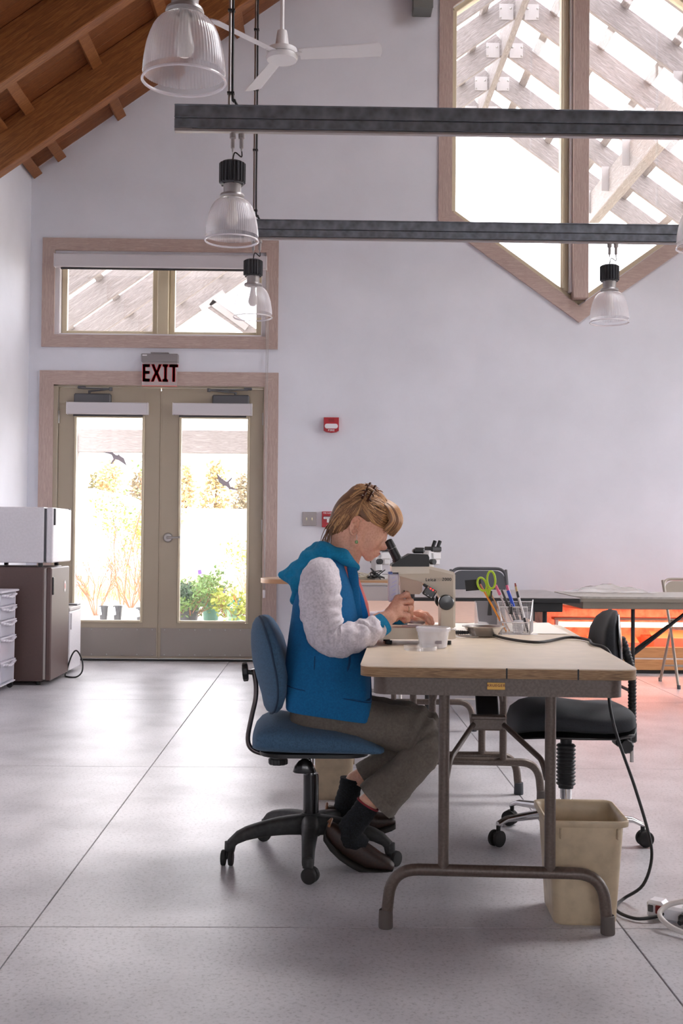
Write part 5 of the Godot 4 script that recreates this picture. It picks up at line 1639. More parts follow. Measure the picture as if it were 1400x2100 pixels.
	for k in 6: pr.box(Vector3(0.012 + 0.006 * (k % 3), 0.003, 0.001), T3(Vector3(0.002 * (k % 2), 0.035 - k * 0.014, 0.0256), Vector3(0, 0, 0.5)))
	part("print", pr, mat(rgb(150, 150, 190), 0.5), bag)

# wire mesh panel from a to b (bottom edge) and height h: frame bars and a real grid of wires
func mesh_panel(b: MB, a: Vector3, c: Vector3, h0: float, h1: float, step := 0.006) -> void:
	var n := int((c - a).length() / step)
	for k in n + 1:
		var t := float(k) / n
		var p := a.lerp(c, t)
		b.tube([p, p + Vector3.UP * lerpf(h0, h1, t)], 0.0006, 3, false)
	var m := int(maxf(h0, h1) / step)
	for k in m + 1:
		var y := maxf(h0, h1) * k / m
		var q := c
		var p := a
		if y > h0: p = a.lerp(c, (y - h0) / maxf(1e-4, h1 - h0))
		if y > h1: q = a.lerp(c, (h0 - y) / maxf(1e-4, h0 - h1))
		if (q - p).length() > 0.002: b.tube([p + Vector3.UP * y, q + Vector3.UP * y], 0.0006, 3, false)
	b.tube([a, c], 0.0018, 6)
	b.tube([a + Vector3.UP * h0, c + Vector3.UP * h1], 0.0022, 6)
	b.tube([a, a + Vector3.UP * h0], 0.0018, 6)
	b.tube([c, c + Vector3.UP * h1], 0.0018, 6)

func pen(called: String, label: String, cat: String, foot: Vector3, tip: Vector3, r: float, parts: Array) -> void:
	# parts: [name, from, to, colour, radius factor 0, radius factor 1]
	var o := thing(called, label, cat, foot, 0.0, "tools standing in the mesh organiser")
	var d := tip - foot
	for q in parts:
		part(q[0], MB.new().tube([d * q[1], d * q[2]], [r * q[4], r * q[5]], 10), mat(q[3], 0.4), o)

func organisers() -> void:
	var wire := mat(rgb(222, 218, 220), 0.35, 0.4)
	var zf := -4.42
	var o := thing("mesh_organiser", "white wire mesh desk organiser holding scissors and pens", "organiser", Vector3(Vector3(0.748, 0.737, -4.902).x, TT, -4.44))
	# stepped box: tall back pocket, low front tray
	var hw := 0.068
	var f := MB.new()
	mesh_panel(f, Vector3(-hw, 0, 0.055), Vector3(hw - 0.03, 0, 0.055), 0.045, 0.045)
	part("front_tray", f, wire, o)
	f = MB.new()
	mesh_panel(f, Vector3(-hw, 0, 0.0), Vector3(hw - 0.03, 0, 0.0), 0.1, 0.1)
	part("middle_panel", f, wire, o)
	f = MB.new()
	mesh_panel(f, Vector3(-hw, 0, -0.055), Vector3(hw, 0, -0.055), 0.118, 0.118)
	part("back_panel", f, wire, o)
	f = MB.new()
	mesh_panel(f, Vector3(hw - 0.03, 0, 0.055), Vector3(hw, 0, -0.055), 0.05, 0.125, 0.004)
	part("side_panel", f, wire, o)
	f = MB.new()
	mesh_panel(f, Vector3(-hw, 0, 0.055), Vector3(-hw, 0, -0.055), 0.05, 0.118)
	part("side_panel", f, wire, o)
	part("floor_plate", MB.new().bx(0, 0.001, 0, hw * 2, 0.002, 0.11), wire, o)
	var P := o.position
	# clear plastic bin beside it
	var cl := mat(Color(0.93, 0.93, 0.95, 0.4), 0.1)
	cl.transparency = BaseMaterial3D.TRANSPARENCY_ALPHA
	var q := thing("plastic_bin", "clear plastic desk bin with a scooped front beside the mesh organiser", "bin", Vector3(Vector3(0.672, 0.737, -5.285).x, TT, -4.62))
	var pr := PackedVector2Array([Vector2(-0.055, 0.0), Vector2(0.05, 0.0), Vector2(0.05, 0.035), Vector2(0.03, 0.05), Vector2(-0.02, 0.105), Vector2(-0.055, 0.11)])
	for x in [-0.055, 0.055]:
		part("side", MB.new().prism(pr, 0.003, Transform3D(Basis(Vector3.UP, -PI / 2), Vector3(x, 0, 0))), cl, q)
	part("back", MB.new().bx(0, 0.055, -0.055, 0.11, 0.11, 0.003, 0.001), mat(rgb(130, 128, 134), 0.4), q)
	part("floor_plate", MB.new().bx(0, 0.002, 0, 0.11, 0.003, 0.1), cl, q)
	var sc := PackedVector2Array([Vector2(-0.055, 0), Vector2(0.055, 0), Vector2(0.055, 0.036), Vector2(0.03, 0.034), Vector2(0.015, 0.02), Vector2(-0.005, 0.02), Vector2(-0.025, 0.034), Vector2(-0.055, 0.036)])
	part("scooped_front", MB.new().prism(sc, 0.003, T3(Vector3(0, 0, 0.05))), cl, q)
	solo("black_card", MB.new().box(Vector3(0.062, 0.042, 0.002), T3(Vector3.ZERO, Vector3(-0.2, 0, 0.09))), M.black, "small black card propped in front of the scissors", "card", Vector3(0.587, 0.917, -4.5))
	# scissors
	var s := thing("scissors", "scissors with lime green handles standing in the mesh organiser", "scissors", Vector3(P.x - 0.035, TT + 0.012, P.z - 0.02))
	var gm := mat(rgb(176, 210, 40), 0.4)
	var S := func(v: Vector3) -> Vector3: return v - s.position
	var loop := func(c: Vector3, rx: float, ry: float, rot: float, r: float) -> MB:
		var pts := []
		for k in 25:
			var a := TAU * k / 24
			pts.append(c + Basis(Vector3(0, 0, 1), rot) * Vector3(cos(a) * rx, sin(a) * ry, 0))
		return MB.new().tube(pts, r, 8)
	var zc: float = s.position.z
	part("handle", loop.call(S.call(Vector3(0.65, 0.939, -4.46)), 0.0155, 0.033, 0.06, 0.0042), gm, s)
	part("handle", loop.call(S.call(Vector3(0.615, 0.922, -4.46)), 0.016, 0.026, 0.35, 0.004), gm, s)
	part("neck", MB.new().tube([S.call(Vector3(0.643, 0.906, -4.46)), S.call(Vector3(0.645, 0.874, -4.46))], [0.008, 0.006], 8).tube([S.call(Vector3(0.632, 0.902, -4.46)), S.call(Vector3(0.643, 0.878, -4.46))], [0.006, 0.006], 8), gm, s)
	part("blade", MB.new().bar(S.call(Vector3(0.648, 0.897, -4.455)), S.call(Vector3(0.641, 0.804, -4.455)), 0.011, 0.002, Vector3(0, 0, 1)), M.black, s)
	part("blade", MB.new().bar(S.call(Vector3(0.639, 0.893, -4.46)), S.call(Vector3(0.649, 0.804, -4.46)), 0.01, 0.002, Vector3(0, 0, 1)), M.black, s)
	var fl := TT + 0.008
	var ft := func(dx: float, dz: float) -> Vector3: return Vector3(P.x + dx, fl, P.z + dz)
	pen("pencil", "orange pencil leaning at the left of the mesh organiser", "pencil", ft.call(-0.045, 0.02), Vector3(0.609, 0.922, -4.47), 0.0035, [["shaft", 0.0, 0.9, rgb(238, 150, 40), 1, 1], ["eraser", 0.9, 1.0, rgb(190, 110, 90), 1, 1]])
	pen("brush", "thin wooden brush standing by the lime green scissors", "brush", ft.call(-0.03, 0.0), Vector3(0.64, 0.911, -4.48), 0.003, [["shaft", 0.0, 1.0, rgb(206, 160, 120), 1, 0.7]])
	pen("pipette", "clear pipette with a pink bulb near the scissors", "pipette", ft.call(-0.0, -0.03), Vector3(0.673, 0.918, -4.5), 0.0055, [["tube", 0.0, 0.78, rgb(220, 210, 214), 0.5, 0.7], ["bulb", 0.78, 1.0, rgb(226, 110, 150), 1.1, 0.9]])
	pen("pipette", "clear pipette with a pink bulb behind the blue marker", "pipette", ft.call(0.015, -0.03), Vector3(0.716, 0.918, -4.5), 0.0055, [["tube", 0.0, 0.78, rgb(220, 210, 214), 0.5, 0.7], ["bulb", 0.78, 1.0, rgb(226, 110, 150), 1.1, 0.9]])
	pen("marker", "blue capped marker standing in the mesh organiser", "marker", ft.call(0.02, -0.01), Vector3(0.714, 0.899, -4.46), 0.0068, [["shaft", 0.0, 0.6, rgb(60, 60, 70), 0.9, 0.9], ["cap", 0.6, 1.0, rgb(30, 80, 210), 1, 0.9]])
	pen("pen", "black pen leaning between the two pink bulbs", "pen", ft.call(0.01, -0.02), Vector3(0.693, 0.9, -4.48), 0.005, [["shaft", 0.0, 0.7, rgb(40, 40, 44), 1, 1], ["clip_end", 0.7, 1.0, rgb(60, 56, 56), 1, 0.8]])
	pen("brush", "dark handled brush with a red tip at the organiser's end", "brush", ft.call(0.03, -0.01), Vector3(0.743, 0.927, -4.47), 0.0042, [["shaft", 0.0, 0.8, rgb(36, 34, 38), 0.8, 1], ["ferrule", 0.8, 0.93, rgb(196, 170, 120), 1, 1], ["bristles", 0.93, 1.0, rgb(150, 60, 50), 1, 0.6]])
	pen("pen", "white and black pen clipped at the organiser's right side", "pen", ft.call(0.035, 0.03), Vector3(0.744, 0.897, -4.43), 0.0045, [["shaft", 0.0, 0.35, rgb(40, 40, 44), 1, 1], ["barrel", 0.35, 0.85, rgb(232, 230, 232), 1, 1], ["clip_end", 0.85, 1.0, rgb(40, 40, 44), 1, 1]])
	var bc := thing("binder_clip", "black binder clip hooked on the mesh organiser", "clip", Vector3(0.716, 0.827, -4.4))
	part("clip_body", MB.new().bx(0, 0, 0, 0.016, 0.028, 0.01, 0.002), M.black, bc)
	part("clip_wire", MB.new().tube(fillet([Vector3(-0.006, -0.01, 0.006), Vector3(-0.004, 0.024, 0.008), Vector3(0.004, 0.024, 0.008), Vector3(0.006, -0.01, 0.006)], 0.004, 3), 0.0009, 5), M.steel, bc)
	var jar := thing("specimen_jar", "round clear jar inside the mesh organiser's front tray", "jar", Vector3(P.x - 0.002, TT + 0.004, P.z + 0.028))
	part("glass", MB.new().lathe([Vector2(0, 0), Vector2(0.019, 0.001), Vector2(0.022, 0.02), Vector2(0.02, 0.045), Vector2(0.012, 0.05), Vector2(0, 0.05)], 24), cl, jar)

# ---------------------------------------------------------------- office chairs
func caster(o: Node3D, at: Vector3, turn: float, r: float) -> void:
	var c := MB.new()
	var b := Basis(Vector3.UP, turn)
	for s in [-1.0, 1.0]:
		c.lathe([Vector2(0, 0.0085), Vector2(r * 0.7, 0.0085), Vector2(r * 0.92, 0.007), Vector2(r, 0.003), Vector2(r, -0.005), Vector2(r * 0.9, -0.0075), Vector2(0, -0.0075)], 22, Transform3D(b * Basis(Vector3(1, 0, 0), PI / 2), at + b * Vector3(0.008, r, s * 0.0125)))
	var w := part("caster", c, M.rubber, o)
	var h := MB.new()
	h.tube([at + Vector3(0, r * 1.1, 0), at + Vector3(0, r * 2.5, 0)], 0.008, 8)
	h.box(Vector3(r * 1.3, r * 0.9, 0.008), Transform3D(b, at + b * Vector3(0.006, r * 1.35, 0)), 0.003)
	part("caster_stem", h, M.black, w)

func chairs() -> void:
	var weave := noise_tex(0.25, [[0.0, grey(0.72)], [0.5, grey(0.92)], [1.0, grey(1.0)]], 256, FastNoiseLite.TYPE_VALUE, 2, 0.0, 101)
	var blue := mat(rgb(72, 104, 134), 0.9, 0.0, weave, Vector3.ONE * 5)
	blue.rim_enabled = true
	blue.rim = 0.4
	var dusty := mat(rgb(52, 52, 52), 0.62, 0.0, noise_tex(0.03, [[0.0, grey(0.7)], [0.6, grey(0.9)], [1.0, Color(1.6, 1.6, 1.55)]], 256, FastNoiseLite.TYPE_SIMPLEX_SMOOTH, 4, 0.0, 102), Vector3.ONE * 6)
	var c := Vector3(-0.027, 0, -4.02)
	var o := thing("office_chair", "blue upholstered swivel chair the person sits on", "chair", c)
	for k in 5:
		var a := PI / 2 + TAU * k / 5 + 0.02
		var d := Vector3(cos(a), 0, sin(a))
		var arm := MB.new()
		var rings := []
		for j in 10:
			var t := float(j) / 9
			var r := lerpf(0.02, 0.285, t)
			var top := 0.152 - 0.05 * t * t - 0.02 * maxf(0.0, t - 0.8) * 5.0 * (t - 0.8) * 5.0
			var hgt := lerpf(0.07, 0.036, t)
			var wid := lerpf(0.032, 0.02, t)
			var rr := PackedVector3Array()
			var side := d.cross(Vector3.UP)
			for q in ring(16, 1, 1, 3.0): rr.append(d * r + Vector3.UP * (top - hgt * 0.5 + q.y * hgt * 0.5) + side * q.x * wid)
			rings.append(rr)
		arm.loft(rings)
		arm.tube([d * 0.278 + Vector3.UP * 0.075, d * 0.282 + Vector3.UP * 0.045], [0.02, 0.017], 12)
		part("base_arm", arm, dusty, o)
		caster(o, d * 0.288, -a + 1.2, 0.026)
	part("hub", MB.new().lathe([Vector2(0, 0.08), Vector2(0.034, 0.08), Vector2(0.036, 0.15), Vector2(0.03, 0.156), Vector2(0, 0.156)], 24), dusty, o)
	part("gas_sleeve", MB.new().lathe([Vector2(0, 0.12), Vector2(0.0265, 0.12), Vector2(0.0265, 0.285), Vector2(0.024, 0.29), Vector2(0, 0.29)], 28), M.black_gloss, o)
	part("gas_rod", MB.new().lathe([Vector2(0.014, 0.28), Vector2(0.014, 0.36)], 20), M.chrome, o)
	var pod := MB.new()
	pod.loft([pod_ring(0.297, 0.034, 0.02), pod_ring(0.3, 0.04, 0.024), pod_ring(0.32, 0.034, 0.022), pod_ring(0.338, 0.02, 0.016), pod_ring(0.343, 0.01, 0.01)])
	pod.tube([Vector3(-0.024, 0.335, 0.03), Vector3(-0.015, 0.37, 0.02)], 0.005, 6)
	part("height_lever", pod, M.black_gloss, o)
	var mech := MB.new()
	mech.bx(-0.065, 0.382, 0, 0.2, 0.03, 0.12, 0.006)
	mech.bx(0.0, 0.362, 0, 0.1, 0.03, 0.09, 0.01)
	mech.bx(0.06, 0.372, 0, 0.09, 0.022, 0.1, 0.006)
	part("mechanism", mech, M.black, o)
	var kn := MB.new()
	kn.tube([Vector3(-0.112, 0.375, 0.03), Vector3(-0.112, 0.35, 0.03)], 0.008, 10)
	knob(kn, Vector3(-0.112, 0.335, 0.03), Vector3.UP, 0.032, 0.02)
	part("tension_knob", kn, M.black, o)
	# seat: rings across from back to front
	var seat := MB.new()
	var prof := [[-0.196, 0.398, 0.437, 0.1], [-0.192, 0.392, 0.452, 0.17], [-0.175, 0.388, 0.47, 0.205], [-0.15, 0.385, 0.482, 0.22], [-0.11, 0.384, 0.486, 0.228], [-0.06, 0.383, 0.478, 0.232], [0.0, 0.383, 0.47, 0.232], [0.08, 0.382, 0.462, 0.23], [0.15, 0.382, 0.448, 0.226], [0.2, 0.382, 0.428, 0.215], [0.228, 0.384, 0.412, 0.2], [0.24, 0.388, 0.402, 0.17]]
	var rings := []
	for q in prof:
		var r := PackedVector3Array()
		for u in ring(40, 1, 1, 3.2): r.append(Vector3(q[0] + 0.0, (q[1] + q[2]) / 2 + u.y * (q[2] - q[1]) / 2, u.x * q[3]))
		rings.append(r)
	seat.loft(rings)
	part("seat", seat, blue, o)
	part("seat_pan", MB.new().prism(rrect(0.36, 0.38, 0.08, 5), 0.012, Transform3D(Basis(Vector3(1, 0, 0), -PI / 2), Vector3(0.01, 0.38, 0)), true), M.black, o)
	# back support bar and cushion
	var bar := smooth_path([pt(Vector3(-0.157, 0.358, -4.02), c), pt(Vector3(-0.199, 0.357, -4.02), c), pt(Vector3(-0.234, 0.374, -4.02), c), pt(Vector3(-0.244, 0.41, -4.02), c), pt(Vector3(-0.232, 0.48, -4.02), c), pt(Vector3(-0.219, 0.543, -4.02), c), pt(Vector3(-0.219, 0.596, -4.02), c), pt(Vector3(-0.228, 0.643, -4.02), c)], 5)
	part("back_bar", MB.new().tube(bar, 0.0085, 10, true, Transform3D(), 1.0), mat(rgb(96, 88, 88), 0.28, 0.8), o)
	var bk := MB.new()
	bk.tube([pt(Vector3(-0.226, 0.63, -4.02), c), pt(Vector3(-0.247, 0.633, -4.02), c)], 0.008, 10)
	knob(bk, pt(Vector3(-0.255, 0.633, -4.02), c), Vector3(1, 0.1, 0), 0.031, 0.018)
	part("back_knob", bk, M.black, o)
	var back := MB.new()
	rings = []
	# centre line of the cushion from bottom to top with thickness and half width
	var bp := [[Vector3(-0.165, 0.5, -4.02), 0.006, 0.05], [Vector3(-0.167, 0.51, -4.02), 0.018, 0.11], [Vector3(-0.166, 0.53, -4.02), 0.03, 0.155], [Vector3(-0.164, 0.572, -4.02), 0.042, 0.185], [Vector3(-0.171, 0.63, -4.02), 0.054, 0.205], [Vector3(-0.184, 0.688, -4.02), 0.056, 0.212], [Vector3(-0.194, 0.738, -4.02), 0.05, 0.205], [Vector3(-0.203, 0.776, -4.02), 0.04, 0.185], [Vector3(-0.207, 0.803, -4.02), 0.03, 0.15], [Vector3(-0.207, 0.82, -4.02), 0.018, 0.1], [Vector3(-0.205, 0.826, -4.02), 0.006, 0.05]]
	for q in bp:
		var r := PackedVector3Array()
		for u in ring(40, 1, 1, 2.4):
			r.append(pt(q[0], c) + Vector3(u.y * q[1] * (1.0 if u.y > 0 else 0.85) + 0.045 * pow(absf(u.x), 2.0) * (q[2] / 0.21), u.y * q[1] * 0.16, u.x * q[2]))
		rings.append(r)
	back.loft(rings)
	part("backrest", back, blue, o)
	var pipe := []
	for q in bp: pipe.append(pt(q[0], c) + Vector3(-0.012 + 0.045 * (q[2] / 0.21), 0, q[2] * 0.995))
	part("piping", MB.new().tube(smooth_path(pipe, 4), 0.0035, 6), mat(rgb(46, 66, 88), 0.9), o)
	black_chair()

func pod_ring(y: float, rx: float, rz: float) -> PackedVector3Array:
	var r := PackedVector3Array()
	for q in ring(18, rx, rz, 2.4): r.append(Vector3(-0.022 + q.x, y, 0.03 + q.y))
	return r

func knob(b: MB, at: Vector3, axis: Vector3, r: float, h: float) -> void:
	var y := axis.normalized()
	var x := y.cross(Vector3(0, 0, 1)).normalized()
	var z := x.cross(y)
	var rings := []
	for q in [[-0.5, 0.9], [-0.35, 1.0], [0.35, 1.0], [0.5, 0.86]]:
		var rr := PackedVector3Array()
		for i in 40:
			var a := TAU * i / 40
			var k = r * q[1] * (1.0 + 0.05 * sin(a * 10.0))
			rr.append(at + x * cos(a) * k + z * sin(a) * k + y * q[0] * h)
		rings.append(rr)
	b.loft(rings)

func bellows(b: MB, a: Vector3, d: Vector3, r: float, n: int) -> void:
	var pts := []
	var rs := []
	for k in n * 4 + 1:
		pts.append(a + d * (float(k) / (n * 4)))
		rs.append(r * [0.8, 0.93, 1.0, 0.93][k % 4])
	b.tube(pts, rs, 20)

func black_chair() -> void:
	var c := Vector3(0.9, 0, -4.275)
	var o := thing("office_chair", "black drafting chair with chrome star base and bellows column", "chair", c)
	var fab := mat(rgb(50, 53, 58), 0.85, 0.0, noise_tex(0.3, [[0.0, grey(0.75)], [1.0, grey(1.0)]], 256, FastNoiseLite.TYPE_VALUE, 2, 0.0, 103), Vector3.ONE * 5)
	fab.rim_enabled = true
	fab.rim = 0.3
	for k in 5:
		var a := PI / 2 + TAU * k / 5 + 0.0
		var d := Vector3(cos(a), 0, sin(a))
		var s := d.cross(Vector3.UP)
		var arm := MB.new()
		var rings := []
		for j in 8:
			var t := float(j) / 7
			var r := lerpf(0.03, 0.275, t)
			var y := 0.128 - 0.03 * t - (0.012 if j == 7 else 0.0)
			var h := lerpf(0.04, 0.016, t)
			var w := lerpf(0.022, 0.014, t)
			var rr := PackedVector3Array()
			for q in ring(14, 1, 1, 3.5): rr.append(d * r + Vector3.UP * (y - h / 2 + q.y * h / 2) + s * q.x * w)
			rings.append(rr)
		arm.loft(rings)
		part("base_arm", arm, M.chrome, o)
		caster(o, d * 0.272, -a + 0.4, 0.029)
	part("hub", MB.new().lathe([Vector2(0, 0.08), Vector2(0.04, 0.082), Vector2(0.038, 0.12), Vector2(0.026, 0.14), Vector2(0.024, 0.15), Vector2(0, 0.15)], 24), M.chrome, o)
	part("gas_sleeve", MB.new().lathe([Vector2(0.0215, 0.14), Vector2(0.0215, 0.24)], 24), M.chrome, o)
	var be := MB.new()
	be.lathe([Vector2(0, 0.19), Vector2(0.027, 0.19), Vector2(0.028, 0.205)], 24)
	bellows(be, Vector3(0, 0.2, 0), Vector3(0, 0.15, 0), 0.036, 11)
	part("bellows", be, M.black, o)
	part("neck", MB.new().lathe([Vector2(0.02, 0.345), Vector2(0.022, 0.37), Vector2(0.03, 0.38), Vector2(0.03, 0.4)], 20), M.black, o)
	var mech := MB.new()
	mech.bx(0.07, 0.386, 0, 0.24, 0.026, 0.09, 0.006)
	mech.bx(0.205, 0.37, 0, 0.06, 0.05, 0.07, 0.008)
	part("mechanism", mech, M.black, o)
	# saddle seat, nose to the left
	var rings := []
	for q in [[-0.205, 0.4, 0.42, 0.06], [-0.2, 0.395, 0.452, 0.12], [-0.185, 0.4, 0.48, 0.155], [-0.15, 0.408, 0.5, 0.185], [-0.1, 0.412, 0.511, 0.205], [-0.04, 0.412, 0.51, 0.218], [0.04, 0.408, 0.499, 0.225], [0.1, 0.406, 0.493, 0.225], [0.15, 0.408, 0.496, 0.215], [0.19, 0.412, 0.497, 0.195], [0.212, 0.42, 0.488, 0.165], [0.224, 0.435, 0.468, 0.11]]:
		var r := PackedVector3Array()
		for u in ring(40, 1, 1, 3.0): r.append(Vector3(q[0], (q[1] + q[2]) / 2 + u.y * (q[2] - q[1]) / 2, u.x * q[3]))
		rings.append(r)
	part("seat", MB.new().loft(rings), fab, o)
	rings = []
	for q in [[-0.207, 0.388, 0.402, 0.1], [-0.19, 0.386, 0.406, 0.155], [-0.12, 0.396, 0.414, 0.2], [0.0, 0.396, 0.416, 0.226], [0.12, 0.395, 0.415, 0.222], [0.2, 0.402, 0.422, 0.19], [0.227, 0.412, 0.43, 0.12]]:
		var r := PackedVector3Array()
		for u in ring(40, 1, 1, 4.0): r.append(Vector3(q[0], (q[1] + q[2]) / 2 + u.y * (q[2] - q[1]) / 2, u.x * q[3]))
		rings.append(r)
	part("seat_shell", MB.new().loft(rings), M.black_gloss, o)
	# back post: block, knob, bellows sleeve, rod end, cushion
	var blk := MB.new()
	blk.bx(0.24, 0.395, 0, 0.03, 0.075, 0.045, 0.006)
	blk.bx(0.215, 0.4, 0, 0.06, 0.03, 0.04, 0.006)
	part("post_block", blk, M.black, o)
	var kn := MB.new()
	kn.tube([Vector3(0.205, 0.352, 0.01), Vector3(0.205, 0.352, 0.05)], 0.008, 10)
	knob(kn, Vector3(0.205, 0.352, 0.06), Vector3(0.001, 0, 1), 0.025, 0.022)
	part("post_knob", kn, M.black, o)
	part("post_rod", MB.new().tube([Vector3(0.241, 0.285, 0), Vector3(0.241, 0.45, 0)], 0.007, 12), M.steel, o)
	var sl := MB.new()
	bellows(sl, Vector3(0.242, 0.42, 0), Vector3(0.0, 0.2, 0), 0.016, 16)
	bellows(sl, Vector3(0.242, 0.61, 0), Vector3(-0.035, 0.115, 0), 0.017, 10)
	part("post_sleeve", sl, M.black, o)
	part("post_cap", MB.new().bx(0.204, 0.728, 0, 0.024, 0.03, 0.034, 0.006), M.black, o)
	rings = []
	for q in [[0.585, 0.165, 0.012, 0.06], [0.595, 0.165, 0.022, 0.1], [0.62, 0.163, 0.03, 0.13], [0.67, 0.157, 0.034, 0.145], [0.72, 0.152, 0.034, 0.148], [0.77, 0.153, 0.03, 0.135], [0.81, 0.162, 0.022, 0.11], [0.83, 0.17, 0.013, 0.08], [0.838, 0.176, 0.006, 0.045]]:
		var r := PackedVector3Array()
		for u in ring(36, 1, 1, 2.8): r.append(Vector3(q[1] + u.y * q[2] - 0.03 * u.x * u.x * (q[3] / 0.16), q[0], u.x * q[3]))
		rings.append(r)
	part("backrest", MB.new().loft(rings), fab, o)
	rings = []
	for q in [[0.6, 0.185, 0.008, 0.08], [0.64, 0.19, 0.01, 0.12], [0.72, 0.184, 0.01, 0.14], [0.79, 0.18, 0.009, 0.12], [0.825, 0.183, 0.006, 0.075]]:
		var r := PackedVector3Array()
		for u in ring(30, 1, 1, 3.0): r.append(Vector3(q[1] + u.y * q[2] - 0.03 * u.x * u.x * (q[3] / 0.16), q[0], u.x * q[3]))
		rings.append(r)
	part("back_shell", MB.new().loft(rings), M.black_gloss, o)

# ---------------------------------------------------------------- signed distance shapes, meshed as surface nets
class Field:
	var A := []      # per shape: [kind, a, b, ra, rb, inverse transform, cut]
	var k := 0.02
	func cap(a: Vector3, b: Vector3, ra: float, rb := -1.0) -> Field:
		A.append([0, a, b, ra, ra if rb < 0.0 else rb, null, false, (a + b) * 0.5, (a - b).length() * 0.5 + maxf(ra, rb)])
		return self
	func ell(c: Vector3, r: Vector3, basis := Basis(), cut := false) -> Field:
		A.append([1, c, r, 0.0, 0.0, basis.inverse(), cut, c, maxf(r.x, maxf(r.y, r.z))])
		return self
	func one(s: Array, p: Vector3) -> float:
		if s[0] == 0:
			var a: Vector3 = s[1]
			var ab: Vector3 = s[2] - a
			var t := clampf((p - a).dot(ab) / maxf(1e-9, ab.length_squared()), 0.0, 1.0)
			return (p - a - ab * t).length() - lerpf(s[3], s[4], t)
		var q: Vector3 = s[5] * (p - s[1])
		var r: Vector3 = s[2]
		var k0 := (q / r).length()
		var k1 := (q / (r * r)).length()
		return (k0 - 1.0) * minf(r.x, minf(r.y, r.z)) if k1 < 1e-6 else k0 * (k0 - 1.0) / k1
	func val(p: Vector3, L: Array) -> float:
		var d := 1.0
		for s in L:
			if s[6]: continue
			var e := one(s, p)
			var h := maxf(k - absf(d - e), 0.0) / k
			d = minf(d, e) - h * h * k * 0.25
		for s in L:
			if not s[6]: continue
			var e := -one(s, p)
			var kk := 0.006
			var h := maxf(kk - absf(d - e), 0.0) / kk
			d = maxf(d, e) + h * h * kk * 0.25
		return d
	func mesh(b: MB, c: float, extra = null) -> void:
		var lo := Vector3.INF
		var hi := -Vector3.INF
		for s in A:
			if s[6]: continue
			lo = lo.min(s[7] - Vector3.ONE * s[8])
			hi = hi.max(s[7] + Vector3.ONE * s[8])
		lo -= Vector3.ONE * (c * 3 + 0.01)
		hi += Vector3.ONE * (c * 3 + 0.01)
		var B := 6
		var nb := Vector3i(((hi - lo) / (c * B)).ceil())
		var n := nb * B + Vector3i.ONE
		var g := PackedFloat32Array()
		g.resize(n.x * n.y * n.z)
		g.fill(1.0)
		var half := c * B * 0.5 * 1.7321
		for bz in nb.z:
			for by in nb.y:
				for bx in nb.x:
					var ctr := lo + Vector3(bx + 0.5, by + 0.5, bz + 0.5) * c * B
					var L := []
					for s in A:
						if (ctr - s[7]).length() - s[8] < half + k + 0.012: L.append(s)
					if L.is_empty(): continue
					var d := val(ctr, L)
					var far := absf(d) > half * 1.5 + 0.008
					for z in B + 1:
						for y in B + 1:
							var row := (((bz * B + z) * n.y) + by * B + y) * n.x + bx * B
							var P := lo + Vector3(bx * B, by * B + y, bz * B + z) * c
							for x in B + 1:
								if far:
									g[row + x] = d
								else:
									var p := P + Vector3(x * c, 0, 0)
									var e := val(p, L)
									if extra != null: e = extra.call(p, e)
									g[row + x] = e
		var vi := PackedInt32Array()
		vi.resize(n.x * n.y * n.z)
		vi.fill(-1)
		var V := PackedVector3Array()
		var T := PackedInt32Array()
		var sy := n.x
		var sz := n.x * n.y
		var co := [0, 1, sy, sy + 1, sz, sz + 1, sz + sy, sz + sy + 1]
		var cp := [Vector3(0, 0, 0), Vector3(1, 0, 0), Vector3(0, 1, 0), Vector3(1, 1, 0), Vector3(0, 0, 1), Vector3(1, 0, 1), Vector3(0, 1, 1), Vector3(1, 1, 1)]
		var ed := [[0, 1], [2, 3], [4, 5], [6, 7], [0, 2], [1, 3], [4, 6], [5, 7], [0, 4], [1, 5], [2, 6], [3, 7]]
		for z in n.z - 1:
			for y in n.y - 1:
				var base := z * sz + y * sy
				for x in n.x - 1:
					var i := base + x
					var s0 := g[i] < 0.0
					if (g[i + 1] < 0.0) == s0 and (g[i + sy] < 0.0) == s0 and (g[i + sy + 1] < 0.0) == s0 and (g[i + sz] < 0.0) == s0 and (g[i + sz + 1] < 0.0) == s0 and (g[i + sz + sy] < 0.0) == s0 and (g[i + sz + sy + 1] < 0.0) == s0: continue
					var sum := Vector3.ZERO
					var m := 0
					for e in ed:
						var a := g[i + co[e[0]]]
						var bb := g[i + co[e[1]]]
						if (a < 0.0) != (bb < 0.0):
							sum += Vector3(cp[e[0]]).lerp(cp[e[1]], clampf(a / (a - bb), 0.0, 1.0))
							m += 1
					vi[i] = V.size()
					V.append(lo + (Vector3(x, y, z) + sum / m) * c)
		var st := [1, sy, sz]
		for z in range(1, n.z - 1):
			for y in range(1, n.y - 1):
				for x in range(1, n.x - 1):
					var i := z * sz + y * sy + x
					var s0 := g[i] < 0.0
					for ax in 3:
						if (g[i + st[ax]] < 0.0) == s0: continue
						var u: int = st[(ax + 1) % 3]
						var w: int = st[(ax + 2) % 3]
						var q := [vi[i], vi[i - u], vi[i - u - w], vi[i - w]]
						if q.min() < 0: continue
						if s0: T.append_array(PackedInt32Array([q[0], q[2], q[1], q[0], q[3], q[2]]))
						else: T.append_array(PackedInt32Array([q[0], q[1], q[2], q[0], q[2], q[3]]))
		b.add(V, T, true)

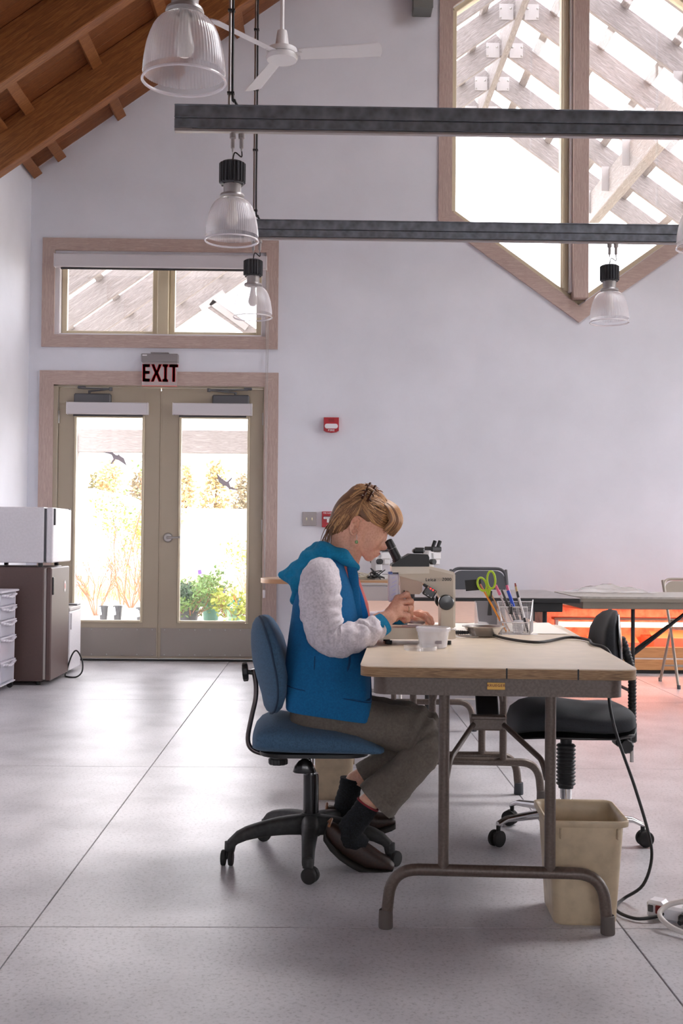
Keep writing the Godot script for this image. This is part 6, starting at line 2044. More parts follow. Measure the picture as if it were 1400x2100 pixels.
# tube with its own radius for every angle: bulge(t, angle) is added to the radius
func limb(b: MB, pts: Array, rad: Array, seg: int, bulge: Callable, squash := 1.0, cap := true, steps := 7) -> void:
	var rings := []
	var m := pts.size()
	var P := smooth_path(pts, steps)
	var R := []
	for k in P.size():
		var t := float(k) / steps
		var i := mini(int(t), m - 2)
		R.append(lerpf(rad[i], rad[i + 1], smoothstep(0.0, 1.0, t - i) * 0.5 + (t - i) * 0.5))
	var d0: Vector3 = (P[1] - P[0]).normalized()
	var x := d0.cross(Vector3(0, 0, 1)).normalized()
	var prev := d0
	for k in P.size():
		var d: Vector3 = (P[mini(k + 1, P.size() - 1)] - P[maxi(k - 1, 0)]).normalized()
		var ax := prev.cross(d)
		if ax.length() > 1e-6: x = x.rotated(ax.normalized(), prev.angle_to(d))
		prev = d
		x = (x - d * x.dot(d)).normalized()
		var y := d.cross(x)
		var r := PackedVector3Array()
		for i in seg:
			var a := TAU * i / seg
			var rr: float = R[k] + bulge.call(float(k) / (P.size() - 1), a)
			r.append(P[k] + x * cos(a) * rr + y * sin(a) * rr * squash)
		rings.append(r)
	b.loft(rings, cap)

func seated_person() -> void:
	var P0 := Vector3(0.0, 0.0, -4.02)
	var o := thing("person", "person in a blue hoodie with grey sleeves bending over the microscope", "person", P0)
	var skin := mat(rgb(236, 184, 160), 0.5, 0.0, noise_tex(0.06, [[0.0, rgb(232, 214, 206)], [0.5, rgb(250, 244, 240)], [1.0, Color.WHITE]], 256, FastNoiseLite.TYPE_SIMPLEX, 4, 0.0, 111), Vector3.ONE * 6)
	skin.subsurf_scatter_enabled = true
	skin.subsurf_scatter_strength = 0.12
	var fl_n := noise_tex(0.22, [[0.0, rgb(178, 174, 178)], [0.5, rgb(224, 220, 224)], [1.0, rgb(248, 246, 248)]], 256, FastNoiseLite.TYPE_VALUE, 3, 0.0, 112)
	var grey_f := mat(rgb(244, 240, 244), 0.95, 0.0, fl_n, Vector3.ONE * 4)
	grey_f.rim_enabled = true
	grey_f.rim = 0.4
	var bl_n := noise_tex(0.2, [[0.0, grey(0.8)], [1.0, grey(1.0)]], 256, FastNoiseLite.TYPE_VALUE, 3, 0.0, 113)
	var blue := mat(rgb(12, 112, 172), 0.9, 0.0, bl_n, Vector3.ONE * 5)
	blue.rim_enabled = true
	blue.rim = 0.25
	blue.rim_tint = 0.8
	var teal := mat(rgb(8, 140, 190), 0.9, 0.0, bl_n, Vector3.ONE * 5)
	var terry := mat(rgb(10, 120, 200), 0.95, 0.0, bl_n, Vector3.ONE * 8)
	var pink := mat(rgb(232, 128, 122), 0.85)
	var pants := mat(rgb(122, 112, 102), 0.85, 0.0, noise_tex(0.16, [[0.0, grey(0.78)], [1.0, grey(1.0)]], 256, FastNoiseLite.TYPE_VALUE, 3, 0.0, 114), Vector3.ONE * 5)
	# ---- head frame: x forward, y up, z to the near side; face bent down 28 degrees
	var HO := Vector3(0.125, 1.133, -4.02) - P0
	var hb := Basis(Vector3(0, 0, 1), -0.49)
	var H := func(x: float, y: float, z: float) -> Vector3: return HO + hb * Vector3(x, y, z)
	# ---- body: skin, one surface
	var body := MB.new()
	var f := Field.new()
	f.k = 0.03
	f.ell(H.call(0.0, 0.045, 0), Vector3(0.09, 0.083, 0.073), hb)
	f.ell(H.call(0.05, -0.005, 0), Vector3(0.05, 0.07, 0.057), hb)
	for s in [-1.0, 1.0]:
		f.cap(H.call(0.015, -0.045, s * 0.046), H.call(0.08, -0.07, s * 0.012), 0.02, 0.014)
		f.cap(H.call(0.01, -0.01, s * 0.05), H.call(0.015, -0.045, s * 0.048), 0.018, 0.018)
		f.ell(H.call(0.068, -0.018, s * 0.033), Vector3(0.026, 0.028, 0.022), hb)
	f.k = 0.03
	var f2 := Field.new()
	f2.k = 0.014
	f2.A.append_array(f.A)
	f2.cap(H.call(0.084, -0.07, -0.008), H.call(0.084, -0.07, 0.008), 0.0155)
	f2.cap(H.call(0.088, 0.02, -0.032), H.call(0.088, 0.02, 0.032), 0.013)
	f2.cap(H.call(0.096, 0.014, 0), H.call(0.113, -0.016, 0), 0.0065, 0.0095)
	f2.cap(H.call(0.1, -0.022, 0), H.call(0.112, -0.019, 0), 0.01, 0.0085)
	for s in [-1.0, 1.0]:
		f2.ell(H.call(0.103, -0.021, s * 0.0095), Vector3(0.0085, 0.006, 0.006), hb)
		f2.ell(H.call(0.082, 0.003, s * 0.031), Vector3(0.013, 0.0115, 0.0155), hb)
	f2.ell(H.call(0.1, -0.046, 0), Vector3(0.012, 0.0055, 0.021), hb)
	f2.ell(H.call(0.097, -0.056, 0), Vector3(0.0115, 0.006, 0.018), hb)
	f2.cap(H.call(-0.028, -0.02, 0), Vector3(0.08, 1.032, -4.02) - P0, 0.055, 0.052)
	f2.cap(Vector3(0.08, 1.032, -4.02) - P0, Vector3(0.051, 0.945, -4.02) - P0, 0.052, 0.075)
	f2.mesh(body, 0.004)
	# ears
	for s in [-1.0, 1.0]:
		var e := Field.new()
		e.k = 0.0035
		var eb := hb * Basis(Vector3(0, 1, 0), s * 0.35) * Basis(Vector3(0, 0, 1), 0.18)
		var ec: Vector3 = H.call(-0.012, -0.002, s * 0.076)
		for q in 13:
			var a0 := -2.5 + q * 0.38
			var a1 := a0 + 0.38
			var ra := lerpf(0.017, 0.02, 0.5 + 0.5 * sin(a0))
			var rb := lerpf(0.017, 0.02, 0.5 + 0.5 * sin(a1))
			e.cap(ec + eb * Vector3(-cos(a0) * ra * 0.9, sin(a0) * 0.031, s * 0.007), ec + eb * Vector3(-cos(a1) * rb * 0.9, sin(a1) * 0.031, s * 0.007), 0.0034, 0.0034)
		e.ell(ec + eb * Vector3(-0.002, 0.004, 0), Vector3(0.0165, 0.029, 0.0042), eb)
		e.ell(ec + eb * Vector3(0.006, -0.026, s * 0.002), Vector3(0.008, 0.009, 0.0045), eb)
		e.cap(ec + eb * Vector3(-0.003, 0.016, s * 0.005), ec + eb * Vector3(-0.009, 0.002, s * 0.006), 0.0028, 0.003)
		e.cap(ec + eb * Vector3(-0.009, 0.002, s * 0.006), ec + eb * Vector3(-0.006, -0.016, s * 0.006), 0.003, 0.003)
		e.cap(ec + eb * Vector3(0.011, 0.002, s * 0.003), ec + eb * Vector3(0.009, -0.012, s * 0.006), 0.003, 0.0034)
		e.ell(ec + eb * Vector3(0.003, -0.006, s * 0.007), Vector3(0.007, 0.0115, 0.009), eb, true)
		e.ell(ec + eb * Vector3(-0.01, 0.016, s * 0.006), Vector3(0.0045, 0.009, 0.0045), eb, true)
		e.mesh(body, 0.002)
	# trunk, arms and legs under the clothes
	var t := Field.new()
	t.k = 0.05
	t.cap(Vector3(0.028, 0.531, -4.02) - P0, Vector3(0.04, 0.715, -4.02) - P0, 0.085, 0.085)
	t.cap(Vector3(0.04, 0.715, -4.02) - P0, Vector3(0.038, 0.881, -4.02) - P0, 0.09, 0.09)
	t.cap(Vector3(0.038, 0.881, -4.02) - P0, Vector3(0.054, 0.957, -4.02) - P0, 0.085, 0.05)
	for s in [-1.0, 1.0]:
		t.cap(Vector3(0.02, 0.95, s * 0.04), Vector3(0.015, 0.94, s * 0.15), 0.055, 0.045)
		t.cap(Vector3(0.0, 0.51, s * 0.06), Vector3(0.075, 0.468, -4.02) - P0 + Vector3(0, 0, s * 0.085), 0.055, 0.055)
		t.cap(Vector3(0.075, 0.468, -4.02) - P0 + Vector3(0, 0, s * 0.085), Vector3(0.309, 0.437, -4.02) - P0 + Vector3(0, 0, s * 0.105), 0.052, 0.04)
	t.cap(Vector3(-0.004, 0.954, -3.84) - P0, Vector3(0.021, 0.778, -3.82) - P0, 0.042, 0.028)
	t.cap(Vector3(0.021, 0.778, -3.82) - P0, Vector3(0.118, 0.776, -3.85) - P0, 0.026, 0.024)
	t.cap(Vector3(0.118, 0.776, -3.85) - P0, Vector3(0.21, 0.81, -3.9) - P0, 0.024, 0.0255)
	t.cap(Vector3(0.046, 0.933, -4.2) - P0, Vector3(0.085, 0.748, -4.23) - P0, 0.045, 0.038)
	t.cap(Vector3(0.085, 0.748, -4.23) - P0, Vector3(0.296, 0.821, -4.1) - P0, 0.037, 0.0255)
	t.mesh(body, 0.015)
	t = Field.new()
	t.k = 0.02
	t.cap(Vector3(0.314, 0.451, -3.912) - P0, Vector3(0.32, 0.387, -3.905) - P0, 0.03, 0.032)
	t.cap(Vector3(0.32, 0.387, -3.905) - P0, Vector3(0.159, 0.21, -3.9) - P0, 0.034, 0.03)
	t.cap(Vector3(0.159, 0.21, -3.9) - P0, Vector3(0.115, 0.143, -3.9) - P0, 0.029, 0.024)
	t.cap(Vector3(0.335, 0.433, -4.128) - P0, Vector3(0.336, 0.394, -4.135) - P0, 0.028, 0.028)
	t.cap(Vector3(0.336, 0.394, -4.135) - P0, Vector3(0.126, 0.239, -4.15) - P0, 0.03, 0.027)
	t.cap(Vector3(0.126, 0.239, -4.15) - P0, Vector3(0.094, 0.204, -4.155) - P0, 0.026, 0.022)
	t.mesh(body, 0.008)
	hands(body, P0)
	part("body", body, skin, o)
	face_bits(o, H, hb)
	hair(o, H, hb, P0)
	# ---- tee shirt
	var tee := MB.new()
	var rings := []
	for q in [[Vector3(0.059, 1.012, -4.02), 36, 0.07], [Vector3(0.057, 0.98, -4.02), 42, 0.1], [Vector3(0.058, 0.932, -4.02), 52, 0.12], [Vector3(0.058, 0.882, -4.02), 63, 0.125], [Vector3(0.055, 0.835, -4.02), 69, 0.125], [Vector3(0.052, 0.79, -4.02), 69, 0.125], [Vector3(0.046, 0.731, -4.02), 62, 0.13], [Vector3(0.04, 0.631, -4.02), 66, 0.13]]:
		var r := PackedVector3Array()
		for u in ring(40, 1, 1, 2.2): r.append(q[0] - P0 + Vector3(u.x * q[1] / 597.0, 0.012 * u.x * -1.0, u.y * q[2]))
		rings.append(r)
	tee.loft(rings)
	part("tee_shirt", tee, pink, o)
	hoodie(o, P0, blue, teal, terry, grey_f)
	trousers(o, P0, pants)
	shoes(o, P0)
	# forceps between the fingers
	var fc := thing("forceps", "thin dark forceps held over the petri dish", "forceps", Vector3(0.299, 0.853, -3.97))
	var c := fc.position
	part("prong", MB.new().tube([Vector3(0.282, 0.918, -3.965) - c, Vector3(0.296, 0.87, -3.968) - c, Vector3(0.314, 0.826, -3.985) - c], [0.0022, 0.002, 0.0008], 6), M.black, fc)
	part("prong", MB.new().tube([Vector3(0.284, 0.917, -3.97) - c, Vector3(0.301, 0.869, -3.975) - c, Vector3(0.315, 0.826, -3.988) - c], [0.0022, 0.002, 0.0008], 6), M.steel, fc)

func finger(f: Field, pts: Array, r0: float, r1: float) -> void:
	for k in pts.size() - 1:
		var n := float(pts.size() - 1)
		f.cap(pts[k], pts[k + 1], lerpf(r0, r1, k / n), lerpf(r0, r1, (k + 1) / n))

func hands(body: MB, P0: Vector3) -> void:
	# near hand: back of the hand to the camera, fingers closed on the forceps
	var f := Field.new()
	f.k = 0.007
	var w := Vector3(0.21, 0.81, -3.9) - P0
	var K := [Vector3(0.26, 0.891, -3.955) - P0, Vector3(0.267, 0.878, -3.94) - P0, Vector3(0.265, 0.859, -3.925) - P0, Vector3(0.256, 0.841, -3.917) - P0]
	for k in 4: f.cap(w.lerp(K[k], 0.16), K[k], 0.0185 if k < 3 else 0.017, 0.0115)
	f.cap(w - Vector3(0.02, -0.008, 0), w.lerp(K[1], 0.3), 0.026, 0.023)
	f.cap(w.lerp(K[0], 0.45), w.lerp(K[3], 0.55), 0.017, 0.016)
	f.cap(w.lerp(K[1], 0.6), w.lerp(K[2], 0.85), 0.0165, 0.014)
	finger(f, [K[0], Vector3(0.292, 0.906, -3.962) - P0, Vector3(0.303, 0.883, -3.972) - P0, Vector3(0.298, 0.863, -3.975) - P0], 0.0105, 0.0072)
	finger(f, [K[1], Vector3(0.304, 0.882, -3.945) - P0, Vector3(0.307, 0.862, -3.965) - P0, Vector3(0.3, 0.849, -3.975) - P0], 0.0105, 0.0075)
	finger(f, [K[2], Vector3(0.303, 0.859, -3.93) - P0, Vector3(0.304, 0.838, -3.948) - P0, Vector3(0.291, 0.83, -3.965) - P0], 0.0102, 0.0072)
	finger(f, [K[3], Vector3(0.292, 0.836, -3.92) - P0, Vector3(0.294, 0.821, -3.935) - P0, Vector3(0.28, 0.818, -3.952) - P0], 0.0092, 0.0066)
	finger(f, [w.lerp(K[0], 0.3) + Vector3(0, 0.004, -0.02), Vector3(0.247, 0.855, -3.985) - P0, Vector3(0.277, 0.868, -3.99) - P0, Vector3(0.297, 0.872, -3.98) - P0], 0.014, 0.0085)
	f.mesh(body, 0.0032)
	# far hand: laid along the dish, fingers pointing forward and down
	f = Field.new()
	f.k = 0.007
	w = Vector3(0.292, 0.821, -4.1) - P0
	K = [Vector3(0.339, 0.832, -4.065) - P0, Vector3(0.346, 0.835, -4.085) - P0, Vector3(0.346, 0.832, -4.105) - P0, Vector3(0.342, 0.825, -4.122) - P0]
	for k in 4: f.cap(w.lerp(K[k], 0.15), K[k], 0.0165, 0.0105)
	f.cap(w - Vector3(0.025, 0, 0), w.lerp(K[1], 0.3), 0.024, 0.02)
	finger(f, [K[0], Vector3(0.358, 0.828, -4.05) - P0, Vector3(0.369, 0.816, -4.04) - P0, Vector3(0.377, 0.803, -4.035) - P0], 0.0095, 0.007)
	finger(f, [K[1], Vector3(0.368, 0.83, -4.075) - P0, Vector3(0.383, 0.816, -4.068) - P0, Vector3(0.39, 0.801, -4.065) - P0], 0.0098, 0.0072)
	finger(f, [K[2], Vector3(0.369, 0.825, -4.1) - P0, Vector3(0.383, 0.81, -4.098) - P0, Vector3(0.388, 0.797, -4.096) - P0], 0.0095, 0.007)
	finger(f, [K[3], Vector3(0.363, 0.818, -4.124) - P0, Vector3(0.373, 0.807, -4.124) - P0, Vector3(0.376, 0.793, -4.122) - P0], 0.0085, 0.0065)
	finger(f, [w.lerp(K[0], 0.2) + Vector3(0, -0.006, 0.015), Vector3(0.317, 0.818, -4.05) - P0, Vector3(0.335, 0.812, -4.035) - P0, Vector3(0.351, 0.806, -4.03) - P0], 0.0125, 0.008)
	f.mesh(body, 0.0032)

func face_bits(o: Node3D, H: Callable, hb: Basis) -> void:
	var lip := mat(rgb(190, 92, 88), 0.45)
	var lb := MB.new()
	lb.ball(Vector3(0.007, 0.0038, 0.0185), Transform3D(hb, H.call(0.1072, -0.0462, 0)), 14, 8)
	lb.ball(Vector3(0.007, 0.0042, 0.0155), Transform3D(hb, H.call(0.1036, -0.0558, 0)), 14, 8)
	part("lips", lb, lip, o)
	for s in [-1.0, 1.0]:
		part("eye", MB.new().ball(Vector3.ONE * 0.0095, Transform3D(hb, H.call(0.0872, 0.0005, s * 0.0325)), 14, 10), mat(rgb(232, 226, 222), 0.2), o)
		part("iris", MB.new().ball(Vector3(0.004, 0.0045, 0.0045), Transform3D(hb, H.call(0.0945, -0.0015, s * 0.032)), 10, 8), mat(rgb(70, 80, 90), 0.2), o)
		var br := MB.new()
		br.tube([H.call(0.1, 0.02, s * 0.012), H.call(0.099, 0.0265, s * 0.027), H.call(0.087, 0.023, s * 0.046)], [0.0022, 0.003, 0.0014], 6)
		part("eyebrow", br, mat(rgb(142, 100, 72), 0.8), o)
	# ring on the near hand
	part("finger_ring", MB.new().tube(ring_path(Vector3(0.294, 0.856, -3.928) - Vector3(0.0, 0.0, -4.02), 0.0112), 0.0012, 6), mat(rgb(220, 200, 160), 0.2, 0.9), o)
	# earring: a wire and a green bead under the near ear
	var e := thing("earring", "green bead earring hanging from the person's near ear", "earring", Vector3(0.119, 1.094, -3.936))
	part("wire", MB.new().tube([Vector3(0, 0.012, -0.002), Vector3(0.001, 0, 0), Vector3(0, -0.008, 0)], 0.0008, 5), M.steel, e)
	part("bead", MB.new().bx(0, -0.0135, 0, 0.0095, 0.011, 0.008, 0.002), mat(rgb(96, 140, 60), 0.25), e)

func ring_path(c: Vector3, r: float) -> Array:
	var p := []
	for k in 17: p.append(c + Vector3(sin(TAU * k / 16) * 0.002, cos(TAU * k / 16) * r, sin(TAU * k / 16) * r))
	return p

func hair(o: Node3D, H: Callable, hb: Basis, P0: Vector3) -> void:
	var dark := mat(rgb(120, 84, 58), 0.5)
	var mid := mat(rgb(160, 114, 76), 0.42)
	var gold := mat(rgb(206, 158, 108), 0.38)
	var inv := hb.inverse()
	var HO: Vector3 = H.call(0, 0, 0)
	# cap over the skull, cut along the hairline
	var f := Field.new()
	f.k = 0.02
	f.ell(H.call(-0.002, 0.05, 0), Vector3(0.096, 0.088, 0.08), hb)
	f.ell(H.call(-0.045, 0.015, 0), Vector3(0.058, 0.07, 0.068), hb)
	f.ell(H.call(-0.05, -0.025, 0), Vector3(0.042, 0.05, 0.05), hb)
	f.ell(H.call(-0.025, 0.105, 0.0), Vector3(0.055, 0.034, 0.06), hb)
	var line := func(p: Vector3, d: float) -> float:
		var q: Vector3 = inv * (p - HO)
		var g := 0.0
		if q.x > 0.02: g = lerpf(0.028, 0.082, clampf((q.x - 0.02) / 0.07, 0, 1))
		elif q.x > -0.02: g = lerpf(0.034, 0.028, (q.x + 0.02) / 0.04)
		elif q.x > -0.035: g = lerpf(-0.05, 0.034, (q.x + 0.035) / 0.015)
		else: g = -0.075
		return maxf(d, (g - q.y) * 0.75)
	var b := MB.new()
	f.mesh(b, 0.0045, line)
	part("hair", b, dark, o)
	# locks drawn from the face up and back to the clip, and up from the nape
	var n := 0
	for mset in [mid, gold, dark]:
		var st := MB.new()
		for k in 260:
			var s := 1.0 if rng.randf() < 0.68 else -1.0
			var a := rng.randf_range(0.0, 1.0)
			var surf := func(x: float, y: float, up: float) -> Vector3:
				# point of the hair cap at forward x and height y, found from the side
				for q in 30:
					var z := 0.092 - q * 0.003
					if f.val(H.call(x, y, s * z), f.A) < up: return H.call(x, y, s * z)
				return H.call(x, y, 0.0)
			var pts := []
			if a < 0.6:
				var y0 := rng.randf_range(0.035, 0.118)
				var x0 := 0.094 * sqrt(maxf(0.05, 1.0 - pow((y0 - 0.05) / 0.088, 2))) * rng.randf_range(0.72, 0.96)
				var yc := rng.randf_range(0.07, 0.105)
				for j in 7:
					var t := float(j) / 6
					var x := lerpf(x0, -0.03, t)
					var y := lerpf(y0, yc, t * t) + 0.012 * sin(t * PI) * (0.5 if y0 > 0.09 else -0.6)
					pts.append(surf.call(x, y, 0.002 + 0.004 * sin(t * PI)))
			else:
				var x1 := rng.randf_range(-0.125, -0.02)
				var y1 := rng.randf_range(-0.06, 0.03)
				if x1 > -0.05: y1 = maxf(y1, 0.0)
				for j in 6:
					var t := float(j) / 5
					pts.append(surf.call(lerpf(x1 * 0.75, -0.03, t * t), lerpf(y1, 0.1, t), 0.002))
			st.tube(smooth_path(pts, 3), rng.randf_range(0.001, 0.0022), 5)
		part("hair_locks", st, mset, o).set_meta("kind", "stuff")
		n += 1
	# crown, combed back from the fringe over the top
	for mset in [mid, gold, dark]:
		var tp := MB.new()
		for k in 90:
			var z := rng.randf_range(-0.066, 0.066)
			var x0 := rng.randf_range(0.035, 0.085) - absf(z) * 0.3
			var x1 := rng.randf_range(-0.075, -0.03)
			var pts := []
			for j in 7:
				var x := lerpf(x0, x1, j / 6.0)
				var zz := lerpf(z, z * 0.7 + 0.012, j / 6.0)
				for q in 40:
					var y := 0.155 - q * 0.003
					if f.val(H.call(x, y, zz), f.A) < 0.0015:
						pts.append(H.call(x, y, zz))
						break
			if pts.size() > 3: tp.tube(smooth_path(pts, 3), rng.randf_range(0.0012, 0.0024), 5)
		part("hair_locks", tp, mset, o).set_meta("kind", "stuff")
	# fringe
	for mset in [mid, gold, dark]:
		var fr := MB.new()
		for k in 110:
			var z := rng.randf_range(-0.06, 0.064)
			var e := rng.randf_range(-0.006, 0.006)
			var c := 1.0 - pow(absf(z) / 0.085, 2.0)
			var back := 0.04 * pow(absf(z) / 0.064, 2.0)
			var pts := [H.call(0.035 - back, 0.128 * (0.9 + 0.1 * c) + e * 0.4 - absf(z) * 0.25, z * 0.7), H.call(0.085 - back, 0.122 + e - absf(z) * 0.3, z * 0.9), H.call(0.116 - back + e, 0.094 + e - absf(z) * 0.2, z), H.call(0.125 - back + e, 0.066, z * 1.03), H.call(0.119 - back + e, 0.034 + rng.randf_range(-0.008, 0.008), z * 1.02)]
			fr.tube(smooth_path(pts, 4), [0.002, 0.0026, 0.003, 0.003, 0.003, 0.003, 0.003, 0.003, 0.003, 0.0028, 0.0028, 0.0026, 0.0024, 0.002, 0.0018, 0.0014, 0.0008], 5)
		part("fringe", fr, mset, o).set_meta("kind", "stuff")
	# tuft above the clip and loose wisps at the nape
	var tf := MB.new()
	for k in 12:
		var z := rng.randf_range(0.0, 0.05)
		var x := rng.randf_range(-0.05, -0.015)
		tf.tube(smooth_path([H.call(x, 0.11, z), H.call(x + rng.randf_range(-0.02, 0.03), 0.142, z + rng.randf_range(-0.01, 0.01)), H.call(x + rng.randf_range(-0.03, 0.05), 0.143 + rng.randf_range(-0.012, 0.014), z + rng.randf_range(-0.02, 0.02))], 4), [0.0024, 0.0024, 0.0022, 0.002, 0.002, 0.0018, 0.0015, 0.0012, 0.0006], 5)
	part("hair_tuft", tf, mid, o).set_meta("kind", "stuff")
	var ws := MB.new()
	for k in 22:
		var z := rng.randf_range(-0.04, 0.045)
		var a := H.call(-0.06, -0.03, z)
		var e := Vector3(0.01, 1.079, -4.02) - P0 + Vector3(rng.randf_range(-0.015, 0.03), rng.randf_range(-0.02, 0.02), z * 1.2)
		ws.tube(smooth_path([a, a.lerp(e, 0.45) + Vector3(-0.008, 0.016 + rng.randf_range(-0.01, 0.01), 0), e, e + Vector3(rng.randf_range(-0.012, 0.012), -0.03, 0)], 4), [0.0022, 0.002, 0.002, 0.0018, 0.0018, 0.0016, 0.0014, 0.0012, 0.0011, 0.001, 0.0009, 0.0008, 0.0006], 4)
	part("nape_wisps", ws, dark, o).set_meta("kind", "stuff")
	# claw clip
	var tort := mat(rgb(72, 40, 30), 0.25)
	var cl := thing("hair_clip", "tortoiseshell claw clip gathering the person's hair", "hair clip", H.call(-0.025, 0.09, 0.055) + P0)
	var C := cl.position - P0
	for s in [0.0, 1.0]:
		var spine := []
		for k in 7:
			var tt := float(k) / 6
			spine.append(H.call(-0.034 + s * 0.02, 0.15 - tt * 0.062, 0.036 + 0.044 * sin(tt * 1.3) + 0.004) - C)
		part("jaw", MB.new().tube(smooth_path(spine, 3), 0.005, 8, true, Transform3D(), 0.7), tort, cl)
		for k in [1, 3, 5]:
			var p: Vector3 = spine[k]
			part("tooth", MB.new().tube(smooth_path([p, p + hb * Vector3(-0.007 if s == 0.0 else 0.007, -0.002, 0.004), p + hb * Vector3(-0.013 if s == 0.0 else 0.013, -0.006, -0.004)], 3), [0.0032, 0.003, 0.0028, 0.0026, 0.0022, 0.0018, 0.001], 6), tort, cl)
	part("spring", MB.new().tube([H.call(-0.034, 0.13, 0.066) - C, H.call(-0.012, 0.13, 0.066) - C], 0.005, 8), mat(rgb(120, 90, 60), 0.3, 0.4), cl)

func hoodie(o: Node3D, P0: Vector3, blue: Material, teal: Material, terry: Material, grey_f: Material) -> void:
	var nz := FastNoiseLite.new()
	nz.seed = 12
	nz.frequency = 3.2
	# body panels: rings from the hem band up; the front is drawn in above so that the shirt shows
	var R := [[Vector3(0.029, 0.561, -4.02), 83, 0.182, 0.0], [Vector3(0.027, 0.591, -4.02), 87, 0.19, 0.0], [Vector3(0.025, 0.656, -4.02), 86, 0.186, 0.0], [Vector3(0.023, 0.715, -4.02), 82, 0.175, 0.0], [Vector3(0.023, 0.765, -4.02), 78, 0.172, 0.08], [Vector3(0.024, 0.815, -4.02), 75, 0.172, 0.2], [Vector3(0.023, 0.865, -4.02), 71, 0.175, 0.3], [Vector3(0.02, 0.915, -4.02), 64, 0.178, 0.36], [Vector3(0.016, 0.956, -4.02), 56, 0.178, 0.4], [Vector3(0.016, 0.99, -4.02), 47, 0.165, 0.4], [Vector3(0.02, 1.015, -4.02), 38, 0.13, 0.3], [Vector3(0.03, 1.035, -4.02), 32, 0.085, 0.2]]
	var rings := []
	for j in R.size():
		var q: Array = R[j]
		var r := PackedVector3Array()
		for i in 64:
			var a := TAU * i / 64
			var u := Vector2(signf(cos(a)) * pow(absf(cos(a)), 0.9), signf(sin(a)) * pow(absf(sin(a)), 0.9))
			var ex := lerpf(0.36, 0.9, clampf(j / 4.0, 0.0, 1.0))
			u = Vector2(signf(cos(a)) * pow(absf(cos(a)), ex), signf(sin(a)) * pow(absf(sin(a)), ex))
			var pull: float = q[3] * exp(-pow(u.y * 2.6, 2)) if u.x > 0 else 0.0
			var p := Vector3(u.x * q[1] / 597.0 * (1.0 - pull), 0, u.y * q[2])
			var fold := 0.006 * nz.get_noise_3d(p.x * 2.0, j * 0.12, p.z * 2.0) + 0.0035 * sin(a * 9.0 + j * 0.4) * clampf((3.5 - j) / 3.0, 0.15, 1.0)
			p *= 1.0 + fold / maxf(0.05, p.length())
			r.append(q[0] - P0 + p)
		rings.append(r)
	var jb := MB.new()
	jb.loft(rings)
	part("hoodie_body", jb, blue, o)
	# ribbed hem band, dipping to the front
	rings = []
	for q in [[0.0, 0.99], [0.004, 1.0], [0.04, 1.005], [0.075, 0.99], [0.08, 0.97]]:
		var r := PackedVector3Array()
		for i in 96:
			var a := TAU * i / 96
			var u := Vector2(signf(cos(a)) * pow(absf(cos(a)), 0.9), signf(sin(a)) * pow(absf(sin(a)), 0.9))
			u = Vector2(signf(cos(a)) * pow(absf(cos(a)), 0.34), signf(sin(a)) * pow(absf(sin(a)), 0.34))
			var yb := (Vector3(0.028, 0.501, -4.02)).y - 0.02 * u.x + 0.002
			var rib := 1.0 + 0.004 * (i % 2)
			r.append(Vector3((Vector3(0.031, 0.531, -4.02)).x + u.x * 0.144 * q[1] * rib, yb + q[0] + 0.008 * (-u.x) * q[0] / 0.08, u.y * 0.186 * q[1] * rib))
		rings.append(r)
	part("hem_band", MB.new().loft(rings), blue, o)
	var sr := []
	for i in 97: sr.append(rings[3][i % 96])
	part("hem_seam", MB.new().tube(sr, 0.002, 5), mat(rgb(6, 64, 104), 0.9), o)
	# side seam, pocket edge, zip
	var near := func(px: Vector3, w: float) -> Vector3: return Vector3(px.x, px.y, w)
	var sm := mat(rgb(6, 64, 104), 0.9)
	var pk := MB.new()
	var edge := []
	for q in [[Vector3(0.031, 0.615, -4.02), 0.187], [Vector3(0.061, 0.626, -4.02), 0.184], [Vector3(0.084, 0.648, -4.02), 0.177], [Vector3(0.095, 0.678, -4.02), 0.171], [Vector3(0.098, 0.707, -4.02), 0.164]]: edge.append(near.call(q[0], q[1]))
	pk.tube(smooth_path(edge, 4), 0.004, 6)
	part("pocket_edge", pk, sm, o)
	var sv := MB.new()
	sv.tube(smooth_path([near.call(Vector3(-0.026, 0.564, -4.02), 0.18), near.call(Vector3(-0.021, 0.631, -4.02), 0.183), near.call(Vector3(-0.017, 0.706, -4.02), 0.18)], 4), 0.0018, 5)
	part("side_seam", sv, sm, o)
	var zp := MB.new()
	zp.tube(smooth_path([Vector3(0.173, 0.482, -4) - P0, Vector3(0.174, 0.552, -4) - P0, Vector3(0.17, 0.634, -4) - P0, Vector3(0.159, 0.717, -4) - P0, Vector3(0.146, 0.769, -3.98) - P0], 4), 0.004, 6)
	part("zip", zp, sm, o)
	part("zip_pull", MB.new().bx((Vector3(0.173, 0.487, -4)).x + 0.004, (Vector3(0.173, 0.487, -4)).y, 0.024, 0.006, 0.016, 0.003, 0.001), M.steel, o)
	# front edges of the open jacket, with the looped lining turned out
	for s in [1.0, -1.0]:
		var lp := MB.new()
		limb(lp, [near.call(Vector3(0.101, 1.007, -4.02), s * 0.075), near.call(Vector3(0.108, 0.966, -4.02), s * 0.09), near.call(Vector3(0.112, 0.907, -4.02), s * 0.1), near.call(Vector3(0.119, 0.849, -4.02), s * 0.098), near.call(Vector3(0.131, 0.782, -4.02), s * 0.08), near.call(Vector3(0.148, 0.724, -4.02), s * 0.05)], [0.014, 0.018, 0.019, 0.019, 0.018, 0.014], 18, func(_t: float, _a: float) -> float: return 0.0, 0.62)
		part("lapel", lp, blue, o)
		var ln := MB.new()
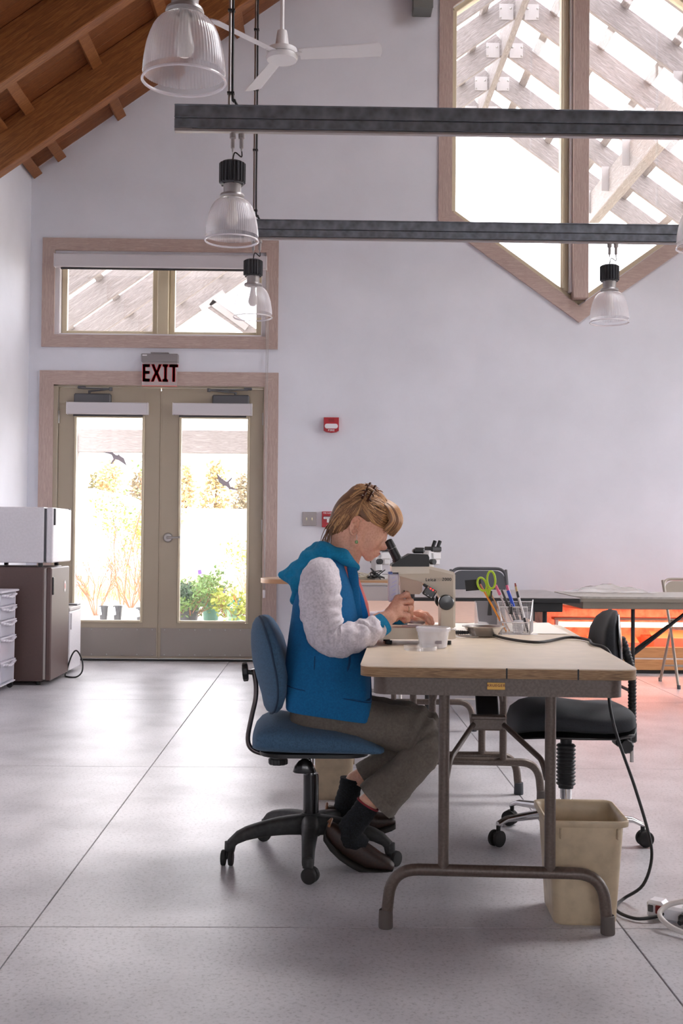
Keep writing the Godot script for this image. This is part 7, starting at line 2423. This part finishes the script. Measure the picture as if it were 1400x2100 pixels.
		limb(ln, [near.call(Vector3(0.121, 0.941, -4.02), s * 0.085), near.call(Vector3(0.132, 0.879, -4.02), s * 0.088), near.call(Vector3(0.142, 0.832, -4.02), s * 0.082), near.call(Vector3(0.148, 0.782, -4.02), s * 0.066)], [0.006, 0.016, 0.019, 0.012], 16, func(_t: float, _a: float) -> float: return 0.0, 0.6)
		part("lining", ln, terry, o)
	# hood lying on the back
	var h := Field.new()
	h.k = 0.03
	for s in [-1.0, 1.0]:
		h.cap(near.call(Vector3(0.116, 0.994, -4.02), s * 0.07), near.call(Vector3(0.074, 1.032, -4.02), s * 0.092), 0.014, 0.022)
		h.cap(near.call(Vector3(0.074, 1.032, -4.02), s * 0.092), near.call(Vector3(0.017, 1.043, -4.02), s * 0.085), 0.022, 0.026)
		h.cap(near.call(Vector3(0.017, 1.043, -4.02), s * 0.085), near.call(Vector3(-0.043, 1.015, -4.02), s * 0.075), 0.026, 0.028)
		h.cap(near.call(Vector3(-0.043, 1.015, -4.02), s * 0.075), near.call(Vector3(-0.11, 0.969, -4.02), s * 0.045), 0.028, 0.014)
		h.cap(near.call(Vector3(0.003, 1.055, -4.02), s * 0.06), near.call(Vector3(-0.01, 1.048, -4.02), 0.0), 0.022, 0.022)
		h.cap(near.call(Vector3(-0.03, 0.998, -4.02), s * 0.09), near.call(Vector3(-0.076, 0.939, -4.02), s * 0.07), 0.022, 0.02)
		h.cap(near.call(Vector3(-0.076, 0.939, -4.02), s * 0.07), near.call(Vector3(-0.089, 0.884, -4.02), s * 0.04), 0.02, 0.013)
		h.cap(near.call(Vector3(0.01, 1.002, -4.02), s * 0.12), near.call(Vector3(-0.053, 0.964, -4.02), s * 0.11), 0.02, 0.02)
	h.cap(Vector3(-0.03, 1.031, -4.02) - P0, Vector3(-0.116, 0.967, -4.02) - P0, 0.03, 0.016)
	h.cap(Vector3(-0.116, 0.967, -4.02) - P0, Vector3(-0.13, 0.965, -4.02) - P0, 0.015, 0.009)
	h.cap(Vector3(-0.071, 0.956, -4.02) - P0, Vector3(-0.089, 0.877, -4.02) - P0, 0.03, 0.014)
	var hm := MB.new()
	h.mesh(hm, 0.006, func(p: Vector3, d: float) -> float: return d - 0.003 * sin(p.x * 60.0 + p.y * 95.0) - 0.003 * nz.get_noise_3d(p.x * 9.0, p.y * 9.0, p.z * 5.0))
	part("hood", hm, teal, o)
	# sleeves
	var wr := func(t: float, a: float) -> float:
		var e := exp(-pow((t - 0.52) * 5.5, 2))
		var w := 0.0085 * e * (absf(sin(t * 34.0 + 1.2 * sin(a + 0.5))) - 0.6) * (0.55 + 0.45 * cos(a - 2.4))
		w += 0.0055 * smoothstep(0.1, 0.3, t) * (1.0 - absf(sin(t * 19.0 - 1.1 * a))) * (0.5 + 0.5 * sin(a + 0.6))
		w += 0.004 * smoothstep(0.6, 0.8, t) * sin(t * 60.0 + 2.0 * a)
		var da := wrapf(a - 4.1, -PI, PI)
		var win := exp(-pow(da / 1.1, 2))
		for q in [[0.445, 0.05, 0.008, 0.009], [0.49, 0.015, 0.008, 0.011], [0.535, -0.02, 0.007, 0.01], [0.585, -0.045, 0.008, 0.008], [0.26, 0.03, 0.014, 0.006], [0.33, -0.02, 0.016, 0.008], [0.39, 0.02, 0.012, 0.007], [0.84, 0.06, 0.01, 0.008]]:
			var dt: float = (t - q[0] - da * q[1]) / q[2]
			w += win * q[3] * (0.55 * exp(-pow(dt - 1.6, 2)) - exp(-dt * dt))
		w += 0.006 * nz.get_noise_2d(t * 3.5, a * 0.3)
		return w
	var sl := MB.new()
	limb(sl, [near.call(Vector3(0.01, 0.989, -3.86), 0.13), near.call(Vector3(-0.001, 0.954, -3.84), 0.172), near.call(Vector3(-0.002, 0.899, -3.83), 0.19), near.call(Vector3(0.005, 0.836, -3.82), 0.2), near.call(Vector3(0.018, 0.784, -3.82), 0.2), near.call(Vector3(0.053, 0.76, -3.82), 0.195), near.call(Vector3(0.104, 0.768, -3.83), 0.185), near.call(Vector3(0.153, 0.785, -3.86), 0.16), near.call(Vector3(0.193, 0.803, -3.88), 0.135)], [0.05, 0.068, 0.07, 0.066, 0.061, 0.056, 0.05, 0.045, 0.036], 44, wr)
	part("sleeve", sl, grey_f, o)
	var cf := MB.new()
	limb(cf, [near.call(Vector3(0.185, 0.798, -3.88), 0.138), near.call(Vector3(0.2, 0.805, -3.89), 0.13), near.call(Vector3(0.213, 0.813, -3.895), 0.124)], [0.037, 0.038, 0.036], 40, func(_t: float, a: float) -> float: return 0.0008 * sin(a * 20.0))
	part("cuff", cf, teal, o)
	var s2 := MB.new()
	limb(s2, [near.call(Vector3(0.054, 0.979, -4.02), -0.13), near.call(Vector3(0.046, 0.94, -4.02), -0.175), near.call(Vector3(0.055, 0.865, -4.02), -0.2), near.call(Vector3(0.076, 0.778, -4.02), -0.21), near.call(Vector3(0.117, 0.755, -4.1), -0.2), near.call(Vector3(0.176, 0.78, -4.1), -0.17), near.call(Vector3(0.239, 0.806, -4.1), -0.12), near.call(Vector3(0.265, 0.813, -4.1), -0.1)], [0.05, 0.066, 0.066, 0.056, 0.052, 0.044, 0.036, 0.034], 36, wr)
	part("sleeve", s2, grey_f, o)
	var c2 := MB.new()
	limb(c2, [near.call(Vector3(0.258, 0.811, -4.1), -0.104), near.call(Vector3(0.275, 0.814, -4.1), -0.094), near.call(Vector3(0.289, 0.82, -4.1), -0.084)], [0.032, 0.033, 0.031], 32, func(_t: float, a: float) -> float: return 0.0008 * sin(a * 20.0))
	part("cuff", c2, teal, o)

func trousers(o: Node3D, P0: Vector3, pants: Material) -> void:
	var nz := FastNoiseLite.new()
	nz.seed = 22
	nz.frequency = 2.0
	var b := MB.new()
	# seat of the trousers
	var f := Field.new()
	f.k = 0.05
	for s in [-1.0, 1.0]:
		f.cap(Vector3(-0.02, 0.494, -4.02) - P0 + Vector3(0, 0, s * 0.065), Vector3(0.109, 0.469, -4.02) - P0 + Vector3(0, 0, s * 0.085), 0.08, 0.078)
	f.cap(Vector3(0.015, 0.531, -4.02) - P0 + Vector3(0, 0, -0.06), Vector3(0.015, 0.531, -4.02) - P0 + Vector3(0, 0, 0.06), 0.08, 0.08)
	f.mesh(b, 0.014)
	part("trouser_seat", b, pants, o)
	var wr := func(t: float, a: float) -> float:
		var k := exp(-pow((t - 0.47) * 8.0, 2))
		return 0.007 * k * sin(t * 90.0 + a) + 0.0035 * sin(a * 2.0 + t * 22.0) + 0.006 * nz.get_noise_2d(t * 5.0, a * 0.5)
	for s in [1.0, -1.0]:
		var lg := MB.new()
		var p: Array
		var r: Array
		if s > 0:
			p = [Vector3(0.057, 0.485, -3.935), Vector3(0.155, 0.474, -3.925), Vector3(0.256, 0.461, -3.915), Vector3(0.33, 0.446, -3.91), Vector3(0.353, 0.414, -3.905), Vector3(0.317, 0.353, -3.9), Vector3(0.256, 0.287, -3.9), Vector3(0.19, 0.222, -3.9)]
			r = [0.076, 0.08, 0.076, 0.066, 0.062, 0.062, 0.064, 0.072]
		else:
			p = [Vector3(0.077, 0.469, -4.105), Vector3(0.179, 0.465, -4.115), Vector3(0.283, 0.453, -4.125), Vector3(0.362, 0.439, -4.13), Vector3(0.377, 0.41, -4.135), Vector3(0.328, 0.362, -4.14), Vector3(0.251, 0.313, -4.145), Vector3(0.164, 0.25, -4.15)]
			r = [0.076, 0.078, 0.072, 0.06, 0.056, 0.054, 0.052, 0.054]
		for k in p.size(): p[k] = p[k] - P0
		limb(lg, p, r, 44, wr, 1.0, false, 8)
		part("trouser_leg", lg, pants, o)
		# turned hem
		var e: Vector3 = p[-1]
		var d: Vector3 = (p[-1] - p[-2]).normalized()
		var hm := MB.new()
		limb(hm, [e - d * 0.03, e - d * 0.014, e + d * 0.004], [r[-1] * 0.99, r[-1] * 1.02, r[-1] * 1.01], 40, func(_t: float, a: float) -> float: return 0.002 * sin(a * 7.0), 1.0, false)
		part("hem", hm, pants, o)

func shoes(o: Node3D, P0: Vector3) -> void:
	var sock := mat(rgb(44, 50, 58), 0.95, 0.0, M.n_grain, Vector3.ONE * 8)
	var leather := mat(rgb(60, 38, 30), 0.55, 0.0, noise_tex(0.05, [[0.0, grey(0.6)], [1.0, grey(1.0)]], 256, FastNoiseLite.TYPE_SIMPLEX, 3, 0.0, 121), Vector3.ONE * 6)
	var sole := mat(rgb(30, 26, 24), 0.7)
	for s in [1.0, -1.0]:
		var zz := -3.9 if s > 0 else -4.155
		var D := Vector3.ZERO
		var turn := 0.0
		var ank := Vector3(0.143, 0.186, -3.9)
		if s < 0: ank = Vector3(0.107, 0.216, -4.155)
		# foot drawn for the near shoe, moved and turned for the far one
		var Q := func(p: Vector3, dz: float) -> Vector3:
			var v := p - Vector3(0.143, 0.186, -3.9)
			if s < 0: v = Basis(Vector3(0, 0, 1), 0.42) * v * 0.96
			return ank + v - P0 + Vector3(0, 0, dz)
		var sk := MB.new()
		limb(sk, [Q.call(Vector3(0.163, 0.21, -3.9), 0), Q.call(Vector3(0.14, 0.175, -3.9), 0), Q.call(Vector3(0.108, 0.133, -3.9), 0), Q.call(Vector3(0.105, 0.101, -3.9), 0), Q.call(Vector3(0.149, 0.069, -3.9), 0)], [0.04, 0.0395, 0.042, 0.046, 0.034], 26, func(t: float, a: float) -> float: return 0.0012 * sin(t * 60.0 + a))
		part("sock", sk, sock, o)
		if s > 0: part("sock_trim", MB.new().tube([Q.call(Vector3(0.164, 0.214, -3.9), 0), Q.call(Vector3(0.161, 0.209, -3.9), 0)], 0.0408, 26), mat(rgb(130, 40, 50), 0.9), o)
		# clog: rings from heel to toe along the tilted foot
		var rings := []
		var so := []
		for q in [[Vector3(0.031, 0.146, -3.9), Vector3(0.023, 0.126, -3.9), 0.02], [Vector3(0.048, 0.152, -3.9), Vector3(0.024, 0.11, -3.9), 0.03], [Vector3(0.076, 0.136, -3.9), Vector3(0.046, 0.078, -3.9), 0.035], [Vector3(0.112, 0.111, -3.9), Vector3(0.077, 0.049, -3.9), 0.036], [Vector3(0.147, 0.095, -3.9), Vector3(0.116, 0.024, -3.9), 0.039], [Vector3(0.18, 0.072, -3.9), Vector3(0.155, 0.006, -3.9), 0.044], [Vector3(0.209, 0.05, -3.9), Vector3(0.193, 0.002, -3.9), 0.046], [Vector3(0.234, 0.037, -3.9), Vector3(0.226, -0.001, -3.9), 0.044], [Vector3(0.247, 0.024, -3.9), Vector3(0.242, -0.001, -3.9), 0.036], [Vector3(0.252, 0.015, -3.9), Vector3(0.248, 0.004, -3.9), 0.02]]:
			var t: Vector3 = Q.call(q[0], 0)
			var b2: Vector3 = Q.call(q[1], 0)
			var r := PackedVector3Array()
			for u in ring(28, 1, 1, 2.6): r.append(t.lerp(b2, 0.5 - u.y * 0.5) + Vector3(0, 0, u.x * q[2]))
			rings.append(r)
			var n := (b2 - t).normalized()
			var r2 := PackedVector3Array()
			for u in ring(28, 1, 1, 4.0): r2.append(b2 + n * (0.006 - u.y * 0.011) + Vector3(0, 0, u.x * (q[2] + 0.004)))
			so.append(r2)
		part("shoe", MB.new().loft(rings), leather, o)
		part("shoe_sole", MB.new().loft(so), sole, o)
		# heel block and back strap
		var hl := MB.new()
		hl.loft([heel_ring(Q, 0.0), heel_ring(Q, 1.0)])
		part("shoe_heel", hl, sole, o)
		part("heel_strap", MB.new().tube([Q.call(Vector3(0.034, 0.146, -3.9), 0.03), Q.call(Vector3(0.043, 0.162, -3.9), 0.0), Q.call(Vector3(0.034, 0.146, -3.9), -0.03)], 0.005, 8), mat(rgb(150, 100, 70), 0.4), o)

func heel_ring(Q: Callable, t: float) -> PackedVector3Array:
	var r := PackedVector3Array()
	var a: Vector3 = Q.call((Vector3(0.024, 0.11, -3.9)).lerp(Vector3(0.02, 0.094, -3.9), t), 0)
	var b: Vector3 = Q.call((Vector3(0.077, 0.049, -3.9)).lerp(Vector3(0.067, 0.037, -3.9), t), 0)
	for u in ring(20, 1, 1, 3.0): r.append(a.lerp(b, 0.5 + u.y * 0.5) + Vector3(0, 0, u.x * 0.036))
	return r
